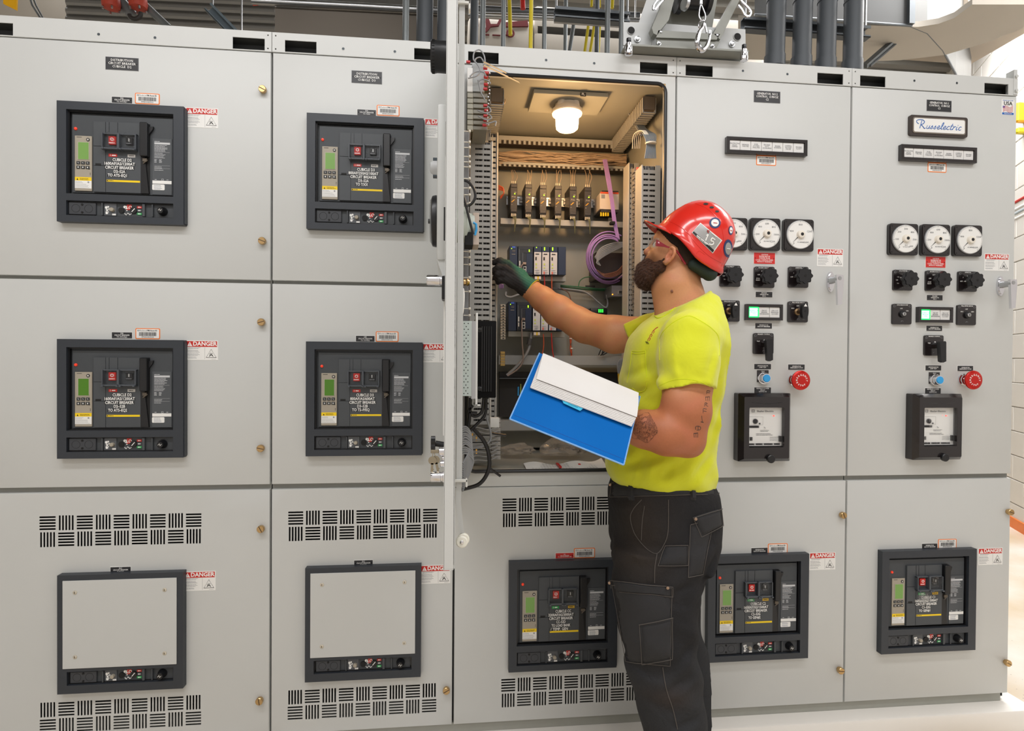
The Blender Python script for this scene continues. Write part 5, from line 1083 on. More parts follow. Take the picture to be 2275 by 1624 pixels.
# lamp
LP = at(1260, 246, .17); LP.z = 2.315; LP.y = .17
t = thing('cabinet_lamp', 'glowing jar lamp in a pale porcelain holder under the compartment roof', 'lamp', (LP.x, .17, 2.315))
b = B(); b.lathe((0, 0, -.010), (0, 0, -1), [(0, .044), (.010, .046), (.020, .056), (.030, .058), (.034, .056)], 32); b.obj('porcelain_holder', mat('porcelain', '#e0d6c8', .3), t)
for k in range(4): a = math.pi/4+k*math.pi/2; b = B(); b.lathe((.034*math.cos(a), .034*math.sin(a), 0), (0, 0, -1), [(0, .014), (.024, .018), (.030, .016)], 14); b.obj('holder_lobe', mat('porcelain', '#e0d6c8', .3), t)
b = B(); b.lathe((0, 0, -.042), (0, 0, -1), [(0, .052), (.006, .054), (.012, .043), (.040, .042), (.056, .040), (.062, .033)], 36); g = b.obj('glass_jar', mat('glowing_glass', '#ffdfb0', .2, var=0, emit=5.5), t); tag(g, 'glowing frosted glass jar')
b = B(); b.box(-.135, .135, -.075, .085, -.008, .007, .001); b.obj('mounting_plate', PAINT2, t)
l = bpy.data.lights.new('cabinet_bulb', 'POINT'); l.energy = 3.8; l.color = (1, .57, .23); l.shadow_soft_size = .05
o = bpy.data.objects.new('cabinet_bulb', l); COL.objects.link(o); o.location = (LP.x, .17, 2.165)
c = at(1296, 206, .09); nb = B(); nb.box(c.x-.010, c.x+.010, .092, .0945, 2.304, 2.317); tg = tag(nb.obj('lamp_tag', NP), 'small dark tag lettered FL beside the cabinet lamp', 'tag'); text('FL', .012, c.x, .0915, 2.3105, WHITE, tg, bold=.0003)
# stay arm of the door
b = B(); p0, p1 = at(1074, 137, -.12), at(1190, 194, .16)
b.tube([p0, p1], .0032, 4); b.tube([p0+Vector((0, 0, -.010)), p1+Vector((0, 0, -.010))], .0032, 4); b.lathe(p1+Vector((0, 0, .006)), (0, 0, -1), [(0, .009), (.02, .009), (.024, .005)], 10); tag(b.obj('door_stay', mat('stay_grey', '#8f918f', .5, .2)), 'steel stay arm running from the open door to the compartment roof', 'stay')

def vduct(label, Y, x0, x1, z0, z1, pitch, cover_left, dep=.07, hide=None):
    t = thing('wire_duct', label, 'wire duct', (x0, Y, z0), 'slotted vertical wire ducts'); w = x1-x0; h = z1-z0
    DM = mat('duct_grey_pvc', '#a3a3a0', .5, var=.03)
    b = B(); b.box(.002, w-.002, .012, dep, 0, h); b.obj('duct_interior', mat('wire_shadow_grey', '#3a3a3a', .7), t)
    b = B(); xc = -.006 if cover_left else w; b.box(xc, xc+.006, -.003, dep, 0, h, .0015); b.obj('duct_cover', mat('duct_cover_grey', '#c2bfb8', .45), t)
    b = B(); fx0, fx1 = (w-.020, w) if cover_left else (0, .020); b.box(fx0, fx1, 0, .003, 0, h); b.obj('duct_base', DM, t)
    b = B(); a, c = (0, w-.020) if cover_left else (.020, w); fb = B(); fb.box(a, c, 0, .003, .0, pitch*.66); fb.box((a+c)/2-.002, (a+c)/2+.002, 0, .003, pitch*.66, pitch); fb.box(a if cover_left else c-.003, a+.003 if cover_left else c, 0, .003, pitch*.6, pitch)
    f0 = fb.obj('duct_finger', DM, t, 0); n = int(h/pitch)
    for k in range(1, n):
        o = bpy.data.objects.new('duct_finger', f0.data); COL.objects.link(o); o.parent = t; o.location = (0, 0, k*pitch)
    wb = B(); rn = random.Random(int(x0*1000))
    for k in range(6): xx = a+(c-a)*(k+.5)/6; wb.tube([(xx+rn.uniform(-.002, .002), .009, h*j/8) for j in range(9)], .0016, 4)
    wo = wb.obj('wires_inside', WG, t); tag(wo, kind='stuff'); return t
vduct('front left slotted wire duct, just right of the open door edge', .11, .048, .124, 1.13, 2.135, .0196, False)
vduct('rear left slotted wire duct, behind the gloved hand', .30, .105, .158, 1.02, 2.24, .0205, False)
vduct('front right slotted wire duct beside the face of the worker', .11, .678, .745, 1.30, 2.075, .0196, True)
vduct('rear right slotted wire duct left of the small red lamps', .34, .700, .738, 1.20, 2.16, .0205, True)
def hduct(label, Y, px0, px1, py0, py1, up, fin=True, Yd=.05):
    a = at(px0, py0, Y); c = at(px1, py1, Y); t = thing('wire_duct', label, 'wire duct', (a.x, Y, c.z), 'horizontal wire ducts'); w = c.x-a.x; h = a.z-c.z
    DM = mat('duct_grey_pvc', '#a3a3a0', .5, var=.03)
    b = B(); b.box(0, w, 0, Yd, 0, h, .001) if not fin else b.box(0, w, .0, Yd, h*.45 if up else 0, h if up else h*.55, .001); b.obj('duct_cover', DM, t)
    if fin:
        p = .021; n = int(w/p); fb = B(); fb.box(0, p*.5, 0, .003, 0 if up else h*.55, h*.45 if up else h); f0 = fb.obj('duct_finger', DM, t, 0)
        for k in range(1, n):
            o = bpy.data.objects.new('duct_finger', f0.data); COL.objects.link(o); o.parent = t; o.location = (k*p, 0, 0)
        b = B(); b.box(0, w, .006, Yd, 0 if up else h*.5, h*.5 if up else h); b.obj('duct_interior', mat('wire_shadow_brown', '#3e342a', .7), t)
    return t
hduct('comb-like wire duct directly below the compartment roof', .50, 1108, 1392, 300, 331, True)
hduct('comb-like wire duct above the row of black power supplies', .50, 1108, 1392, 358, 380, True)
hduct('smooth tan-lit wire duct cover below the row of power supplies', .47, 1112, 1392, 484, 506, True, False)
hduct('grey wire duct cover between the binder and the lower rack', .48, 1108, 1425, 789, 812, True, False)
hduct('lowest grey wire duct above the compartment floor', .48, 1108, 1300, 934, 956, True, False)
# slotted ducts running back under the roof
for side, (a_, c_, d_, e_) in (('left', ((1086, 206), (1108, 300), (1094, 310), (1112, 345))), ('right', ((1475, 232), (1388, 318), (1440, 300), (1385, 365)))):
    x = .118 if side == 'left' else .672; t = thing('ceiling_duct', 'ribbed wire duct running back under the compartment roof, %s side' % side, 'wire duct', (x, .1, 2.26), 'wire ducts under the compartment roof')
    DM = mat('duct_grey_pvc', '#a3a3a0', .5, var=.03)
    w = .05; fb = B(); fb.box(0, w, 0, .010, .0, .003); fb.box(0 if side == 'left' else 0, .004, 0, .010, 0, .055); fb.box(w-.004, w, 0, .010, 0, .055)
    f0 = fb.obj('duct_finger', DM, t, 0)
    for k in range(1, 22):
        o = bpy.data.objects.new('duct_finger', f0.data); COL.objects.link(o); o.parent = t; o.location = (0, k*.019, 0)
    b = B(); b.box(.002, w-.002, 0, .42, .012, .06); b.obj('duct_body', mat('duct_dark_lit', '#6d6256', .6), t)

def wires(label, paths, r, m, name='wire_bundle', cat='wires', ties=(), sp=8, group=None, n=6):
    t = None
    P_ = [spline(p, sp) for p in paths]
    if len(P_) == 1 and not ties:
        b = B(); b.tube(P_[0], r, n); return tag(b.obj(name, m), label, cat, group)
    o0 = P_[0][0]; t = thing(name, label, cat, tuple(o0), group); Mi = Matrix.Translation(o0).inverted()
    for p in P_: b = B(); b.tube(p, r, n); b.obj('wire', m, t, M=Mi)
    for (c, rad) in ties: b = B(); b.lathe(Vector(c), (0, 0, 1), [(-.0025, rad), (.0025, rad)], 12); b.obj('cable_tie', TIE, t, M=Mi)
    return t
rn = random.Random(3)
# bundle of tan wires across the top back
Pw = []
for k in range(34):
    y = 338+rn.random()*26; pts = [(1108, y+rn.uniform(-4, 4))]+[(1108+280*j/6, y+rn.uniform(-6, 6)+j*1.3) for j in range(1, 6)]+[(1392, y+8+rn.uniform(-5, 5))]
    Pw.append([at(a, c, .52+rn.uniform(-.03, .02)) for a, c in pts])
wires('thick bundle of tan-lit wires crossing the top of the back panel', Pw, .0021, WW, ties=(), sp=5)
b = B(); b.box(.2, .74, .55, .575, at(0, 384, .55).z, at(0, 333, .55).z)
# DIN rail and power supplies
a = at(1126, 444, .54); c = at(1345, 456, .54); b = B(); b.box(a.x, c.x, .555, .565, a.z-.016, a.z+.016); b.box(a.x, c.x, .550, .556, a.z-.018, a.z-.012); b.box(a.x, c.x, .550, .556, a.z+.012, a.z+.018); tag(b.obj('mounting_rail', STEEL), 'steel mounting rail behind the row of black power supplies', 'rail')
ZR = a.z
PSM = mat('power_supply_charcoal', '#33302f', .5, var=.08)
for i, px in enumerate((1141.5, 1174, 1206.5, 1240, 1273, 1306)):
    py = 407+i*1.6; a = at(px-7.5, py, .44); c = at(px+7.5, py+66, .44); w = c.x-a.x; h = a.z-c.z
    t = thing('power_supply', 'slim black power supply with green light, %s' % ('first from the left', 'second from the left', 'third from the left', 'fourth in the row, most brightly lit', 'fifth from the left', 'last, nearest the cream module')[i], 'power supply', (a.x, .44, c.z), 'power supplies on the rail')
    b = B(); b.box(0, w, 0, .11, 0, h, .0015); b.box(.001, w-.001, -.003, 0, h*.86, h*.97, .001); b.box(.002, w-.002, -.003, 0, .004, h*.13, .001); b.obj('case', PSM, t)
    b = B(); b.box(w*.55, w*.72, -.0016, 0, h*.63, h*.66); b.obj('green_light', mat('green_indicator', '#a8ff20', .4, var=0, emit=1.5), t)
    text('PULS', .0078, w/2, -.001, h*.54, mat('pale_lettering', '#cfc9c0', .6, var=0), t)
    b = B(); b.prism([(w*.12, h*.36), (w*.3, h*.36), (w*.68, h*.45), (w*.5, h*.45)], -.001, 0); b.obj('gold_stripe', mat('gold_print', '#c89a2a', .5), t)
    b = B(); b.box(w*.1, w*.9, -.0006, 0, h*.497, h*.503); b.box(w*.56, w*.85, -.001, 0, h*.68, h*.71); b.box(w*.15, w*.3, -.001, 0, h*.27, h*.29); b.obj('small_print', mat('dim_print', '#8a857e', .6, var=0), t)
    b = B(); fb = mat('ferrule_white', '#e8dcc8', .5)
    for k in range(3): b.cyl((w*(.25+k*.25), .01, h), (w*(.25+k*.25), .01, h+.012), .0018, 6)
    for k in range(4): b.cyl((w*(.2+k*.2), .006, -.014), (w*(.2+k*.2), .006, .0), .0018, 6)
    b.obj('wire_ferrule', fb, t)
    up = [[Vector((a.x+w*(.25+k*.25), .45, a.z+.010)), at(px-4+k*5+rn.uniform(-3, 3), 393, .46), at(px-6+k*6+rn.uniform(-5, 5), 378, .50)] for k in range(3)]
    dn = [[Vector((a.x+w*(.2+k*.2), .446, c.z-.010)), at(px+2+k, 490, .44), at(px+1+i*.8, 515+i, .455)] for k in range(4)]
    wires('wires rising from the %s power supply' % ('first', 'second', 'third', 'fourth', 'fifth', 'sixth')[i], up, .0012, WW); wires('wires hanging below the %s power supply' % ('first', 'second', 'third', 'fourth', 'fifth', 'sixth')[i], dn, .0014, mat('olive_wire', '#6b6a4c', .5, var=.1))
    if i < 6:
        for dz in (.006, -.007):
            b = B(); q = at(px+16.5, 449+i*1.6, .53); b.box(q.x-.006, q.x+.006, .535, .556, ZR+dz-.005, ZR+dz+.005, .001); tag(b.obj('rail_terminal', OFFW), 'small white rail terminal, %s of the pair right of the %s power supply' % ('upper' if dz > 0 else 'lower', ('first', 'second', 'third', 'fourth', 'fifth', 'last')[i]), 'terminal', 'rail terminals between the power supplies')
t = thing('ups_module', 'cream module with an orange top band right of the power supplies', 'module', tuple(at(1335, 466, .44))); Mi = Matrix.Translation(t.location).inverted()
b = B(); bxp(b, .44, .55, 1333, 1375, 428, 466, .001); b.obj('case', mat('cream_case', '#d8cec4', .5), t, M=Mi); b = B(); bxp(b, .438, .44, 1334, 1374, 426, 431); b.obj('orange_band', mat('orange_red', '#e0562a', .5), t, M=Mi)
b = B(); bxp(b, .442, .55, 1335, 1374, 466, 472); bxp(b, .442, .55, 1338, 1374, 423, 427); b.obj('terminal_strip', PSM, t, M=Mi); b = B()
for k in range(4): bxp(b, .445, .45, 1334+k*5.2, 1337+k*5.2, 471, 480)
b.obj('yellow_ferrule', YEL, t, M=Mi); b = B(); fine_print(b, at(1352, 445, .439).x, at(1371, 445, .439).x, at(0, 440, .439).z, 5, .006, .0018, .4398); bxp(b, .4396, .44, 1336, 1344, 432, 441); b.obj('small_print', GREYT, t, M=Mi)
# programmable controller racks
NAVY = mat('navy_module', '#1c2a45', .4, var=.06); NAVYD = mat('dark_navy_module', '#20262f', .45, var=.06); LGM = mat('pale_module_face', '#c9c8ca', .45, var=.02); GL = mat('green_indicator', '#a8ff20', .4, var=0, emit=1.5)
for r_, (oy, ox, lab) in enumerate(((0, 0, 'upper'), (124, -2.5, 'lower'))):
    Y = .42; t = thing('controller_rack', 'navy and white programmable controller rack, %s of the two' % lab, 'controller', tuple(at(1132+ox, 620+oy, Y)), 'controller racks'); Mi = Matrix.Translation(t.location).inverted()
    b = B(); bxp(b, Y+.05, Y+.1, 1132+ox, 1257+ox, 612+oy, 625+oy); b.obj('base_rail', mat('aluminium_base', '#a9a79e', .4, .6), t, M=Mi)
    mods = [(1132, 1149.5, NAVY, 'power_module'), (1151, 1184, NAVYD, 'processor_module'), (1186, 1203, None, 'white_module'), (1204, 1220.5, None, 'white_module'), (1222, 1238.5, None, 'white_module'), (1240, 1257, NAVY, 'blank_module')]
    for j, (x0, x1, m, nm_) in enumerate(mods):
        y0 = 546+j*.4+oy; b = B(); bxp(b, Y, Y+.1, x0+ox, x1+ox, y0, 611+oy, .0012); o = b.obj(nm_, m or NAVY, t, M=Mi)
        def sub(name, mm, *boxes, Yo=-.0015):
            b = B()
            for q in boxes: bxp(b, Y+Yo, Y, *q)
            return b.obj(name, mm, o, M=Mi)
        if m is None:
            sub('white_face', LGM, (x0+ox+.8, x1+ox-.8, y0+13, 610+oy)); sub('green_lights', GL, (x0+ox+5, x0+ox+7, y0+2, y0+9 if j > 2 else y0+4)); sub('port', INK, (x0+ox+3.5, x0+ox+6.5, y0+24, y0+31), (x0+ox+4, x0+ox+12, y0+16.5, y0+18.5), Yo=-.003); sub('pale_green_label', mat('lime_label', '#c4d45a', .5), (x0+ox+4, x0+ox+7, y0+38, y0+42), (x0+ox+4, x0+ox+7, y0+46, y0+49), Yo=-.003); sub('fine_print', GREYT, (x0+ox+3, x0+ox+12, y0+53, y0+53.8), (x0+ox+4, x0+ox+13, y0+57, y0+57.8), (x0+ox+4, x0+ox+11, y0+60, y0+60.6), Yo=-.003)
            if j > 2: sub('red_symbol', mat('red_symbol_print', '#d06a5a', .5), (x0+ox+3.5, x0+ox+6.5, y0+56, y0+62), Yo=-.0032)
        elif j == 0: sub('blue_badge', mat('blue_badge', '#3e62c4', .4), (x0+ox+6, x0+ox+13, y0+1, y0+5)); sub('green_lights', GL, (x0+ox+4, x0+ox+5.5, y0+5, y0+7)); sub('white_print', mat('dim_print', '#8a857e', .6, var=0), (x0+ox+6, x0+ox+13, y0+10, y0+10.8), (x0+ox+6, x0+ox+13, y0+12.5, y0+13.3), (x0+ox+5, x0+ox+13, y0+18, y0+19.5))
        elif j == 1:
            sub('outline', mat('outline_grey', '#666c74', .4), (x0+ox+2, x1+ox-1, y0+7, y0+7.6), (x0+ox+2, x0+ox+2.7, y0+7, y0+60), (x0+ox+10, x1+ox-2, y0+15, y0+15.6), (x0+ox+10, x0+ox+10.7, y0+15, y0+56)); sub('green_lights', GL, (x0+ox+24, x0+ox+26, y0+8, y0+13)); sub('white_strip', OFFW, (x0+ox+2.5, x0+ox+5, y0+33, y0+44), (x0+ox+2.5, x0+ox+5, y0+46, y0+55)); sub('port_frame', OFFW, (x0+ox+12, x0+ox+18, y0+45, y0+60), Yo=-.003); sub('port', INK, (x0+ox+13, x0+ox+17, y0+46.5, y0+51.5), (x0+ox+13, x0+ox+17, y0+53, y0+58.5), Yo=-.004); sub('navy_panel', NAVY, (x0+ox+19, x1+ox-1, y0+16, y0+60))
            sub('plug', mat('tan_plug', '#a08c80', .5), (x0+ox+11, x0+ox+18, y0+36, y0+41), Yo=-.012)
    b = B(); bxp(b, Y-.002, Y+.03, 1188+ox, 1194+ox, 614+oy, 621+oy, .001); bxp(b, Y-.002, Y+.03, 1197+ox, 1202+ox, 614+oy, 621+oy, .001); b.obj('cream_terminal', mat('cream_case', '#d8cec4', .5), t, M=Mi); b = B(); bxp(b, Y-.003, Y+.03, 1194.5+ox, 1196.5+ox, 614+oy, 621+oy); b.obj('yellow_divider', YEL, t, M=Mi)
S5 = lambda Y, *p: seg(Y, *p)
wires('grey network cable hanging from the upper controller rack', [S5(.40, (1163, 586), (1158, 592), (1157, 606), (1160, 630))], .0032, mat('taupe_cable', '#8a7a72', .5), 'network_cable', 'cable')
wires('grey network cable hanging from the lower controller rack', [S5(.40, (1163, 708), (1159, 716), (1160, 760), (1162, 800), (1150, 820), (1128, 835))], .0032, mat('taupe_cable', '#8a7a72', .5), 'network_cable', 'cable')
wires('fat grey cable with a ferrite sleeve below the lower rack', [S5(.44, (1180, 740), (1178, 762), (1170, 785), (1150, 812), (1126, 834))], .0060, WG, 'power_cable', 'cable')
b = B(); p = S5(.44, (1178, 752), (1175, 766)); b.cyl(p[0], p[1], .010, 16); tag(b.obj('ferrite_sleeve', mat('dark_grey_sleeve', '#4a4a4c', .5)), 'dark grey ferrite sleeve on the fat cable below the lower rack', 'sleeve')
wires('short grey cable loop right of the gloved hand', [S5(.42, (1168, 650), (1150, 655), (1135, 660), (1124, 657), (1124, 648))], .0042, WG, 'cable', 'cable')
for k, (p, m, l) in enumerate((([(1209, 612), (1210, 630), (1209, 645)], RED, 'red wire below the upper controller rack'), ([(1226, 612), (1226, 640), (1228, 655), (1226, 668)], WO, 'orange wire between the two controller racks'),
    ([(1207, 742), (1208, 760), (1207, 775), (1203, 795)], WO, 'orange wire below the lower controller rack, left one'), ([(1225, 740), (1226, 760), (1227, 775), (1231, 800)], RED, 'red and orange wire below the lower controller rack, right one'),
    ([(1246, 640), (1262, 650), (1268, 665), (1270, 676)], mat('brown_wire', '#6a4334', .5), 'brown wire curving above the forearm'))):
    wires(l, [S5(.43, *p)], .0022, m, 'wire', 'wire')
wires('pair of twisted orange and brown wires on the back panel', [S5(.55, (1266, 735), (1267, 760), (1270, 780), (1269, 792)), S5(.55, (1270, 735), (1269, 755), (1267, 775), (1271, 792))], .0026, WO, ties=((at(1268, 752, .55), .006), (at(1270, 774, .55), .006)))
wires('green wires running level across the back panel', [S5(.52, (1245, 634), (1290, 638), (1330, 642), (1365, 640)), S5(.53, (1245, 637), (1290, 642), (1330, 645), (1365, 644))], .0030, WGR)
wires('grey cables looping down from the level green wires', [S5(.50, (1240, 640), (1290, 646), (1310, 655), (1330, 672), (1345, 683), (1350, 675), (1348, 655)), S5(.51, (1228, 640), (1290, 649), (1312, 652))], .0036, WG)
wires('green and white wire curving up to the blue plug', [S5(.52, (1285, 638), (1288, 625), (1298, 617), (1312, 615))], .0020, WGR, 'wire', 'wire')
b = B(); bxp(b, .53, .535, 1301, 1322, 634, 638); tag(b.obj('dark_tag', NP), 'small dark tag above the level green wires', 'tag')
# purple cable coil
coil = []
for k in range(7):
    R_ = 40+k*2.2; cx, cy = 1352+rn.uniform(-2, 2), 572+rn.uniform(-3, 3); coil.append([at(cx+R_*.95*math.cos(a), cy+R_*1.08*math.sin(a), .40+k*.006+.02*math.sin(a)) for a in [math.radians(-58-j*16) for j in range(17 if k % 2 else 16)]])
wires('big coil of purple cable hanging right of the controller racks', coil, .0030, WP, 'cable_coil', 'cable', sp=4)
wires('purple cable bundle dropping from the roof wiring to the coil', [[at(1340+k*2.4, 355, .46), at(1348+k*2.6, 400, .42), at(1357+k*2, 450, .40), at(1362+k*2, 490, .40), at(1371+k*1.6, 532, .40)] for k in range(4)], .0029, WP, 'cable_bundle', 'cable')
b = B(); bxp(b, .385, .41, 1357, 1367, 491, 498, .002); tag(b.obj('velcro_strap', BLACKM), 'black strap round the falling purple cables', 'strap')
wires('fan of grey cables passing through the purple coil', [[at(1388, 538+k*1.2, .42), at(1360-k*2, 541+k*4, .39), at(1335-k*1.5, 552+k*5, .385), at(1322+k*2, 572+k*3, .39)] for k in range(7)], .0030, WG, 'cable_bundle', 'cable')
wires('brown cables curving inside the lower purple coil', [[at(1326+k*3, 600+k*2, .41), at(1345, 615-k*2, .40), at(1370, 612-k*3, .40), at(1385, 600-k*4, .42)] for k in range(4)], .0024, mat('brown_wire', '#6a4334', .5), 'cable_bundle', 'cable')
b = B(); bxp(b, .46, .57, 1322, 1388, 560, 622, .004); tag(b.obj('relay_module', mat('dark_brown_module', '#352c2c', .45)), 'dark module half hidden behind the purple coil', 'module')
t = thing('network_switch', 'small grey box with a network port and orange light', 'network switch', tuple(at(1374, 647, .42))); Mi = Matrix.Translation(t.location).inverted()
b = B(); bxp(b, .42, .54, 1359, 1389, 634, 659, .001); b.obj('case', mat('grey_metal_case', '#77767a', .4, .4), t, M=Mi); b = B(); bxp(b, .418, .42, 1373, 1384, 645, 653); b.obj('port_rim', STEEL, t, M=Mi); b = B(); bxp(b, .416, .418, 1375.5, 1382, 646, 652); b.obj('port', INK, t, M=Mi); b = B(); bxp(b, .418, .42, 1360, 1362, 653, 655); b.obj('orange_light', mat('orange_led', '#ff9a20', .4, var=0, emit=3), t, M=Mi)
b = B(); bxp(b, .50, .57, 1312, 1350, 684, 700, .006, seg=2); t = tag(b.obj('status_module', mat('black_matte_case', '#1a1a1c', .5)), 'black device with three green bars above the forearm', 'module'); b = B(); [bxp(b, .498, .5, 1330+k*4, 1332+k*4, 687, 694) for k in range(3)]; b.obj('green_bars', mat('green_bar', '#30ff40', .4, var=0, emit=1.8), t)
wires('loop of grey wires with yellow ferrules beside the shirt pocket', [[at(1374+k*3, 832, .25), at(1372+k*3, 812, .25), at(1378+k*3, 799, .25), at(1392+k*2, 798, .27), at(1402, 806, .30)] for k in range(5)], .0026, WG, 'wire_loop', 'wires')
b = B(); [b.cyl(at(1374+k*4, 830, .25), at(1375+k*4, 848, .25), .0035, 8) for k in range(5)]; tag(b.obj('yellow_ferrules', mat('gold_yellow', '#d6a814', .4)), 'yellow wire ends below the grey wire loop', 'ferrules', kind='stuff')
wires('black looped wires on the lower duct near the armpit', [S5(.46, (1330, 789), (1336, 775), (1342, 770), (1338, 788), (1352, 782), (1370, 778)), S5(.46, (1334, 790), (1346, 780), (1360, 784))], .0022, WB, 'wire', 'wires')
# terminal strips on the side walls
def tstrip(label, Y, px0, px1, py0, py1, n, m, inner=None):
    t = thing('terminal_strip', label, 'terminals', tuple(at(px0, py1, Y)), 'terminal strips'); Mi = Matrix.Translation(t.location).inverted()
    for k in range(n):
        y0 = py0+(py1-py0)*k/n; y1 = py0+(py1-py0)*(k+.85)/n; b = B(); bxp(b, Y, Y+.03, px0, px1, y0, y1, .0006); b.obj('terminal', m, t, M=Mi)
    if inner:
        for k in range(n): y0 = py0+(py1-py0)*(k+.3)/n; b = B(); bxp(b, Y-.001, Y, px0+(px1-px0)*.4, px0+(px1-px0)*.75, y0, y0+2.0); b.obj('terminal_hole', inner, t, M=Mi)
    return t
tstrip('cream terminal strip at the left edge of the back panel', .42, 1112, 1123, 676, 755, 13, mat('cream_terminal', '#b9b3a6', .5), INK)
tstrip('clear and brass terminal block under the cream terminal strip', .36, 1112, 1122, 781, 814, 5, mat('brass_terminal', '#a88c50', .35, .5))
t = tstrip('terminal strip with small red lamps between the right wire ducts', .26, 1409, 1421, 372, 690, 24, mat('grey_terminal', '#8f8c88', .5))
Mi = Matrix.Translation(t.location).inverted()
for py in (374, 391, 409, 515, 532, 550, 567, 676): b = B(); bxp(b, .255, .262, 1415, 1421, py-2.5, py+2.5, .001); b.obj('red_lamp', mat('red_terminal_lamp', '#ff3424', .4, var=0, emit=.9), t, M=Mi)
wires('thin wires crossing between the right wire ducts', [[at(1404, y, .30), at(1411, y-3, .22), at(1421, y+2, .18)] for y in range(385, 690, 9)], .0011, WG)
wires('bundle of grey-blue wires entering the front right duct', [[at(1432+k*2.3, 352, .12), at(1436+k*1.8, 322, .12), at(1430+k*2.4, 300, .13), at(1418+k*1.5, 285, .2), at(1400+k, 250, .27)] for k in range(12)], .0017, mat('blue_grey_wire', '#8f9aa4', .45, var=.06), 'wire_bundle', 'wires', ties=((at(1446, 319, .12), .021),))
wires('trunk of wires bending down from the roof on the right', [[at(1355+k*2, 218, .30), at(1375+k*2, 228, .29), at(1395+k*1.6, 250, .27), at(1412+k*1.4, 280, .22), at(1424+k*1.6, 300, .15)] for k in range(7)], .0030, WG, 'wire_bundle', 'wires')
wires('wires along the roof left of the cabinet lamp', [[at(1106, 208+k*2, .22), at(1130, 210+k*2.2, .24), at(1170, 214+k*2.2, .26)] for k in range(5)]+[[at(1118, 208, .22), at(1123, 218, .2), at(1120, 230, .2), at(1108, 238, .2)]], .0022, WW, ties=())
wires('pale wires looping above the front right duct', [[at(1405+k*4, 330, .2), at(1408+k*4, 300, .17), at(1425+k*2, 290, .14), at(1436+k*2, 305, .13)] for k in range(5)], .0016, TIE)
wires('coloured wires at the rear left duct, upper', [[at(1108, 412+k*3, .36), at(1118, 418+k*2, .34), at(1119, 430, .34), at(1112, 442-k*2, .36)] for k in range(4)], .0020, WO)
wires('purple and yellow wires below the gloved hand', [[at(1109, 632+k*2.5, .36), at(1118, 633+k*2, .34), at(1112, 641, .36)] for k in range(4)], .0018, WP)
# left wall relays and terminal stack at the top, beside the door
t = thing('relay_stack', 'stack of grey relay modules with red wire ends, upper left of the opening', 'relays', tuple(at(1040, 290, -.03))); Mi = Matrix.Translation(t.location).inverted()
GM = mat('grey_relay', '#8d8c82', .5, var=.05)
for k in range(7):
    y0 = 206+k*12; b = B(); bxp(b, -.03, .10, 1051, 1083, y0+k*.3, y0+11, .001); b.obj('relay_module', GM, t, M=Mi); b = B(); bxp(b, -.045, -.03, 1038, 1051, y0, y0+11, .001); b.obj('relay_cap', mat('pale_relay_cap', '#aaa89a', .5), t, M=Mi)
b = B(); bxp(b, -.03, .08, 1049, 1076, 140, 204, .001); b.obj('upper_block', mat('pale_grey_block', '#a9aeaf', .45), t, M=Mi); b = B(); bxp(b, -.04, -.03, 1038, 1050, 150, 204, .001); b.obj('white_block', OFFW, t, M=Mi)
for k, (px, py) in enumerate(((1079, 150), (1082, 160), (1080, 170), (1080, 186), (1079, 196), (1079, 233), (1081, 244), (1079, 256), (1079, 266), (1077, 277), (1041, 136))):
    b = B(); bxp(b, -.05, -.04, px-5, px+4, py-2.5, py+2.5, .001); b.obj('red_wire_end', mat('red_ferrule', '#c52a30', .4), t, M=Mi)
b = B()
for k in range(16): c = at(1085+rn.uniform(-3, 3), 163+k*7.6, -.045); b.lathe(c, (0, -1, 0), [(0, .004), (.004, .0035), (.006, .001)], 6)
tag(b.obj('terminal_screw', CHROME, t, M=Mi), kind='stuff')
wires('grey wire loops above the stack of relay modules', [S5(-.06, (1078, 150), (1076, 125), (1066, 111), (1054, 116), (1052, 132), (1060, 142), (1066, 155), (1060, 168), (1040, 174)), S5(-.055, (1076, 140), (1068, 128), (1058, 130), (1054, 138)), S5(-.06, (1044, 170), (1056, 160), (1074, 160), (1080, 170)),
    S5(-.06, (1062, 178), (1066, 195), (1070, 208), (1078, 222)), S5(-.07, (1060, 245), (1078, 251), (1090, 248), (1088, 240), (1082, 236)), S5(-.07, (1062, 258), (1080, 266), (1092, 262), (1086, 253)), S5(-.07, (1080, 276), (1092, 272), (1102, 270), (1100, 280)), S5(-.065, (1064, 180), (1072, 176), (1085, 180), (1090, 186))], .0024, WG, 'wire_loops', 'wires')
wires('comb of grey wires dropping into the front left duct', [[at(1054+k*3, 288, .08), at(1054+k*2.9, 300, .10), at(1053+k*3, 312, .115)] for k in range(13)], .0016, WG)
# loom along the inside of the door
wires('vertical loom of grey and black wires along the inside of the open door', [[at(1031+k*2.6, 292, -.35), at(1030+k*2.6, 420, -.35), at(1030+k*2.4, 560, -.35), at(1030+k*2.4, 714, -.35)] for k in range(5)], .0020, WG, 'wire_loom', 'wires', ties=())
wires('black cable along the inside of the open door', [S5(-.33, (1043, 290), (1042, 400), (1041, 560), (1040, 712))], .0035, WB, 'cable', 'cable')
tg = thing('cable_ties', 'row of white cable ties on the door loom', 'cable ties', tuple(at(1040, 500, -.36))); Mi = Matrix.Translation(tg.location).inverted()
for py in (292, 316, 328, 348, 360, 371, 397, 418, 433, 452, 559, 572, 588, 617, 630, 648, 686, 701):
    a = at(1030, py-1.5, -.365); c = at(1041, py+.5, -.365); b = B(); b.box(a.x, c.x, -.366, -.362, c.z, a.z); b.box(c.x, c.x+.006, -.370, -.362, c.z-.002, a.z+.002, .001); b.obj('cable_tie', TIE, tg, M=Mi)
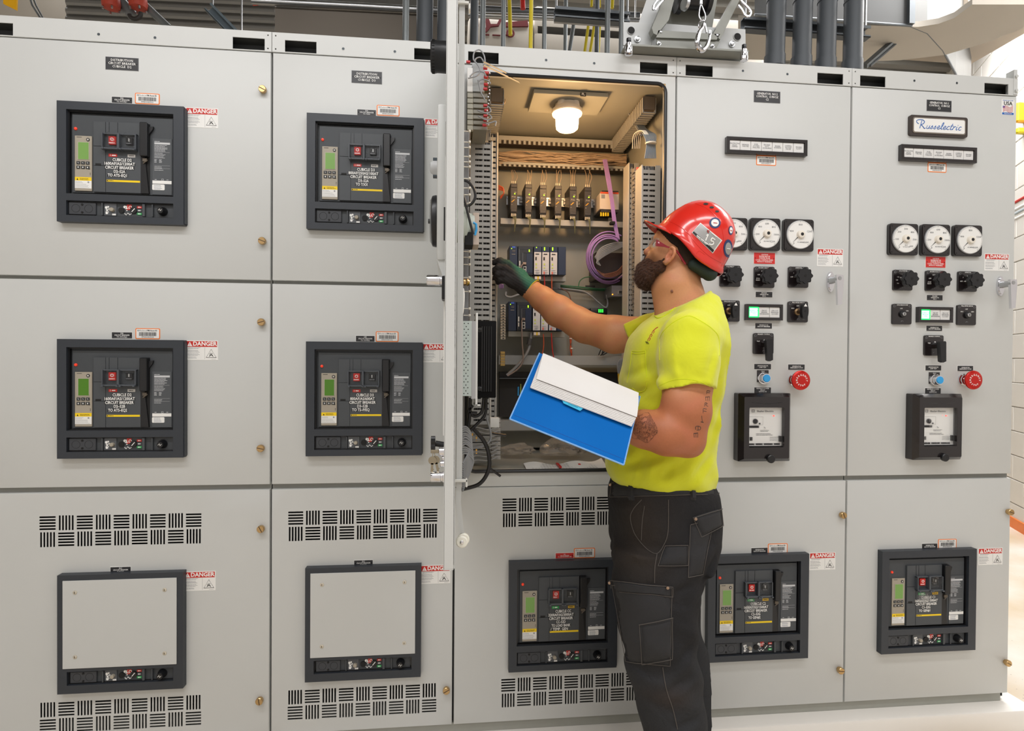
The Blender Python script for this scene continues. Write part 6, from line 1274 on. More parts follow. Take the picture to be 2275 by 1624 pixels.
wires('black cable curling over the front left duct', [S5(-.5, (1028, 400), (1040, 404), (1052, 418), (1056, 436), (1050, 450), (1040, 458)), S5(-.5, (1028, 430), (1036, 460), (1046, 500), (1052, 520))], .0034, WB, 'cable', 'cable')
b = B(); c = at(1030, 627, -.4); b.lathe(c, (1, 0, 0), [(0, .010), (.006, .008), (.010, .011), (.016, .006)], 12); tag(b.obj('brass_fitting', BRASS), 'small brass fitting on the inside of the open door', 'fitting')
b = B(); p = S5(-.66, (1022, 645), (1028, 642), (1030, 660), (1027, 695), (1022, 700)); b.tube(spline(p, 5), .0025, 6); adopt_door(b.obj('wire_handle', OFFW))
# lower-left tangle
loops = []
for k in range(13):
    y0 = 950+k*5; loops.append([at(1024, y0, -.5), at(1036, y0-2+rn.uniform(-2, 2), -.48), at(1045+k*.5, y0+12, -.47), at(1046, y0+34, -.47), at(1038-k*.3, y0+62, -.48), at(1028, y0+80, -.5)])
wires('fan of grey wires looping at the bottom of the open door', loops, .0026, WG, 'wire_loops', 'wires')
wires('black cables hanging below the display box', [S5(-.4, (1045, 884), (1044, 920), (1040, 950), (1030, 965)), S5(-.38, (1075, 884), (1070, 915), (1055, 925), (1040, 915)), S5(-.36, (1080, 884), (1078, 920), (1062, 940), (1040, 960)), S5(-.4, (1050, 900), (1042, 915), (1060, 918))], .0042, WB, 'cable', 'cable')
wires('large black cable looping under the terminal stack to the door foot', [S5(-.35, (1050, 950), (1075, 980), (1086, 1010), (1085, 1045), (1065, 1075), (1025, 1088))], .0055, WB, 'cable', 'cable')
wires('short cut black cable ends beside the terminal stack', [S5(-.2, (1090, 962), (1108, 965), (1124, 967)), S5(-.2, (1088, 1040), (1098, 1048), (1112, 1058))], .0038, WB, 'cable', 'cable')
wires('thin grey cable hanging from the display box in a long loop', [S5(-.3, (1078, 895), (1082, 930), (1090, 960), (1088, 980), (1070, 992), (1050, 995)), S5(-.3, (1080, 900), (1070, 930), (1055, 950), (1040, 960))], .0030, WG, 'cable', 'cable')
wires('grey wires sweeping into the clear-covered terminal stack', [[at(1040, 955+k*9, -.25), at(1060, 950+k*9, -.15), at(1085, 955+k*8.5, -.02), at(1106, 950+k*8, .03)] for k in range(9)], .0022, WG)
t = tstrip('clear-covered terminal stack at the lower left of the opening', .04, 1092, 1112, 930, 1022, 9, mat('grey_terminal_face', '#9b9894', .5)); Mi = Matrix.Translation(t.location).inverted()
b = B(); bxp(b, .038, .06, 1089, 1109, 928, 950, .001); b.obj('white_relay', OFFW, t, M=Mi)
b = B(); bxp(b, .02, .022, 1088, 1116, 926, 1025); b.obj('clear_guard', mat('thin_clear_guard', '#ffffff', .05, trans=1, var=0, alpha=.12), t, M=Mi)
tstrip('lower slotted side duct behind the grey loops', .14, 1046, 1092, 905, 1032, 8, mat('duct_grey_pvc', '#a3a3a0', .5))
b = B(); [bxp(b, .05, .06, x, x+3, y, y+10) for x, y in ((1057, 970), (1057, 998), (1048, 962))]; tag(b.obj('brass_contacts', mat('bright_brass', '#e0b060', .25, 1)), 'brass contacts among the grey loops', 'contacts', kind='stuff')
# dark lower bay
b = B(); bxp(b, .54, .57, 1110, 1430, 826, 925); o = tag(b.obj('dark_subpanel', mat('dark_subpanel', '#2b2826', .6)), 'dark sub-panel below the lowest controller rack', 'panel')
b = B(); bxp(b, .535, .54, 1150, 1153, 859, 879); b.obj('blue_label', BLUEB, o); b = B(); bxp(b, .535, .54, 1156, 1158, 853, 878); b.obj('lime_label', mat('lime_label', '#c4d45a', .5), o)
b = B(); bxp(b, .50, .54, 1110, 1300, 840, 842); b.obj('bar', DSTEEL, o)
BAG = mat('clear_polybag', '#efe6da', .12, trans=.7, var=.05, bump=1., bscale=60, alpha=.5)
def bag(label, Y, px0, px1, py0, py1, seed):
    r_ = random.Random(seed); a = at(px0, py1, Y); c = at(px1, py0, Y); b = B(); bmesh.ops.create_icosphere(b.bm, subdivisions=3, radius=1)
    for v in b.bm.verts:
        n_ = noise.noise(v.co*2.3+Vector((seed, 0, 0)))*.35+noise.noise(v.co*6)*.12; v.co *= 1+n_
        v.co = Vector(((a.x+c.x)/2+v.co.x*(c.x-a.x)/2, Y+v.co.y*.05, a.z+(max(v.co.z, -.55)+.55)*(c.z-a.z)/1.6))
    return tag(b.obj('plastic_bag', BAG, smooth=20), label, 'bag')
bag('crumpled clear plastic bag lying flat at the left of the compartment floor', .40, 1114, 1186, 985, 1008, 1); bag('crumpled clear plastic bag with small parts under the binder', .36, 1200, 1300, 972, 1010, 7)
b = B(); rr_ = random.Random(4)
for k in range(7): c = at(1225+k*10, 1000+rr_.uniform(-6, 3), .36); b.sphere((c.x, c.y, c.z), .006, 8, 6, sc=(1.6, 1, 1))
tag(b.obj('small_parts', mat('nickel_parts', '#6b6660', .35, .8)), 'loose metal parts inside the second plastic bag', 'parts', kind='stuff')
# paper sheet on the lip
b = B(); a = at(1171, 1042, -.002); c = at(1352, 1042, -.002); N_ = 24
Vs = [[b.bm.verts.new((a.x+(c.x-a.x)*i/N_, .012+.085*j, .9865+(.006*math.sin(i*.5)+(.02*((i/N_)**6)))*(1 if j else .2)+j*.006)) for j in range(2)] for i in range(N_+1)]
for i in range(N_): b.bm.faces.new((Vs[i][0], Vs[i+1][0], Vs[i+1][1], Vs[i][1]))
ps = b.obj('printed_sheet', OFFW, CC); ps.parent = None; tag(ps, 'printed white sheet lying on the sill of the open compartment', 'paper')
b = B(); rp = random.Random(9)
for j in range(5):
    for k in range(22):
        if k in (9, 16): continue
        x = a.x+.02+(c.x-a.x-.05)*k/22; b.box(x, x+.008, .02+j*.014, .022+j*.014, .9885+j*.0012, .9890+j*.0012)
o = b.obj('printed_lines', GREYT, ps); b = B(); x = a.x+.02+(c.x-a.x-.05)*9/22; b.box(x, x+.008, .018, .09, .9888, .9945); x = a.x+.02+(c.x-a.x-.05)*16/22; b.box(x, x+.008, .05, .08, .991, .9955); b.obj('red_mark', RED, ps)
# ================================================================ THE WORKER
class Field:
    def __init__(s, lo, hi, h):
        s.lo = np.array(lo, float); s.h = h; s.n = (np.ceil((np.array(hi)-s.lo)/h).astype(int)+1)
        s.ax = [(s.lo[i]+h*np.arange(s.n[i])).astype(np.float32) for i in range(3)]
        s.F = np.full(tuple(s.n), .2, np.float32)
    def sub(s, lo, hi):
        sl = []
        for i in range(3):
            a = max(0, int((lo[i]-s.lo[i])/s.h)); b = min(s.n[i], int((hi[i]-s.lo[i])/s.h)+2); sl.append(slice(a, max(a, b)))
        return tuple(sl), s.ax[0][sl[0]][:, None, None], s.ax[1][sl[1]][None, :, None], s.ax[2][sl[2]][None, None, :]
    def add(s, fn, lo, hi, k=.01, op='u'):
        sl, X, Y, Z = s.sub(lo, hi); a = s.F[sl]
        if a.size == 0: return
        d = fn(X, Y, Z).astype(np.float32)
        if op == 'u':
            if k > 0: h = np.clip(.5+.5*(d-a)/k, 0, 1); s.F[sl] = d*(1-h)+a*h-k*h*(1-h)
            else: s.F[sl] = np.minimum(a, d)
        elif op == 's':
            h = np.clip(.5-.5*(a+d)/max(k, 1e-6), 0, 1); s.F[sl] = a*(1-h)-d*h+k*h*(1-h)
        elif op == 'i': s.F[sl] = np.maximum(a, d)
        elif op == 'a': s.F[sl] = a+d
    def cone(s, p, q, r0, r1, k=.012, op='u', flat=None):
        p = np.array(p, float); q = np.array(q, float); v = q-p; L2 = v@v; m = max(r0, r1)+k+.012
        def fn(X, Y, Z):
            x, y, z = X-p[0], Y-p[1], Z-p[2]; t = np.clip((x*v[0]+y*v[1]+z*v[2])/L2, 0, 1)
            return np.sqrt((x-t*v[0])**2+(y-t*v[1])**2+(z-t*v[2])**2)-(r0+(r1-r0)*t)
        s.add(fn, np.minimum(p, q)-m, np.maximum(p, q)+m, k, op)
    def ell(s, c, r, A=None, k=.012, op='u'):
        c = np.array(c, float); r = np.array(r, float); A = np.eye(3) if A is None else np.array(A, float); m = r.max()+k+.012
        def fn(X, Y, Z):
            x, y, z = X-c[0], Y-c[1], Z-c[2]; q = [A[i][0]*x+A[i][1]*y+A[i][2]*z for i in range(3)]
            k0 = np.sqrt(sum((q[i]/r[i])**2 for i in range(3))); k1 = np.sqrt(sum((q[i]/r[i]**2)**2 for i in range(3)))+1e-9
            return k0*(k0-1)/k1
        s.add(fn, c-m, c+m, k, op)
    def chain(s, pts, rs, k=.012, op='u'):
        for i in range(len(pts)-1): s.cone(pts[i], pts[i+1], rs[i], rs[i+1], k, op)
    def stack(s, rows, k=.02, p=2.2, op='u', wr=None):
        "rows: (z, cx, cy, ax, ay) from low to high"
        R = np.array(rows, float); R = R[R[:, 0].argsort()]; lo = (min(R[:, 1]-R[:, 3])-.05, min(R[:, 2]-R[:, 4])-.05, R[0, 0]-.03); hi = (max(R[:, 1]+R[:, 3])+.05, max(R[:, 2]+R[:, 4])+.05, R[-1, 0]+.03)
        zz = np.linspace(R[0, 0], R[-1, 0], 200); K = [np.convolve(np.pad(np.interp(zz, R[:, 0], R[:, i]), 8, 'edge'), np.ones(17)/17, 'valid') for i in range(1, 5)]
        def fn(X, Y, Z):
            cx, cy, ax, ay = [np.interp(Z, zz, q).astype(np.float32) for q in K]
            q = (np.abs((X-cx)/ax)**p+np.abs((Y-cy)/ay)**p)**(1/p); d = (q-1)*np.minimum(ax, ay)
            return np.maximum(d, np.maximum(R[0, 0]-Z, Z-R[-1, 0]))
        s.add(fn, lo, hi, k, op)
    def mesh(s):
        F = s.F; h = s.h; ins = F < 0; n = F.shape
        c = np.zeros(tuple(v-1 for v in n), np.int8)
        for dx in (0, 1):
            for dy in (0, 1):
                for dz in (0, 1): c += ins[dx:n[0]-1+dx, dy:n[1]-1+dy, dz:n[2]-1+dz]
        act = (c > 0) & (c < 8); I = np.argwhere(act); idx = np.full(act.shape, -1, np.int32); idx[act] = np.arange(len(I))
        acc = np.zeros((len(I), 3)); cnt = np.zeros(len(I)); C = {}
        for o in ((0, 0, 0), (1, 0, 0), (0, 1, 0), (0, 0, 1), (1, 1, 0), (1, 0, 1), (0, 1, 1), (1, 1, 1)): C[o] = F[I[:, 0]+o[0], I[:, 1]+o[1], I[:, 2]+o[2]]
        for o in C:
            for a in range(3):
                if o[a] == 0:
                    q = list(o); q[a] = 1; q = tuple(q); f0, f1 = C[o], C[q]; m = (f0 < 0) != (f1 < 0); t = np.where(m, f0/(f0-f1+1e-12), 0)
                    P_ = np.tile(np.array(o, float), (len(I), 1)); P_[:, a] = t; acc[m] += P_[m]; cnt[m] += 1
        V = s.lo+(I+acc/cnt[:, None])*h; faces = []
        for a in range(3):
            b, d = (a+1) % 3, (a+2) % 3; s0 = [slice(1, n[i]-1) for i in range(3)]; s0[a] = slice(0, n[a]-1); s1 = list(s0); s1[a] = slice(1, n[a])
            A, Bq = ins[tuple(s0)], ins[tuple(s1)]; E_ = np.argwhere(A != Bq); off = np.array([1, 1, 1]); off[a] = 0; G_ = E_+off; fl = A[tuple(E_.T)]
            def cell(db, dd):
                q = G_.copy(); q[:, b] -= db; q[:, d] -= dd; return idx[q[:, 0], q[:, 1], q[:, 2]]
            Q = np.stack([cell(1, 1), cell(0, 1), cell(0, 0), cell(1, 0)], 1); Q[~fl] = Q[~fl][:, ::-1]; faces.append(Q)
        return V, np.concatenate(faces)
def mk(name, field, m, parent=None, colfn=None, smooth_it=0):
    V, Fc = field.mesh() if isinstance(field, Field) else field
    for _ in range(smooth_it):
        acc = np.zeros_like(V); cn_ = np.zeros(len(V))
        for a_, b_ in ((0, 1), (1, 2), (2, 3), (3, 0)):
            for p_, q_ in ((a_, b_), (b_, a_)):
                for ax3 in range(3): acc[:, ax3] += np.bincount(Fc[:, p_], V[Fc[:, q_], ax3], len(V))
                cn_ += np.bincount(Fc[:, p_], minlength=len(V))
        V = V*.4+.6*acc/np.maximum(cn_, 1)[:, None]
    me = bpy.data.meshes.new(name); me.vertices.add(len(V)); me.vertices.foreach_set('co', V.astype(np.float32).ravel())
    me.loops.add(len(Fc)*4); me.loops.foreach_set('vertex_index', Fc.astype(np.int32).ravel()); me.polygons.add(len(Fc)); me.polygons.foreach_set('loop_start', np.arange(0, len(Fc)*4, 4, dtype=np.int32))
    me.update(calc_edges=True); me.validate()
    if colfn is not None:
        ca = me.color_attributes.new('tone', 'FLOAT_COLOR', 'POINT'); c = np.ones((len(V), 4), np.float32); c[:, :3] = colfn(V); ca.data.foreach_set('color', c.ravel())
    me.polygons.foreach_set('use_smooth', [True]*len(me.polygons)); me.materials.append(m)
    o = bpy.data.objects.new(name, me); COL.objects.link(o)
    if parent: o.parent = parent
    return o
def vmat(name, rough, bump=.3, bscale=300, sss=0., spec=.4, weave=False, tint=.05, sheen=0.):
    m = bpy.data.materials.new(name); m.use_nodes = True; nt = m.node_tree; b = nt.nodes['Principled BSDF']
    a = nt.nodes.new('ShaderNodeAttribute'); a.attribute_name = 'tone'; tc = nt.nodes.new('ShaderNodeTexCoord')
    n = nt.nodes.new('ShaderNodeTexNoise'); n.inputs['Scale'].default_value = bscale*.3; n.inputs['Detail'].default_value = 4; nt.links.new(tc.outputs['Object'], n.inputs['Vector'])
    mr = nt.nodes.new('ShaderNodeMapRange'); mr.inputs['To Min'].default_value = 1-tint*2; mr.inputs['To Max'].default_value = 1+tint*2; nt.links.new(n.outputs['Fac'], mr.inputs['Value'])
    mx = nt.nodes.new('ShaderNodeVectorMath'); mx.operation = 'SCALE'; nt.links.new(a.outputs['Color'], mx.inputs[0]); nt.links.new(mr.outputs['Result'], mx.inputs['Scale']); nt.links.new(mx.outputs['Vector'], b.inputs['Base Color'])
    n2 = nt.nodes.new('ShaderNodeTexNoise'); n2.inputs['Scale'].default_value = bscale; n2.inputs['Detail'].default_value = 3; nt.links.new(tc.outputs['Object'], n2.inputs['Vector'])
    bp = nt.nodes.new('ShaderNodeBump'); bp.inputs['Strength'].default_value = bump; bp.inputs['Distance'].default_value = .001; nt.links.new(n2.outputs['Fac'], bp.inputs['Height']); nt.links.new(bp.outputs['Normal'], b.inputs['Normal'])
    if weave:
        n3 = nt.nodes.new('ShaderNodeTexNoise'); n3.inputs['Scale'].default_value = weave; n3.inputs['Detail'].default_value = 3; n3.inputs['Distortion'].default_value = 1.5; nt.links.new(tc.outputs['Object'], n3.inputs['Vector'])
        b3 = nt.nodes.new('ShaderNodeBump'); b3.inputs['Strength'].default_value = .55; b3.inputs['Distance'].default_value = .012; nt.links.new(n3.outputs['Fac'], b3.inputs['Height']); nt.links.new(b3.outputs['Normal'], bp.inputs['Normal'])
    b.inputs['Roughness'].default_value = rough; b.inputs['Specular IOR Level'].default_value = spec
    if sss: b.inputs['Subsurface Weight'].default_value = sss; b.inputs['Subsurface Radius'].default_value = (.012, .004, .002); b.inputs['Subsurface Scale'].default_value = 1.
    b.inputs['Sheen Weight'].default_value = sheen
    return m
L3 = lambda h: np.array(lin(h)[:3])
def mixc(a, b, t): t = np.clip(t, 0, 1)[:, None]; return a*(1-t)+b*t
def sstep(x, a, b): t = np.clip((x-a)/(b-a), 0, 1); return t*t*(3-2*t)
def A3(px, py, Y): return np.array(at(px, py, Y))
HC = A3(1515, 560, -.32); FW3 = np.array([-.927, .375, 0.]); SD = np.array([-.375, -.927, 0.])     # head: facing, near side
TH = math.radians(34); HF = FW3*math.cos(TH)+np.array([0, 0, math.sin(TH)]); HU = np.array([0, 0, 1.])*math.cos(TH)-FW3*math.sin(TH)
def hp3(px, py, off=0.):
    "point on the head's mid plane shifted by off towards the camera side"
    d = np.array(_f+CR*(px-1137.5)/FPX-CU*(py-812)/FPX); t = ((HC+SD*off-CAM)@SD)/(d@SD); return CAM+d*t
MAN = thing('person', 'man in red hard hat, yellow T-shirt and dark cargo trousers reaching into the open cabinet', 'person', tuple(A3(1480, 1300, -.32)*np.array([1, 1, 0])))
def adopt(o):
    o.parent = MAN; o.matrix_parent_inverse = Matrix.Translation(MAN.location).inverted(); return o

# ---- skin body: head, neck, trunk core and both arms in one surface
hh = .0031
sk = Field((.03, -.70, .98), (.70, .27, 1.80), hh)
HA = np.array([HF, SD, HU])
shN, shF = A3(1533, 765, -.49), A3(1452, 742, -.13)
sk.ell(hp3(1532, 530), (.086, .072, .088), HA, .02)
sk.ell(hp3(1497, 541), (.060, .060, .070), HA, .018)
sk.ell(hp3(1473, 563), (.034, .047, .050), HA, .018)
sk.cone(hp3(1487, 592, .020), hp3(1445, 606, .008), .040, .022, .018); sk.cone(hp3(1487, 592, -.020), hp3(1445, 606, -.008), .040, .022, .018)
sk.cone(hp3(1465, 529, .030), hp3(1465, 529, -.030), .011, .011, .012)
sk.cone(hp3(1456, 540), hp3(1438, 559), .0075, .0085, .008); sk.ell(hp3(1437.5, 560.5), (.0105, .0095, .009), HA, .006)
for s_ in (1, -1):
    sk.ell(hp3(1444.5, 565, .0105*s_), (.010, .0075, .0075), HA, .004); sk.ell(hp3(1464, 562, .034*s_), (.019, .018, .019), HA, .014)
    sk.ell(hp3(1457, 545, .030*s_), (.012, .015, .010), HA, .010, 's')
    sk.ell(hp3(1462, 546, .030*s_), (.0115, .0125, .0105), HA, .005); sk.cone(hp3(1454.5, 541.5, .020*s_), hp3(1458, 542, .042*s_), .0042, .0042, .003); sk.cone(hp3(1452.5, 551, .020*s_), hp3(1456, 551.5, .042*s_), .0042, .0042, .003)
sk.cone(hp3(1437.5, 575.5, .016), hp3(1437.5, 575.5, -.016), .0058, .0058, .005); sk.cone(hp3(1437, 584, .014), hp3(1437, 584, -.014), .0066, .0066, .005)
sk.cone(hp3(1447, 572, .02), hp3(1447, 572, -.02), .012, .012, .010); sk.ell(hp3(1440, 600), (.016, .022, .016), HA, .012)
# ears
for s_ in (1, -1):
    ear = [hp3(x, y, o*s_) for x, y, o in ((1487, 560, .070), (1488, 553, .078), (1493, 549, .085), (1498.5, 553, .088), (1499, 562, .089), (1494.5, 572, .087), (1487, 580, .083), (1479, 585, .078), (1475, 582, .074))]
    sk.chain(ear, [.0035, .0040, .0042, .0044, .0044, .0042, .0042, .0052, .0045], .003)
    sk.ell(hp3(1486.5, 567, .073*s_), (.008, .008, .016), HA, .004); sk.cone(hp3(1493, 560, .080*s_), hp3(1484, 577, .076*s_), .0055, .0055, .005)
    sk.ell(hp3(1484, 571, .084*s_), (.006, .0075, .010), HA, .004, 's'); sk.cone(hp3(1479.5, 571, .077*s_), hp3(1479, 577, .076*s_), .0035, .0035, .003)
# neck and trunk core
sk.chain([hp3(1510, 585), A3(1503, 638, -.325), A3(1520, 690, -.325), A3(1525, 760, -.32)], [.058, .0615, .072, .085], .025)
sk.cone(hp3(1470, 622), A3(1483, 690, -.33), .022, .030, .03)
sk.cone(A3(1530, 765, -.42), A3(1470, 760, -.20), .085, .08, .03); sk.chain([A3(1515, 770, -.32), A3(1490, 900, -.32), A3(1470, 1040, -.32)], [.10, .10, .10], .03)
# far arm
AF = [shF, A3(1365, 743, -.06), A3(1300, 727, .035), A3(1283, 716, .06), A3(1240, 691, .11), A3(1205, 664, .165), A3(1183, 647, .195), A3(1168, 636, .205)]
sk.chain(AF, [.056, .061, .053, .052, .0545, .044, .036, .034], .018)
# near arm
elb = A3(1523, 972, -.545)
AN = [shN, A3(1527, 850, -.525), A3(1524, 915, -.545), elb, A3(1482, 962, -.55), A3(1430, 953, -.515), A3(1395, 947, -.475), A3(1362, 940, -.44)]
sk.chain(AN, [.060, .060, .059, .0465, .054, .046, .037, .031], .020)
sk.ell(A3(1508, 900, -.56), (.038, .040, .060), None, .02); sk.ell(A3(1538, 990, -.545), (.025, .025, .025), None, .015)
# near hand under the binder
sk.ell(A3(1338, 935, -.425), (.045, .028, .022), None, .015)
for i in range(4):
    L_ = (.88, 1., .95, .78)[i]; dy = i*8
    sk.chain([A3(1345, 922+dy, -.43), A3(1312-8*L_, 908+dy, -.425), A3(1296-16*L_, 896+dy, -.43), A3(1286-22*L_, 890+dy, -.45)], [.011, .0098, .0090, .0078], .005)
sk.chain([A3(1362, 925, -.44), A3(1352, 900, -.43), A3(1336, 880, -.42)], [.015, .0115, .009], .008)
SKC, SKR, SKD, HAIRC = L3('#d09a78'), L3('#b5664a'), L3('#7a4630'), L3('#2e211b')
def skin_col(V):
    c = np.tile(L3('#c88c62'), (len(V), 1)); nz = np.sin(V[:, 0]*61+np.sin(V[:, 2]*47)*2)*np.sin(V[:, 1]*53+V[:, 2]*39)
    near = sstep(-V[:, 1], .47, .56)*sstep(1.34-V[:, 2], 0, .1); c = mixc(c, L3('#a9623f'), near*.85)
    d = np.linalg.norm(V-A3(1420, 950, -.63), axis=1); c = mixc(c, L3('#9c5f45'), .35*sstep(.10-d, 0, .08))
    c = mixc(c, L3('#c4735a'), .28*np.clip(nz, 0, 1))
    ear_ = np.linalg.norm(V-hp3(1488, 567, .08), axis=1); c = mixc(c, L3('#c9745c'), .55*sstep(.03-ear_, 0, .02))
    ns = np.linalg.norm(V-hp3(1437, 562), axis=1); c = mixc(c, L3('#cf806a'), .5*sstep(.025-ns, 0, .02))
    for q in ((1437, 576), (1437, 584)): c = mixc(c, L3('#a8584c'), .8*sstep(.018-np.linalg.norm(V-hp3(*q), axis=1), 0, .012))
    # close-cropped hair and stubble tone on skull sides, nape
    r_ = V-hp3(1529, 540); u = r_@HU; f_ = r_@HF; hd = np.linalg.norm(V-HC, axis=1) < .16
    h_ = np.where(u > -.035, .034+3.4*(u+.035), .014+1.2*(u+.035))-f_; hair = sstep(h_, 0, .02)*(.25+.75*sstep(u, -.10, -.04))*sstep(u, -.125, -.10)*hd; hair *= 1-sstep(.022-ear_, 0, .006); c = mixc(c, L3('#3a2a22'), .85*hair)
    bd = sstep(-(V-hp3(1470, 600))@HU, -.035, .0)*sstep((V-hp3(1492, 600))@HF, 0, .02)*hd; c = mixc(c, L3('#5a3a2a'), .62*bd)
    m = np.linalg.norm(V-hp3(1493.5, 647, .066), axis=1); c = mixc(c, L3('#6e4630'), .85*sstep(.0085-m, 0, .003))
    return c
SKM = vmat('skin', .48, .25, 700, .10, .45, tint=.04)
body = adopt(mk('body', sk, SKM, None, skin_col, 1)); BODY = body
from mathutils.bvhtree import BVHTree
def bvh(*obs):
    V = []; P_ = []; n = 0
    for o in obs:
        me = o.data; V += [v.co.copy() for v in me.vertices]; P_ += [tuple(i+n for i in p.vertices) for p in me.polygons]; n = len(V)
    return BVHTree.FromPolygons(V, P_)
def hit(T, px, py, off=.001):
    d = Vector(_f+CR*(px-1137.5)/FPX-CU*(py-812)/FPX).normalized(); r = T.ray_cast(Vector(CAM), d)
    if r[0] is None: return None
    n_ = r[1] if r[1].dot(d) < 0 else -r[1]; return r[0]+n_*off
def stroke(T, pts, r, b, off=.0005, sp=4, n=5):
    q = [hit(T, v.x, v.y, off) for v in spline([(p[0], p[1], 0) for p in pts], sp)]; q = [v for v in q if v is not None]
    if len(q) > 1: b.tube(q, r, n)
def patch(T, corners, off, b, nu=10, nv=10, th=.0):
    "quad patch laid on the surface; corners px: tl, tr, br, bl"
    G_ = []
    for j in range(nv+1):
        row = []
        for i in range(nu+1):
            u, v = i/nu, j/nv; p = [(corners[0][k]*(1-u)+corners[1][k]*u)*(1-v)+(corners[3][k]*(1-u)+corners[2][k]*u)*v for k in (0, 1)]
            e = min(u, 1-u, v, 1-v)*8; row.append(hit(T, p[0], p[1], off*(min(1, e) if th == 0 else 1)))
        G_.append(row)
    VV = [[None if p is None else b.bm.verts.new(p) for p in row] for row in G_]
    for j in range(nv):
        for i in range(nu):
            q = [VV[j][i], VV[j][i+1], VV[j+1][i+1], VV[j+1][i]]
            if None not in q: b.bm.faces.new(q)
    return b
def oadopt(b, name, m, label=None, smooth=50):
    o = adopt(b.obj(name, m, None, smooth)); return tag(o, label) if label else o
TB = bvh(body)
def ink_mat():
    m = bpy.data.materials.new('tattoo_ink_lines'); m.use_nodes = True; nt = m.node_tree; b = nt.nodes['Principled BSDF']; b.inputs['Base Color'].default_value = lin('#3a2620'); b.inputs['Roughness'].default_value = .55
    tc = nt.nodes.new('ShaderNodeTexCoord'); n = nt.nodes.new('ShaderNodeTexNoise'); n.inputs['Scale'].default_value = 70; n.inputs['Detail'].default_value = 5; n.inputs['Distortion'].default_value = 1.2
    nt.links.new(tc.outputs['Object'], n.inputs['Vector'])
    mt = nt.nodes.new('ShaderNodeMath'); mt.operation = 'MULTIPLY'; mt.inputs[1].default_value = 9.; nt.links.new(n.outputs['Fac'], mt.inputs[0])
    pg = nt.nodes.new('ShaderNodeMath'); pg.operation = 'PINGPONG'; pg.inputs[1].default_value = .5; nt.links.new(mt.outputs[0], pg.inputs[0])
    mr = nt.nodes.new('ShaderNodeMapRange'); mr.inputs['From Min'].default_value = .08; mr.inputs['From Max'].default_value = .22; mr.inputs['To Min'].default_value = .62; mr.inputs['To Max'].default_value = .14; nt.links.new(pg.outputs[0], mr.inputs['Value'])
    nt.links.new(mr.outputs['Result'], b.inputs['Alpha']); return m
b = B(); N_ = 26; C0 = (1430, 950); VV = []
for R0 in (0, .35, .7, 1.):
    VV.append([hit(TB, C0[0]+R0*(30+4*math.sin(3*a))*math.cos(a), C0[1]+R0*(32+4*math.cos(5*a))*math.sin(a), .0004) for a in [2*math.pi*k/N_ for k in range(N_)]])
VV = [[b.bm.verts.new(p) if p is not None else None for p in q] for q in VV[1:]]; cc = b.bm.verts.new(hit(TB, *C0, .0004))
for k in range(N_):
    if VV[0][k] and VV[0][(k+1) % N_]: b.bm.faces.new((cc, VV[0][k], VV[0][(k+1) % N_]))
    for A_, C_ in zip(VV, VV[1:]):
        q = (A_[k], A_[(k+1) % N_], C_[(k+1) % N_], C_[k])
        if None not in q: b.bm.faces.new(q)
oadopt(b, 'forearm_tattoo', ink_mat(), 'dark tattoo on the forearm')
b = B(); INKM = mat('tattoo_ink', '#4c332b', .6, var=.1)
for gx, gy, w, h, g_ in ((1574, 872, 8, 7, 0), (1572, 886, 9, 9, 1), (1569, 899, 8, 8, 2), (1566, 913, 8, 10, 0), (1560, 931, 6, 15, 3), (1551, 951, 11, 9, 4), (1546, 967, 9, 10, 1)):
    G_ = (([(-.5, .5), (-.4, -.5), (.5, -.4)], [(-.4, 0), (.4, .1)]), ([(-.5, -.5), (-.4, .5)], [(0, -.5), (.05, .5)], [(.5, -.4), (.45, .5)], [(-.5, -.4), (.5, -.5)]), ([(-.5, .5), (-.3, -.5), (.3, -.3), (-.2, 0), (.5, .5)],), ([(-.2, -.5), (.1, .5)], [(-.5, .4), (.5, .5)]), ([(-.5, .4), (-.5, -.3), (0, -.5), (.5, -.2), (.4, .4), (-.3, .5)], [(0, -.4), (0, .4)]))[g_]
    for l in G_: stroke(TB, [(gx+p[0]*w, gy+p[1]*h) for p in l], .0020, b, -.0014)
oadopt(b, 'upper_arm_tattoo', INKM, 'column of dark lettering tattooed down the upper arm')
b = B(); p_ = hit(TB, 1493.5, 647, 0); b.sphere(tuple(p_), .0052, 12, 8, sc=(1, .35, .95)); oadopt(b, 'mole', mat('mole_brown', '#7a4a34', .6))

# ---- beard
bd = Field(np.minimum.reduce([hp3(1400, 560, .1), hp3(1500, 660, -.1), hp3(1400, 660, -.1), hp3(1500, 560, .1)])-.03, np.maximum.reduce([hp3(1400, 560, .1), hp3(1500, 660, -.1), hp3(1400, 660, -.1), hp3(1500, 560, .1)])+.03, .0028)
bd.ell(hp3(1445, 610), (.033, .044, .035), HA, .02)
bd.cone(hp3(1437, 603), hp3(1430, 620), .032, .024, .02); bd.cone(hp3(1440, 618), hp3(1440, 628), .028, .020, .02)
for s_ in (1, -1):
    bd.cone(hp3(1468, 594, .047*s_), hp3(1448, 606, .028*s_), .019, .028, .02); bd.cone(hp3(1477, 578, .063*s_), hp3(1471, 594, .056*s_), .005, .014, .010)
    bd.cone(hp3(1436.5, 573, .006*s_), hp3(1441, 583, .026*s_), .0055, .009, .006); bd.cone(hp3(1441, 583, .026*s_), hp3(1446, 596, .030*s_), .009, .016, .008)
bd.ell(hp3(1434, 580.5), (.012, .019, .0055), HA, .004, 's')
def bn(X, Y, Z): return .0022*np.sin(X*310+3*np.sin(Z*120))*np.sin(Z*260+2*np.sin(Y*200))+.0016*np.sin((X+Z)*700+Y*500)
bd.add(bn, (-9,)*3, (9,)*3, op='a')
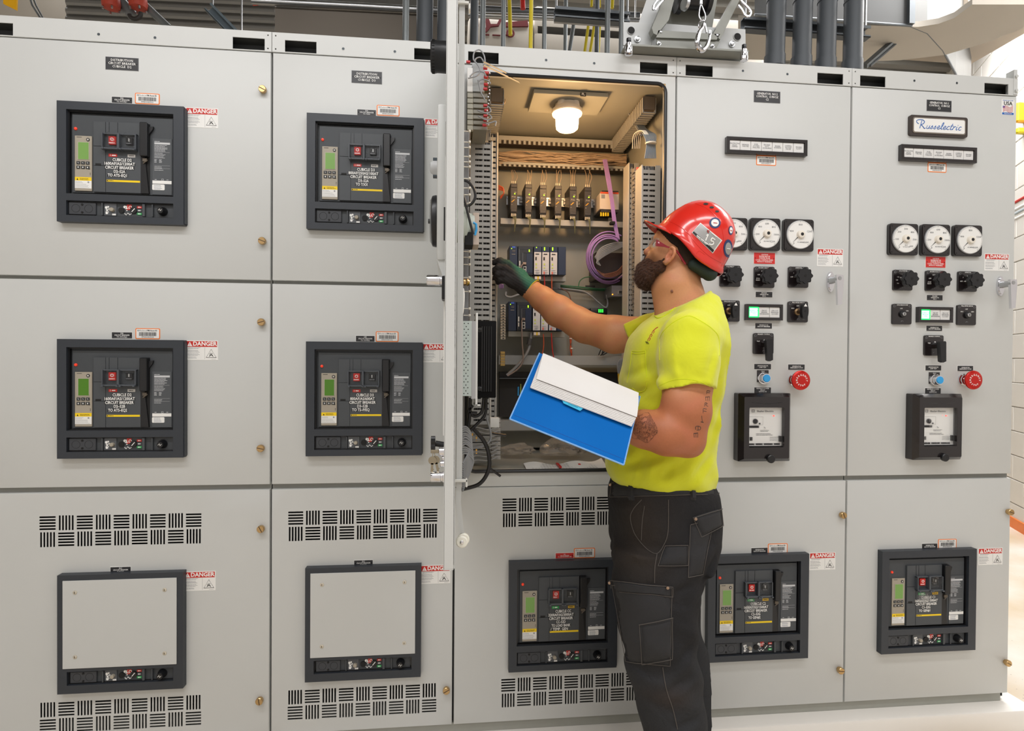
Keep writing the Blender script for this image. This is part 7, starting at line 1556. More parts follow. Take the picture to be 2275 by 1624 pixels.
def beard_col(V):
    c = np.tile(L3('#3a241a'), (len(V), 1)); n_ = .5+.5*np.sin(V[:, 0]*420+np.sin(V[:, 2]*300)*3); c = mixc(c, L3('#5e3b28'), .6*n_); c = mixc(c, L3('#1e1411'), .6*sstep(hp3(1440, 620)[2]-V[:, 2], 0, .03)); return c
BM = vmat('beard_hair', .75, .9, 900, 0, .2, tint=.2); BV = bd.mesh(); beard = adopt(mk('beard', BV, BM, None, beard_col)); tag(beard, 'full dark brown beard')
b = B(); vv = BV[0]; rb = random.Random(2); cen = hp3(1458, 600)
for k in rb.sample(range(len(vv)), min(9000, len(vv))):
    p = vv[k]; o_ = (p-cen); o_ = o_/np.linalg.norm(o_)
    if (p-HC)@SD < -.05: continue
    d = o_*.5-HU*.75+HF*.25+np.array([rb.uniform(-.35, .35) for _ in range(3)]); d /= np.linalg.norm(d); l_ = rb.uniform(.003, .0075); s_ = np.cross(d, SD); s_ = s_/(np.linalg.norm(s_)+1e-6)*.0003
    f = b.bm.faces.new([b.bm.verts.new(p-s_), b.bm.verts.new(p+s_), b.bm.verts.new(p+d*l_)])
o = oadopt(b, 'beard_strands', mat('beard_strand', '#4a2f20', .6, var=.25, scale=200), None, 0); tag(o, kind='stuff')
b = B()
for k in range(26):
    px_ = 1449+rb.uniform(0, 14); p = hit(TB, px_, 532+(px_-1449)*.35+rb.uniform(-1, 1), .001)
    if p is None: continue
    d = Vector(-HF*.2+HU*.5)*.006; s_ = Vector((.0005, 0, .0003)); b.bm.faces.new([b.bm.verts.new(p-s_), b.bm.verts.new(p+s_), b.bm.verts.new(p+d)])
oadopt(b, 'eyebrow', mat('brow_hair', '#2e1d15', .7), smooth=0)
# eyes
for s_, nm in ((1, 'eye'), (-1, 'eye')):
    c = hp3(1459, 545, .030*s_); b = B(); b.sphere(tuple(c), .0112, 16, 10); b.lathe(Vector(c)+Vector(HF)*.0100, Vector(HF), [(0, .0055), (.0016, .0045)], 16, mi=1); b.lathe(Vector(c)+Vector(HF)*.0115, Vector(HF), [(0, .0026), (.0006, .002)], 12, mi=2)
    oadopt(b, nm, [mat('eye_white', '#e8e0da', .15), mat('iris_brown', '#5a3a22', .2), INK])
# ---- cropped hair shell
hr = Field(HC-.16, HC+.16, .003); hr.ell(hp3(1534, 532), (.0865, .0745, .0890), HA, .02)
hr.ell(hp3(1498, 541), (.0625, .0620, .0715), HA, .018)
hr.cone(hp3(1521, 575), A3(1513, 622, -.325), .062, .0635, .03)
q0 = hp3(1529, 540)
def hcut(X, Y, Z):
    f_ = (X-q0[0])*HF[0]+(Y-q0[1])*HF[1]+(Z-q0[2])*HF[2]; u = (X-q0[0])*HU[0]+(Y-q0[1])*HU[1]+(Z-q0[2])*HU[2]
    return np.maximum((f_-np.where(u > -.035, .036+3.4*(u+.035), .012+1.2*(u+.035)))/3., -.062-u)
hr.add(hcut, (-9,)*3, (9,)*3, op='i')
hr.ell(hp3(1486, 568, .08), (.020, .03, .025), HA, .004, 's'); hr.ell(hp3(1486, 568, -.08), (.020, .03, .025), HA, .004, 's')
q = hp3(1500, 612); hr.add(lambda X, Y, Z: (q[0]-X)*HU[0]+(q[1]-Y)*HU[1]+(q[2]-Z)*HU[2]-.02, (-9,)*3, (9,)*3, op='i')
hair = adopt(mk('hair', hr, BM, None, lambda V: mixc(np.tile(L3('#54402f'), (len(V), 1)), L3('#2c211b'), sstep((V-hp3(1525, 590))@HU, -.035, .03)))); tag(hair, 'short dark cropped hair')

# ---- yellow T-shirt
st = Field((.10, -.66, 1.00), (.72, .04, 1.72), .0040)
def row(py, f, k, Y=-.32, b_=.17, cy=None): p, q_ = A3(f, py, Y), A3(k, py, Y); return (p[2], (p[0]+q_[0])/2, Y if cy is None else cy, (q_[0]-p[0])/2, b_)
rows = [row(1078, 1374, 1572, b_=.150), row(1068, 1362, 1580, b_=.163), row(1045, 1350, 1581, b_=.170), row(1022, 1348, 1573, b_=.165), row(983, 1357, 1580, b_=.160), row(917, 1372, 1590, b_=.165), row(856, 1384, 1607, b_=.178), row(800, 1392, 1628, b_=.19), row(756, 1402, 1628, b_=.19), row(723, 1425, 1612, b_=.165), row(700, 1450, 1600, b_=.12), row(682, 1480, 1588, b_=.085)]
st.stack(rows, .02, 2.3)
st.cone(A3(1528, 690, -.32), A3(1524, 662, -.322), .092, .078, .03)
st.cone(A3(1560, 705, -.40), A3(1540, 750, -.47), .07, .078, .03); st.cone(A3(1540, 700, -.25), A3(1490, 735, -.18), .065, .072, .03)
st.cone(A3(1490, 800, -.36), A3(1560, 780, -.36), .11, .12, .03)
SN = [A3(1531, 757, -.50), A3(1529, 800, -.52), A3(1524, 880, -.545)]
SF = [A3(1460, 742, -.15), A3(1420, 742, -.115), A3(1370, 740, -.065)]
def sleeve(pts, rs, P_, n_, k=.018, arch=None):
    q = Field(st.lo, st.lo+st.h*(st.n-1), st.h); q.F = q.F[:st.F.shape[0], :st.F.shape[1], :st.F.shape[2]]
    for i in range(3): q.ax[i] = st.ax[i]
    q.n = np.array(st.F.shape); q.chain(pts, rs, k); n_ = np.array(n_, float); n_ /= np.linalg.norm(n_)
    q.add(lambda X, Y, Z: (X-P_[0])*n_[0]+(Y-P_[1])*n_[1]+(Z-P_[2])*n_[2]+(0 if arch is None else .018*np.clip(1-((X-P_[0])/.07)**2, 0, 1)), (-9,)*3, (9,)*3, op='i')
    h = np.clip(.5+.5*(q.F-st.F)/k, 0, 1); st.F = (q.F*(1-h)+st.F*h-k*h*(1-h)).astype(np.float32)
sleeve(SN, [.0765, .0755, .0715], A3(1524, 868, -.54), [.06, .0, -1.], .015, 1)
fa = SF[2]-SF[1]; fa[2] += .004
sleeve(SF, [.070, .062, .0580], A3(1385, 741, -.078), [-.91, .15, -.30], .015)
# fabric folds
def folds(X, Y, Z):
    w = .0022*np.sin(38*X+70*Z+1.5*np.sin(22*Z+8*X))*np.exp(-((Z-1.28)/.16)**2)
    w = w+.0030*np.sin(95*Z-52*X+2*np.sin(30*Y))*np.exp(-((Z-1.13)/.06)**2)*np.exp(-((X-.36)/.16)**2)
    w = w+.0024*np.sin(70*X-30*Z+20*Y)*np.exp(-((Z-1.40)/.09)**2)*np.exp(-((Y+.16)/.12)**2)
    w = w+.0035*np.sin(60*(X+.6*Z)+4*Y)*np.exp(-((Z-1.035)/.035)**2)
    return w+.0012*np.sin(45*X+33*Y)*np.sin(52*Z-20*Y)
def crease(F_, p0, p1, w, amp, p0y=None):
    p0 = np.array(p0); p1 = np.array(p1); v = p1-p0; L2 = v@v
    sd_ = 1 if p0[1] < -.3 else 0
    def fn(X, Y, Z):
        x, z = X-p0[0], Z-p0[2]; t = np.clip((x*v[0]+z*v[2])/(v[0]**2+v[2]**2), 0, 1); d2 = (x-t*v[0])**2+(z-t*v[2])**2
        return amp*np.exp(-d2/w**2)*np.sin(np.pi*np.clip(t*.9+.05, 0, 1))*(np.clip((-.30-Y)/.05, 0, 1) if sd_ else 1.)
    m = np.array([3*w, .25, 3*w]); F_.add(fn, np.minimum(p0, p1)-m, np.maximum(p0, p1)+m, op='a')
for (x0, y0, x1, y1, Y_, w, am) in ((1468, 840, 1405, 905, -.45, .012, .007), (1466, 862, 1400, 935, -.45, .014, .007), (1455, 812, 1410, 850, -.46, .010, .005), (1475, 1010, 1390, 1050, -.47, .013, .007), (1560, 985, 1480, 1062, -.47, .014, .007), (1580, 1010, 1520, 1068, -.45, .012, .006),
    (1435, 1005, 1432, 1068, -.48, .012, .006), (1500, 1030, 1476, 1070, -.49, .010, .006), (1604, 860, 1560, 990, -.42, .013, .006), (1598, 800, 1600, 890, -.44, .010, .006), (1445, 700, 1415, 770, -.24, .010, .006), (1458, 712, 1420, 745, -.24, .009, .005), (1435, 700, 1398, 720, -.20, .010, .006),
    (1480, 790, 1500, 850, -.59, .010, .004), (1590, 770, 1560, 845, -.585, .010, .004), (1500, 740, 1475, 800, -.58, .010, .004), (1540, 830, 1580, 850, -.61, .009, .004), (1465, 770, 1466, 850, -.52, .009, .006), (1399, 900, 1360, 1010, -.42, .012, .005)):
    crease(st, A3(x0, y0, Y_), A3(x1, y1, Y_), w, am); q_ = 1 if x1 < x0 else -1; crease(st, A3(x0+12, y0+8, Y_), A3(x1+12, y1+8, Y_), w, -am*.7)
st.add(folds, (-9,)*3, (9,)*3, op='a')
# openings: hem, neck, cuffs
zb_ = A3(1470, 1073, -.32)[2]; st.add(lambda X, Y, Z: zb_-Z+.004*np.sin(X*22), (-9,)*3, (9,)*3, op='i')
nb_ = A3(1512, 668, -.33); nn_ = np.array([.46, .02, -.88]); nn_ /= np.linalg.norm(nn_); pc = A3(1472, 697, -.33)
up = np.array([-.42, 0, .90]); up /= np.linalg.norm(up)
st.add(lambda X, Y, Z: np.where((Z > 1.44)&(X > .33), (X-pc[0])*up[0]+(Z-pc[2])*up[2]-.006+.10*((Y+.33)**2)*8*0, -1.), (-9,)*3, (9,)*3, op='i')
st.chain([A3(1507, 640, -.325), A3(1517, 680, -.325)], [.070, .078], .004, 's')

YL, YD = L3('#d2d62a'), L3('#c9d614')
SHM = vmat('hi_vis_cotton', .85, .35, 1500, .0, .2, tint=.02, sheen=.3, weave=7)
shirt = adopt(mk('t_shirt', st, SHM, None, lambda V: np.tile(YL, (len(V), 1)), 2)); tag(shirt, 'high-visibility yellow T-shirt')
TS = bvh(shirt)
SEAM = mat('yellow_seam', '#d3de18', .85, var=.02)
def seams(T, name, m, lines, r=.0012, label=None, off=.0002):
    b = B()
    for l in lines: stroke(T, l, r, b, off)
    return oadopt(b, name, m, label)
seams(TS, 'sleeve_seam', SEAM, [[(1466, 800), (1466, 752), (1482, 728), (1505, 711), (1532, 702), (1560, 715), (1585, 733), (1597, 752), (1598, 790)]])
seams(TS, 'sleeve_hem', SEAM, [[(1463, 858), (1485, 848), (1508, 842), (1540, 844), (1565, 852), (1586, 864)]], .0008)
seams(TS, 'pocket_seam', SEAM, [[(1404, 780), (1420, 781), (1434, 779)], [(1434, 779), (1435, 810), (1436, 862), (1418, 871), (1405, 862)], [(1404, 785), (1420, 786), (1434, 784)], [(1404, 780), (1400, 812), (1393, 850)]], .0011)
seams(TS, 'collar_rib', SEAM, [[(1455, 702), (1462, 707), (1474, 703), (1490, 693), (1510, 676), (1530, 660), (1548, 652)]], .0022)
b = B(); stroke(TS, [(1462, 727), (1457, 730), (1452, 735)], .0012, b); 
for x, y, w in ((1451, 738, 3), (1446, 746, 3), (1442, 754, 3.2)): stroke(TS, [(x-w, y+w), (x, y-w), (x+w, y-w*.4), (x, y+w)], .0009, b)
oadopt(b, 'chest_logo', mat('logo_red', '#b5302c', .7), 'small red logo print')
b = B(); [stroke(TS, [(1434+k, 759+k*2), (1440+k, 760+k*2)], .0006, b) for k in range(3)]; oadopt(b, 'logo_caption', INK)
# ---- trousers
pt = Field((.05, -.66, .02), (.78, .02, 1.08), .0048)
prow = [row(1066, 1366, 1570, b_=.160), row(1090, 1358, 1582, b_=.168), row(1150, 1360, 1588, b_=.172), row(1200, 1362, 1584, b_=.172), row(1240, 1366, 1568, b_=.168)]
pt.stack(prow, .02, 2.3)
def leg(rows_, cyl_):
    R_ = []
    for (py, f, k, Y, b_) in rows_: R_.append(row(py, f, k, Y, b_))
    pt.stack(R_, .03, 2.15)
leg([(1215, 1364, 1574, -.405, .096), (1290, 1361, 1554, -.41, .098), (1340, 1371, 1549, -.415, .098), (1380, 1376, 1545, -.42, .095), (1430, 1383, 1541, -.42, .090), (1480, 1391, 1550, -.42, .086), (1550, 1411, 1559, -.42, .082), (1624, 1432, 1568, -.42, .080), (1750, 1450, 1580, -.42, .075), (1880, 1462, 1588, -.42, .072), (1930, 1462, 1590, -.42, .072)], 0)
leg([(1215, 1372, 1585, -.225, .098), (1290, 1385, 1560, -.22, .098), (1370, 1400, 1546, -.215, .092), (1430, 1425, 1562, -.21, .088), (1480, 1440, 1576, -.21, .084), (1550, 1455, 1585, -.21, .08), (1624, 1468, 1590, -.21, .078), (1720, 1475, 1594, -.21, .074), (1788, 1480, 1598, -.21, .072)], 0)
pt.ell(A3(1548, 1172, -.385), (.046, .070, .080), None, .015)
def pf(X, Y, Z):
    kn = np.exp(-((Z-.56)/.14)**2); cr = np.exp(-((Z-.80)/.06)**2)
    return .0035*kn*np.sin(60*Z+35*X+2*np.sin(25*Y))+.0030*cr*np.sin(75*Z-60*X)+.0014*np.sin(40*X+25*Z)*np.sin(36*Z+30*Y)
pt.add(pf, (-9,)*3, (9,)*3, op='a')
for (x0, y0, x1, y1, Y_, w, am) in ((1470, 1330, 1540, 1350, -.50, .012, .006), (1480, 1360, 1545, 1400, -.50, .012, .006), (1540, 1290, 1480, 1330, -.50, .012, .006), (1545, 1430, 1480, 1500, -.50, .014, .007), (1400, 1490, 1470, 1515, -.50, .012, .006), (1550, 1500, 1470, 1545, -.50, .013, .007), (1430, 1560, 1500, 1590, -.50, .012, .006),
    (1590, 1210, 1540, 1300, -.44, .012, .006), (1368, 1150, 1430, 1105, -.47, .010, .005), (1366, 1230, 1440, 1270, -.48, .012, .005), (1560, 1590, 1490, 1620, -.49, .013, .007)):
    crease(pt, A3(x0, y0, Y_), A3(x1, y1, Y_), w, am); crease(pt, A3(x0+10, y0+10, Y_), A3(x1+10, y1+10, Y_), w, -am*.6)
gap = [A3(1560, 1335, -.315), A3(1560, 1440, -.315), A3(1575, 1640, -.315), A3(1580, 1900, -.315)]
def pcol(V):
    c = np.tile(L3('#262628'), (len(V), 1)); n_ = np.sin(V[:, 0]*23+2*np.sin(V[:, 2]*11))*np.sin(V[:, 2]*19+np.sin(V[:, 1]*17))
    th_ = np.exp(-((V-A3(1420, 1190, -.5))**2/np.array([.07, .12, .12])**2).sum(1)); c = mixc(c, L3('#4a4036'), .55*th_)
    c = mixc(c, L3('#3b3d40'), .45*sstep(.62-V[:, 2], 0, .12)); c = mixc(c, L3('#43352b'), .35*np.exp(-((V-A3(1490, 1550, -.5))**2/np.array([.06, .12, .03])**2).sum(1))); return mixc(c, L3('#323030'), .35*np.clip(n_, 0, 1))
PM = vmat('worn_canvas', .85, .6, 900, 0, .2, tint=.10, weave=11)
pants = adopt(mk('trousers', pt, PM, None, pcol, 3)); tag(pants, 'dark grey cargo work trousers with worn thighs'); TP = bvh(pants)
CAN = mat('canvas_panel', '#28282a', .85, var=.12, scale=60, bump=.5, bscale=900); SEM = mat('faded_stitch', '#55504c', .9, var=.1)
def pkt(name, cs, off=.0035, label=None, outline=True, nu=12, nv=12, m=None):
    b = B(); patch(TP, cs, off, b, nu, nv); o = oadopt(b, name, m or CAN, label)
    if outline:
        b = B(); stroke(TP, [cs[0], cs[1]], .0009, b, off*.9, 8); stroke(TP, [cs[1], cs[2]], .0009, b, off*.6, 8); stroke(TP, [cs[2], cs[3]], .0009, b, off*.6, 8); stroke(TP, [cs[3], cs[0]], .0009, b, off*.6, 8); oadopt(b, 'stitching', SEM)
    return o
pkt('thigh_pocket', [(1362, 1300), (1492, 1306), (1488, 1478), (1392, 1470)], .005)
pkt('thigh_pocket_flap', [(1359, 1290), (1494, 1303), (1493, 1325), (1362, 1312)], .0075, 'stitched flap over the thigh pocket')
pkt('tool_pocket', [(1422, 1386), (1492, 1370), (1492, 1462), (1428, 1474)], .0095)
pkt('back_pocket', [(1533, 1165), (1585, 1150), (1560, 1275), (1528, 1282)], .005)
pkt('back_pocket_flap', [(1538, 1149), (1599, 1130), (1603, 1168), (1556, 1192)], .009, 'buttoned flap of the back pocket')
pkt('side_patch', [(1478, 1212), (1528, 1211), (1528, 1256), (1462, 1257)], .004)
pkt('waistband', [(1360, 1074), (1592, 1072), (1596, 1098), (1356, 1104)], .004, nu=24, nv=4)
b = B(); 
for l in ([(1426, 1110), (1408, 1130), (1401, 1150), (1408, 1180), (1420, 1200), (1440, 1222), (1460, 1230), (1475, 1210), (1484, 1180), (1485, 1110)], [(1460, 1230), (1455, 1260), (1454, 1295)], [(1432, 1124), (1427, 1160), (1425, 1200)], [(1472, 1482), (1480, 1530), (1495, 1575), (1505, 1620)]): stroke(TP, l, .0012, b, .0008, 8)
oadopt(b, 'pocket_seam', SEM)
for x0 in (1396, 1532):
    b = B(); patch(TP, [(x0, 1076), (x0+14, 1076), (x0+14, 1112), (x0, 1112)], .009, b, 4, 6); oadopt(b, 'belt_loop', CAN)
for x_, y_ in ((1362, 1079), (1361, 1295), (1482, 1304), (1542, 1151)):
    p = hit(TP, x_, y_, .009); b = B(); b.lathe(p, (-.2, -1, 0), [(0, .0042), (.002, .004), (.003, .002)], 12); oadopt(b, 'rivet', mat('copper_rivet', '#a58e7c', .35, .9))
# boots
for (Y, px_, py_) in ((-.42, 1528, 1905), (-.21, 1535, 1775)):
    c = A3(px_, py_, Y); bt_ = Field((c[0]-.26, Y-.09, -.005), (c[0]+.13, Y+.09, .22), .006)
    bt_.cone((c[0], Y, .18), (c[0]+.005, Y, .09), .055, .052, .02); bt_.cone((c[0]+.03, Y, .050), (c[0]-.13, Y-.01, .040), .048, .046, .03); bt_.ell((c[0]-.165, Y-.012, .038), (.055, .050, .04), None, .02)
    bt_.add(lambda X, Y_, Z: -(Z-.004), (-9,)*3, (9,)*3, op='i'); tag(adopt(mk('boot', bt_, vmat('boot_leather_%d' % (-Y*100), .6, .5, 200, tint=.1), None, lambda V: np.tile(L3('#5a3f2a'), (len(V), 1)))), 'brown work boot')
# ---- glove on the reaching hand
gl = Field((.10, .08, 1.58), (.32, .34, 1.80), .0022)
W_ = A3(1178, 643, .198); gl.chain([A3(1186, 648, .19), A3(1168, 636, .205), A3(1150, 622, .215)], [.0405, .036, .034], .012)
gl.ell(A3(1146, 614, .215), (.045, .026, .036), None, .015); gl.ell(A3(1143, 622, .21), (.036, .024, .030), None, .015)
for P_ in ([(1146, 600, .205), (1128, 586, .20), (1111, 580, .205), (1098, 583, .215)], [(1142, 608, .20), (1122, 596, .192), (1108, 594, .198), (1097, 601, .21)], [(1138, 620, .20), (1119, 609, .193), (1107, 609, .198), (1101, 616, .208)], [(1138, 630, .205), (1122, 621, .198), (1112, 621, .202), (1107, 626, .212)], [(1152, 606, .235), (1132, 597, .25), (1114, 598, .255), (1101, 606, .25)]):
    gl.chain([A3(*q) for q in P_], [.0145, .0135, .0128, .0112], .006)
gl.add(lambda X, Y, Z: .0007*np.sin(X*380+Z*160)*np.sin(Z*420), (-9,)*3, (9,)*3, op='a')
ce = A3(1183, 643, .195); cn = A3(1186, 648, .19)-A3(1168, 636, .205); cn /= np.linalg.norm(cn)
gl.add(lambda X, Y, Z: (X-ce[0])*cn[0]+(Y-ce[1])*cn[1]+(Z-ce[2])*cn[2], (-9,)*3, (9,)*3, op='i')
def gcol(V):
    d = (V-A3(1148, 618, .2))@(np.array([.72, 0, .45])); t = sstep(d, -.004, .022); c = mixc(np.tile(L3('#2c2a2b'), (len(V), 1)), L3('#2f6a58'), t)
    t2 = sstep(V[:, 2]-A3(1125, 585, .2)[2], -.012, .006)*sstep(V[:, 0]-A3(1118, 585, .2)[0], -.02, .02); return mixc(c, L3('#35594a'), t2*.7)
glove = adopt(mk('work_glove', gl, vmat('coated_glove', .7, .7, 800, 0, .3, tint=.1), None, gcol)); tag(glove, 'green knit work glove with black coated fingers')
b = B(); a_ = Vector(cn).orthogonal().normalized(); b2 = Vector(cn).cross(a_); b.tube([Vector(ce)+Vector(cn)*.001+(a_*math.cos(t)+b2*math.sin(t))*.0395 for t in [2*math.pi*k/28 for k in range(29)]], .0016, 6); oadopt(b, 'cuff_edge', mat('yellow_cuff', '#d8c030', .7))

# ---- hard hat
RH = mat('hard_hat_red', '#d8281c', .22, var=.03, scale=8, coat=.5)
ho = hp3(1545, 552); SH_ = 1/774.
def hat_pt(u, v, w): return Vector(ho+HF*u+SD*v+HU*w)
b = B(); n = 64; LA, LB = .124, .095
prof = [(-.018, .130, -.104, .101), (-.012, .131, -.105, .102), (-.004, .127, -.100, .0985), (.002, .125, -.096, .096), (.012, .1235, -.095, .094), (.022, .122, -.094, .0925), (.04, .118, -.091, .090), (.055, .113, -.087, .086), (.07, .106, -.082, .080), (.084, .099, -.075, .073), (.10, .088, -.063, .062), (.115, .073, -.046, .048), (.124, .058, -.028, .036), (.130, .046, -.008, .022), (.1325, .030, .008, .008)]
def rimw(a):
    d_ = math.degrees(a) % 360; d_ = min(d_, 360-d_); return float(np.interp(d_, [0, 40, 58, 75, 91, 105, 117, 138, 173, 180], [-.010, -.014, -.0125, -.0165, -.026, -.036, -.039, -.036, -.025, -.024]))
rings = []
for (w, uf, ub, sd) in prof:
    R_ = []; lowf = max(0, min(1, 1-(w+.018)/.075))
    for k in range(n):
        a = 2*math.pi*k/n; ca_, sa_ = math.cos(a), math.sin(a); cu = (uf+ub)/2; ru = (uf-ub)/2; rt_ = max(0., (w-.03)/.1)
        rd = 0 if not (.03 < w < .125) else .0022*math.exp(-((abs(sa_)-.42)/.10)**2)
        R_.append(b.bm.verts.new(hat_pt(cu+(ru+rd)*ca_, (sd+rd)*sa_, w+(rimw(a)+.018)*lowf)))
    rings.append(R_)
for A_, C_ in zip(rings, rings[1:]): b.bridge(A_, C_)
f = b.bm.faces.new(rings[-1])
# ridge along the crown
shell = adopt(b.obj('shell', RH, None, 60)); shell.name = 'hard_hat'; tag(shell, 'red vented hard hat with stickers')
md = shell.modifiers.new('thickness', 'SOLIDIFY'); md.thickness = .003; md.offset = -1
b = B()  # brim
A_ = []; C_ = []
for k in range(25):
    a = math.radians(-60+120*k/24); t = math.cos(a*1.5) if abs(a*1.5) < math.pi/2 else 0
    x0, y0 = .013+math.cos(a)*.114, math.sin(a)*.099; e = .040*max(0, t)**.7; z0_ = rimw(a)+.001
    A_.append(hat_pt(x0, y0, z0_+.010)); C_.append(hat_pt(x0+e+.003, y0*1.02, z0_+.002*max(0, t)))
M2_ = [(p+q_)*.5+Vector(HU)*-.005 for p, q_ in zip(A_, C_)]
rws = [[b.bm.verts.new(p) for p in r_] for r_ in (A_, M2_, C_, [p-Vector(HU)*.003 for p in C_], [p-Vector(HU)*.004 for p in M2_], [p-Vector(HU)*.010 for p in A_])]
for r0_, r1_ in zip(rws, rws[1:]+rws[:1]):
    for k in range(24): b.bm.faces.new((r0_[k], r0_[k+1], r1_[k+1], r1_[k]))
brim = b.obj('brim', RH, None, 60); brim.parent = shell
TH_ = bvh(shell)
def hst(name, m, pts=None, px=None, r=None, off=.0012, cs=None, label=None, nu=8):
    b = B()
    if cs: patch(TH_, cs, off, b, nu, nu, th=1)
    elif r:
        rr_ = []
        for R0 in np.linspace(0, 1, 5):
            rr_.append([hit(TH_, px[0]+r[0]*R0*math.cos(a), px[1]+r[1]*R0*math.sin(a), off) for a in [2*math.pi*k/24 for k in range(24)]])
        VV = [[b.bm.verts.new(p) if p is not None else None for p in q] for q in rr_[1:]]
        cc = b.bm.verts.new(rr_[0][0]) if rr_[0][0] is not None else None
        for k in range(24):
            if cc and VV[0][k] and VV[0][(k+1) % 24]: b.bm.faces.new((cc, VV[0][k], VV[0][(k+1) % 24]))
        for A_, C_ in zip(VV, VV[1:]):
            for k in range(24):
                q = (A_[k], A_[(k+1) % 24], C_[(k+1) % 24], C_[k])
                if None not in q: b.bm.faces.new(q)
    else:
        for l in pts: stroke(TH_, l, .0017 if name == 'number_lettering' else .0011, b, off)
    o = b.obj(name, m, None, 60); o.parent = shell
    if label: tag(o, label)
    return o
SIL = mat('silver_sticker', '#a6a6a6', .35, .3, var=.05); DB = mat('navy_print', '#24386a', .5)
hst('sticker_border', OFFW, cs=[(1556, 495), (1604, 534), (1583, 563), (1537, 517)], off=.0010)
hst('number_sticker', SIL, cs=[(1556.5, 497.5), (1601, 534), (1585, 556), (1541, 513)], off=.0016, label='silver sticker with the number 15')
hst('black_band', INK, cs=[(1541, 514), (1586, 556), (1582.5, 561), (1538.5, 517.5)], off=.0018)
cS = hit(TH_, 1571, 527, .0022); rS = hit(TH_, 1593, 545, .0022)-hit(TH_, 1549, 509, .0022); rS.normalize(); uS = hit(TH_, 1579, 516, .0022)-hit(TH_, 1563, 538, .0022); uS -= rS*uS.dot(rS); uS.normalize(); nS = rS.cross(uS)
MS_ = Matrix(((rS.x, -nS.x, uS.x, cS.x), (rS.y, -nS.y, uS.y, cS.y), (rS.z, -nS.z, uS.z, cS.z), (0, 0, 0, 1)))
def stx(sx, size, x, z, m, bold=.0003, name='sticker_lettering'):
    me = text_mesh(sx, size, bold, .0002); me.transform(MS_ @ Matrix.Translation((x, -.0005, z))); o = link(name, me, m, shell, 0); return o
hst('number_lettering', WHITE, pts=[[(1569, 524), (1573, 521), (1570, 528), (1567, 535)]], off=.0018)
hst('number_lettering', WHITE, pts=[[(1588, 533), (1582, 529), (1579, 535), (1584, 537), (1584, 542), (1579, 544), (1575, 542)]], off=.0018)
b = B(); rnd_ = random.Random(3); fine_print(b, -.026, .030, -.0135, 1, .003, .0022, -.0006, dens=1, rnd=rnd_); fine_print(b, -.024, .024, -.0170, 1, .003, .0012, -.0006, rnd=rnd_); fine_print(b, .002, .022, .0175, 1, .003, .0022, -.0004, rnd=rnd_)
o = b.obj('band_lettering', WHITE, None, 0, M=MS_); o.parent = shell
b = B(); b.tube([(-.012, -.0006, .014), (-.006, -.0006, .017), (-.010, -.0006, .012), (-.004, -.0006, .011)], .0012, 5); o = b.obj('sticker_red_mark', RED, None, 0, M=MS_); o.parent = shell
for (c, r, rim) in (((1588, 495.5), (12.5, 12), DB), ((1617, 552), (10, 20), DB), ((1623, 512), (5, 10), DB)):
    hst('round_sticker', rim, px=c, r=r, off=.0012); hst('sticker_centre', OFFW if c[1] < 520 else SIL, px=c, r=(r[0]*.68, r[1]*.68), off=.0018); hst('sticker_lettering', RED if c[1] < 520 else WHITE, pts=[[(c[0]-r[0]*.3, c[1]), (c[0]+r[0]*.35, c[1]+1)]], off=.0022)
for k, c in enumerate(((1568, 453.5), (1581, 461), (1593, 470))): hst('vent_slot', BLACKM, px=c, r=(5.5-k*.6, 2.4), off=.0008)
hst('shell_ridge', RH, pts=[[(1478, 488), (1505, 500), (1530, 520), (1550, 545), (1575, 568), (1600, 582), (1612, 586)], [(1545, 452), (1568, 462), (1590, 480), (1603, 505), (1607, 535), (1600, 560)], [(1544, 572), (1552, 558), (1566, 566)]], off=.0)
b = B()
SUS = mat('dark_green_suspension', '#1f2a26', .6, var=.1)
sus = Field(hp3(1560, 600)-.09, hp3(1560, 600)+.09, .003); sus.cone(hp3(1541, 588, .062), hp3(1576, 607, .035), .016, .020, .008); sus.cone(hp3(1576, 607, .035), hp3(1578, 608, -.035), .020, .020, .008); sus.cone(hp3(1541, 588, -.062), hp3(1576, 607, -.035), .016, .020, .008)
so = adopt(mk('hat_suspension', sus, vmat('suspension_foam', .7, .4, 300, tint=.06), None, lambda V: np.tile(L3('#22302b'), (len(V), 1)))); so.name = 'hat_suspension'; tag(so, 'dark green ratchet pad of the hard hat')
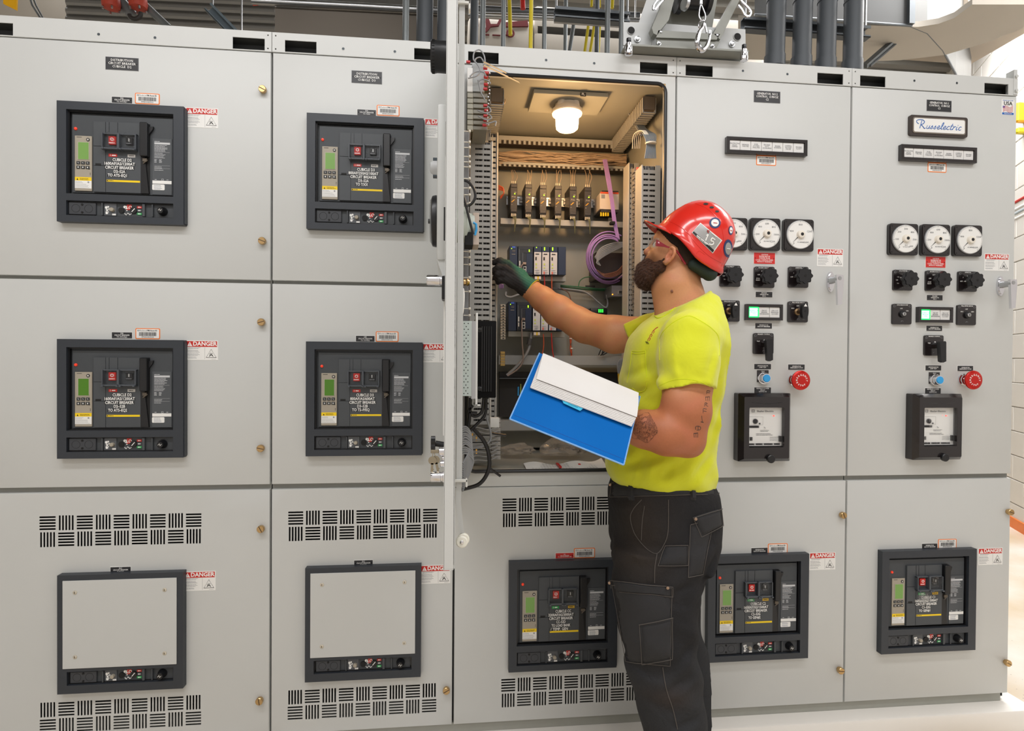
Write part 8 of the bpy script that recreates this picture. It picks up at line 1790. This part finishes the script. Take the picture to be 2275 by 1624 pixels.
# ---- safety glasses
b = B(); CL = mat('clear_lens', '#dfe6ea', .04, trans=.6, var=0, alpha=.38)
for s_ in (1, -1):
    G_ = []
    for j in range(6):
        rw = []
        for i in range(7):
            u = i/6; v = j/5; px_ = 1446+14*u-7*v*0+ (4-8*v)*1.0; py_ = 526+4*u+22*v; rw.append(hp3(px_+2-4*(1-u)**2, py_, s_*(.004+.062*u**.75)))
        G_.append(rw)
    VV = [[b.bm.verts.new(p) for p in r_] for r_ in G_]
    for j in range(5):
        for i in range(6): b.bm.faces.new((VV[j][i], VV[j][i+1], VV[j+1][i+1], VV[j+1][i]))
EDG = [list(G_[0]), list(G_[-1])]
gls = adopt(b.obj('safety_glasses', CL, None, 60)); tag(gls, 'clear safety glasses with dark red temples')
for s_ in (1, -1):
    b = B(); TM = mat('translucent_red', '#8c1c2c', .25, var=.05, coat=.3)
    q0 = [hp3(1458, 532, .067*s_), hp3(1483, 547, .077*s_), hp3(1500, 553, .082*s_)]; q1 = [hp3(1457, 547, .067*s_), hp3(1476, 549, .076*s_), hp3(1500, 556, .082*s_)]; o2 = Vector(SD)*.003*s_
    for i in range(2):
        a_, c_, d_, e_ = [Vector(v) for v in (q0[i], q0[i+1], q1[i+1], q1[i])]; v8 = [b.bm.verts.new(v) for v in (a_, c_, d_, e_, a_+o2, c_+o2, d_+o2, e_+o2)]
        for q in ((0, 1, 2, 3), (7, 6, 5, 4), (0, 4, 5, 1), (1, 5, 6, 2), (2, 6, 7, 3), (3, 7, 4, 0)): b.bm.faces.new([v8[i_] for i_ in q])
    b.tube(spline([Vector(hp3(x, y, o_*s_)) for x, y, o_ in ((1497, 553, .083), (1505, 560, .080), (1512, 570, .076), (1518, 580, .073), (1523, 587, .070))], 4), .0032, 8)
    o = b.obj('temple', TM, None, 40); o.parent = gls
b = B()
for e_ in EDG: b.tube([Vector(v)+Vector(SD)*0 for v in e_], .0009, 5)
o = b.obj('lens_edge', mat('pale_lens_edge', '#c9cdd0', .2), None); o.parent = gls
b = B(); b.prism([(0, 0), (.016, -.004), (.016, -.008), (0, -.004)], 0, .0008); o = b.obj('temple_label', mat('pink_label', '#d8a8b0', .5), None, 0, M=Matrix.Translation(Vector(hp3(1462, 537, .0745)))); o.parent = gls

# ================================================================ BINDER
bl, br, tl = A3(1133, 930, -.62), A3(1386, 1032, -.66), A3(1199, 784, -.48)
u_ = br-bl; Lu = np.linalg.norm(u_); u_ /= Lu; v_ = tl-bl; v_ -= u_*(v_@u_); Lv = np.linalg.norm(tl-bl); v_ /= np.linalg.norm(v_); n_ = np.cross(u_, v_)
if n_[1] > 0: n_ = -n_
MB_ = Matrix(((u_[0], v_[0], n_[0], bl[0]), (u_[1], v_[1], n_[1], bl[1]), (u_[2], v_[2], n_[2], bl[2]), (0, 0, 0, 1)))
t = thing('binder', 'open blue binder of white pages held flat in front of the worker', 'binder', tuple(bl)); Mi = Matrix.Translation(Vector(bl)).inverted() @ MB_
def bproj(px_, py_, w=0.):
    d = np.array(_f+CR*(px_-1137.5)/FPX-CU*(py_-812)/FPX); o_ = bl+n_*w; tt = ((o_-CAM)@n_)/(d@n_); p = CAM+d*tt-bl; return float(p@u_), float(p@v_)
BL_ = mat('binder_blue', '#0064b6', .65, var=.04, scale=12, spec=.12)
cc = [bproj(*q) for q in ((1133, 930), (1386, 1032), (1422, 880), (1199, 784))]
b = B(); b.prism(cc, -.0035, 0, axis='z'); cov = b.obj('blue_cover', BL_, t, 30, M=Mi)
b = B(); b.tube([(*cc[0], -.0015), (*cc[1], -.0015)], .0022, 6); b.tube([(*cc[3], -.0015), (*cc[0], -.0015)], .0022, 6); b.tube([(*cc[1], -.0015), (*cc[2], -.0015)], .0022, 6); b.obj('worn_pale_edge', mat('worn_pale_blue', '#7fb0e6', .5, var=.2, scale=90), t, 30, M=Mi)
b = B(); e0, e1 = bproj(1142, 922), bproj(1390, 1022); b.tube([(*e0, 0), (*e1, 0)], .0006, 4); b.obj('cover_crease', mat('crease_blue', '#0a4ea6', .4), t, M=Mi)
PG = mat('page_white', '#dfdddb', .6, var=.01)
for k in range(13):
    w = .001+k*.0013; f_ = k/12; l0 = (1178+13*max(0, f_-.5)*2, 862-19*max(0, f_-.45)*1.8); r0 = (1403+11*max(0, f_-.45)*1.8, 948-20*max(0, f_-.45)*1.8)
    q = [bproj(l0[0], l0[1], w), bproj(r0[0], r0[1], w), bproj(1418, 874, w), bproj(1206, 786, w)]; b = B()
    if k < 12: b.prism(q, w, w+.0009, axis='z')
    else:
        N_ = 12; VV = []
        for j in range(N_+1):
            s_ = j/N_; z_ = w+.003+.0045*math.sin(math.pi*min(1, s_*1.1))**.7*(1-s_*.4)
            VV.append([b.bm.verts.new((q[0][0]*(1-s_)+q[3][0]*s_+(q[1][0]-q[0][0])*(1-s_*0)*i/10*1.0*(1)*(1) if False else (q[0][0]*(1-s_)+q[3][0]*s_)*(1-i/10)+(q[1][0]*(1-s_)+q[2][0]*s_)*i/10, (q[0][1]*(1-s_)+q[3][1]*s_)*(1-i/10)+(q[1][1]*(1-s_)+q[2][1]*s_)*i/10, z_)) for i in range(11)])
        for j in range(N_):
            for i in range(10): b.bm.faces.new((VV[j][i], VV[j][i+1], VV[j+1][i+1], VV[j+1][i]))
    o = b.obj('page', PG, t, 30, M=Mi)
b = B(); q = [bproj(*p, .006) for p in ((1247, 885), (1297, 906), (1289, 913), (1252, 896))]; b.prism(q, .0055, .0065, axis='z'); tb_ = b.obj('cyan_index_tab', mat('cyan_tab', '#22b4dc', .35), t, M=Mi)
b = B(); e0, e1 = bproj(1262, 897, .0072), bproj(1284, 905, .0072); b.tube([(*e0, .0066), (*e1, .0066)], .0005, 4); b.obj('tab_print', INK, tb_, M=Mi)

# small prints, stitches and the like are one part each
for o in bpy.data.objects:
    if o.type == 'MESH' and o.parent is not None and o.name.split('.')[0] in ('rating_print', 'fine_print', 'card_print', 'printed_marks', 'small_print', 'sticker_print', 'face_print', 'scale_ticks', 'warning_print', 'flag_print', 'button_caption', 'printed_lines', 'key_symbol', 'white_key_symbols', 'white_racking_symbols', 'barcode', 'band_lettering', 'wire_ferrule', 'rivet', 'knockout_outline', 'green_bars', 'green_lights', 'stitching', 'pocket_seam', 'sleeve_seam', 'chest_logo', 'logo_caption', 'upper_arm_tattoo', 'blue_script_lettering', 'arc_flash_pictogram', 'exclamation_mark', 'screw_recess', 'corner_screw', 'strip_print', 'flag_mark', 'white_print', 'outline', 'red_stripes', 'white_strip', 'port_frame', 'port', 'pale_green_label', 'eyebrow', 'case_rib', 'side_clip', 'small_dash', 'thumb_screw', 'mounting_clip', 'yellow_ferrule', 'cream_terminal', 'terminal_strip', 'red_mark', 'cover_frame', 'centre_block', 'worn_pale_edge', 'red_symbol', 'navy_panel', 'adjuster_dial'): o['kind'] = 'stuff'
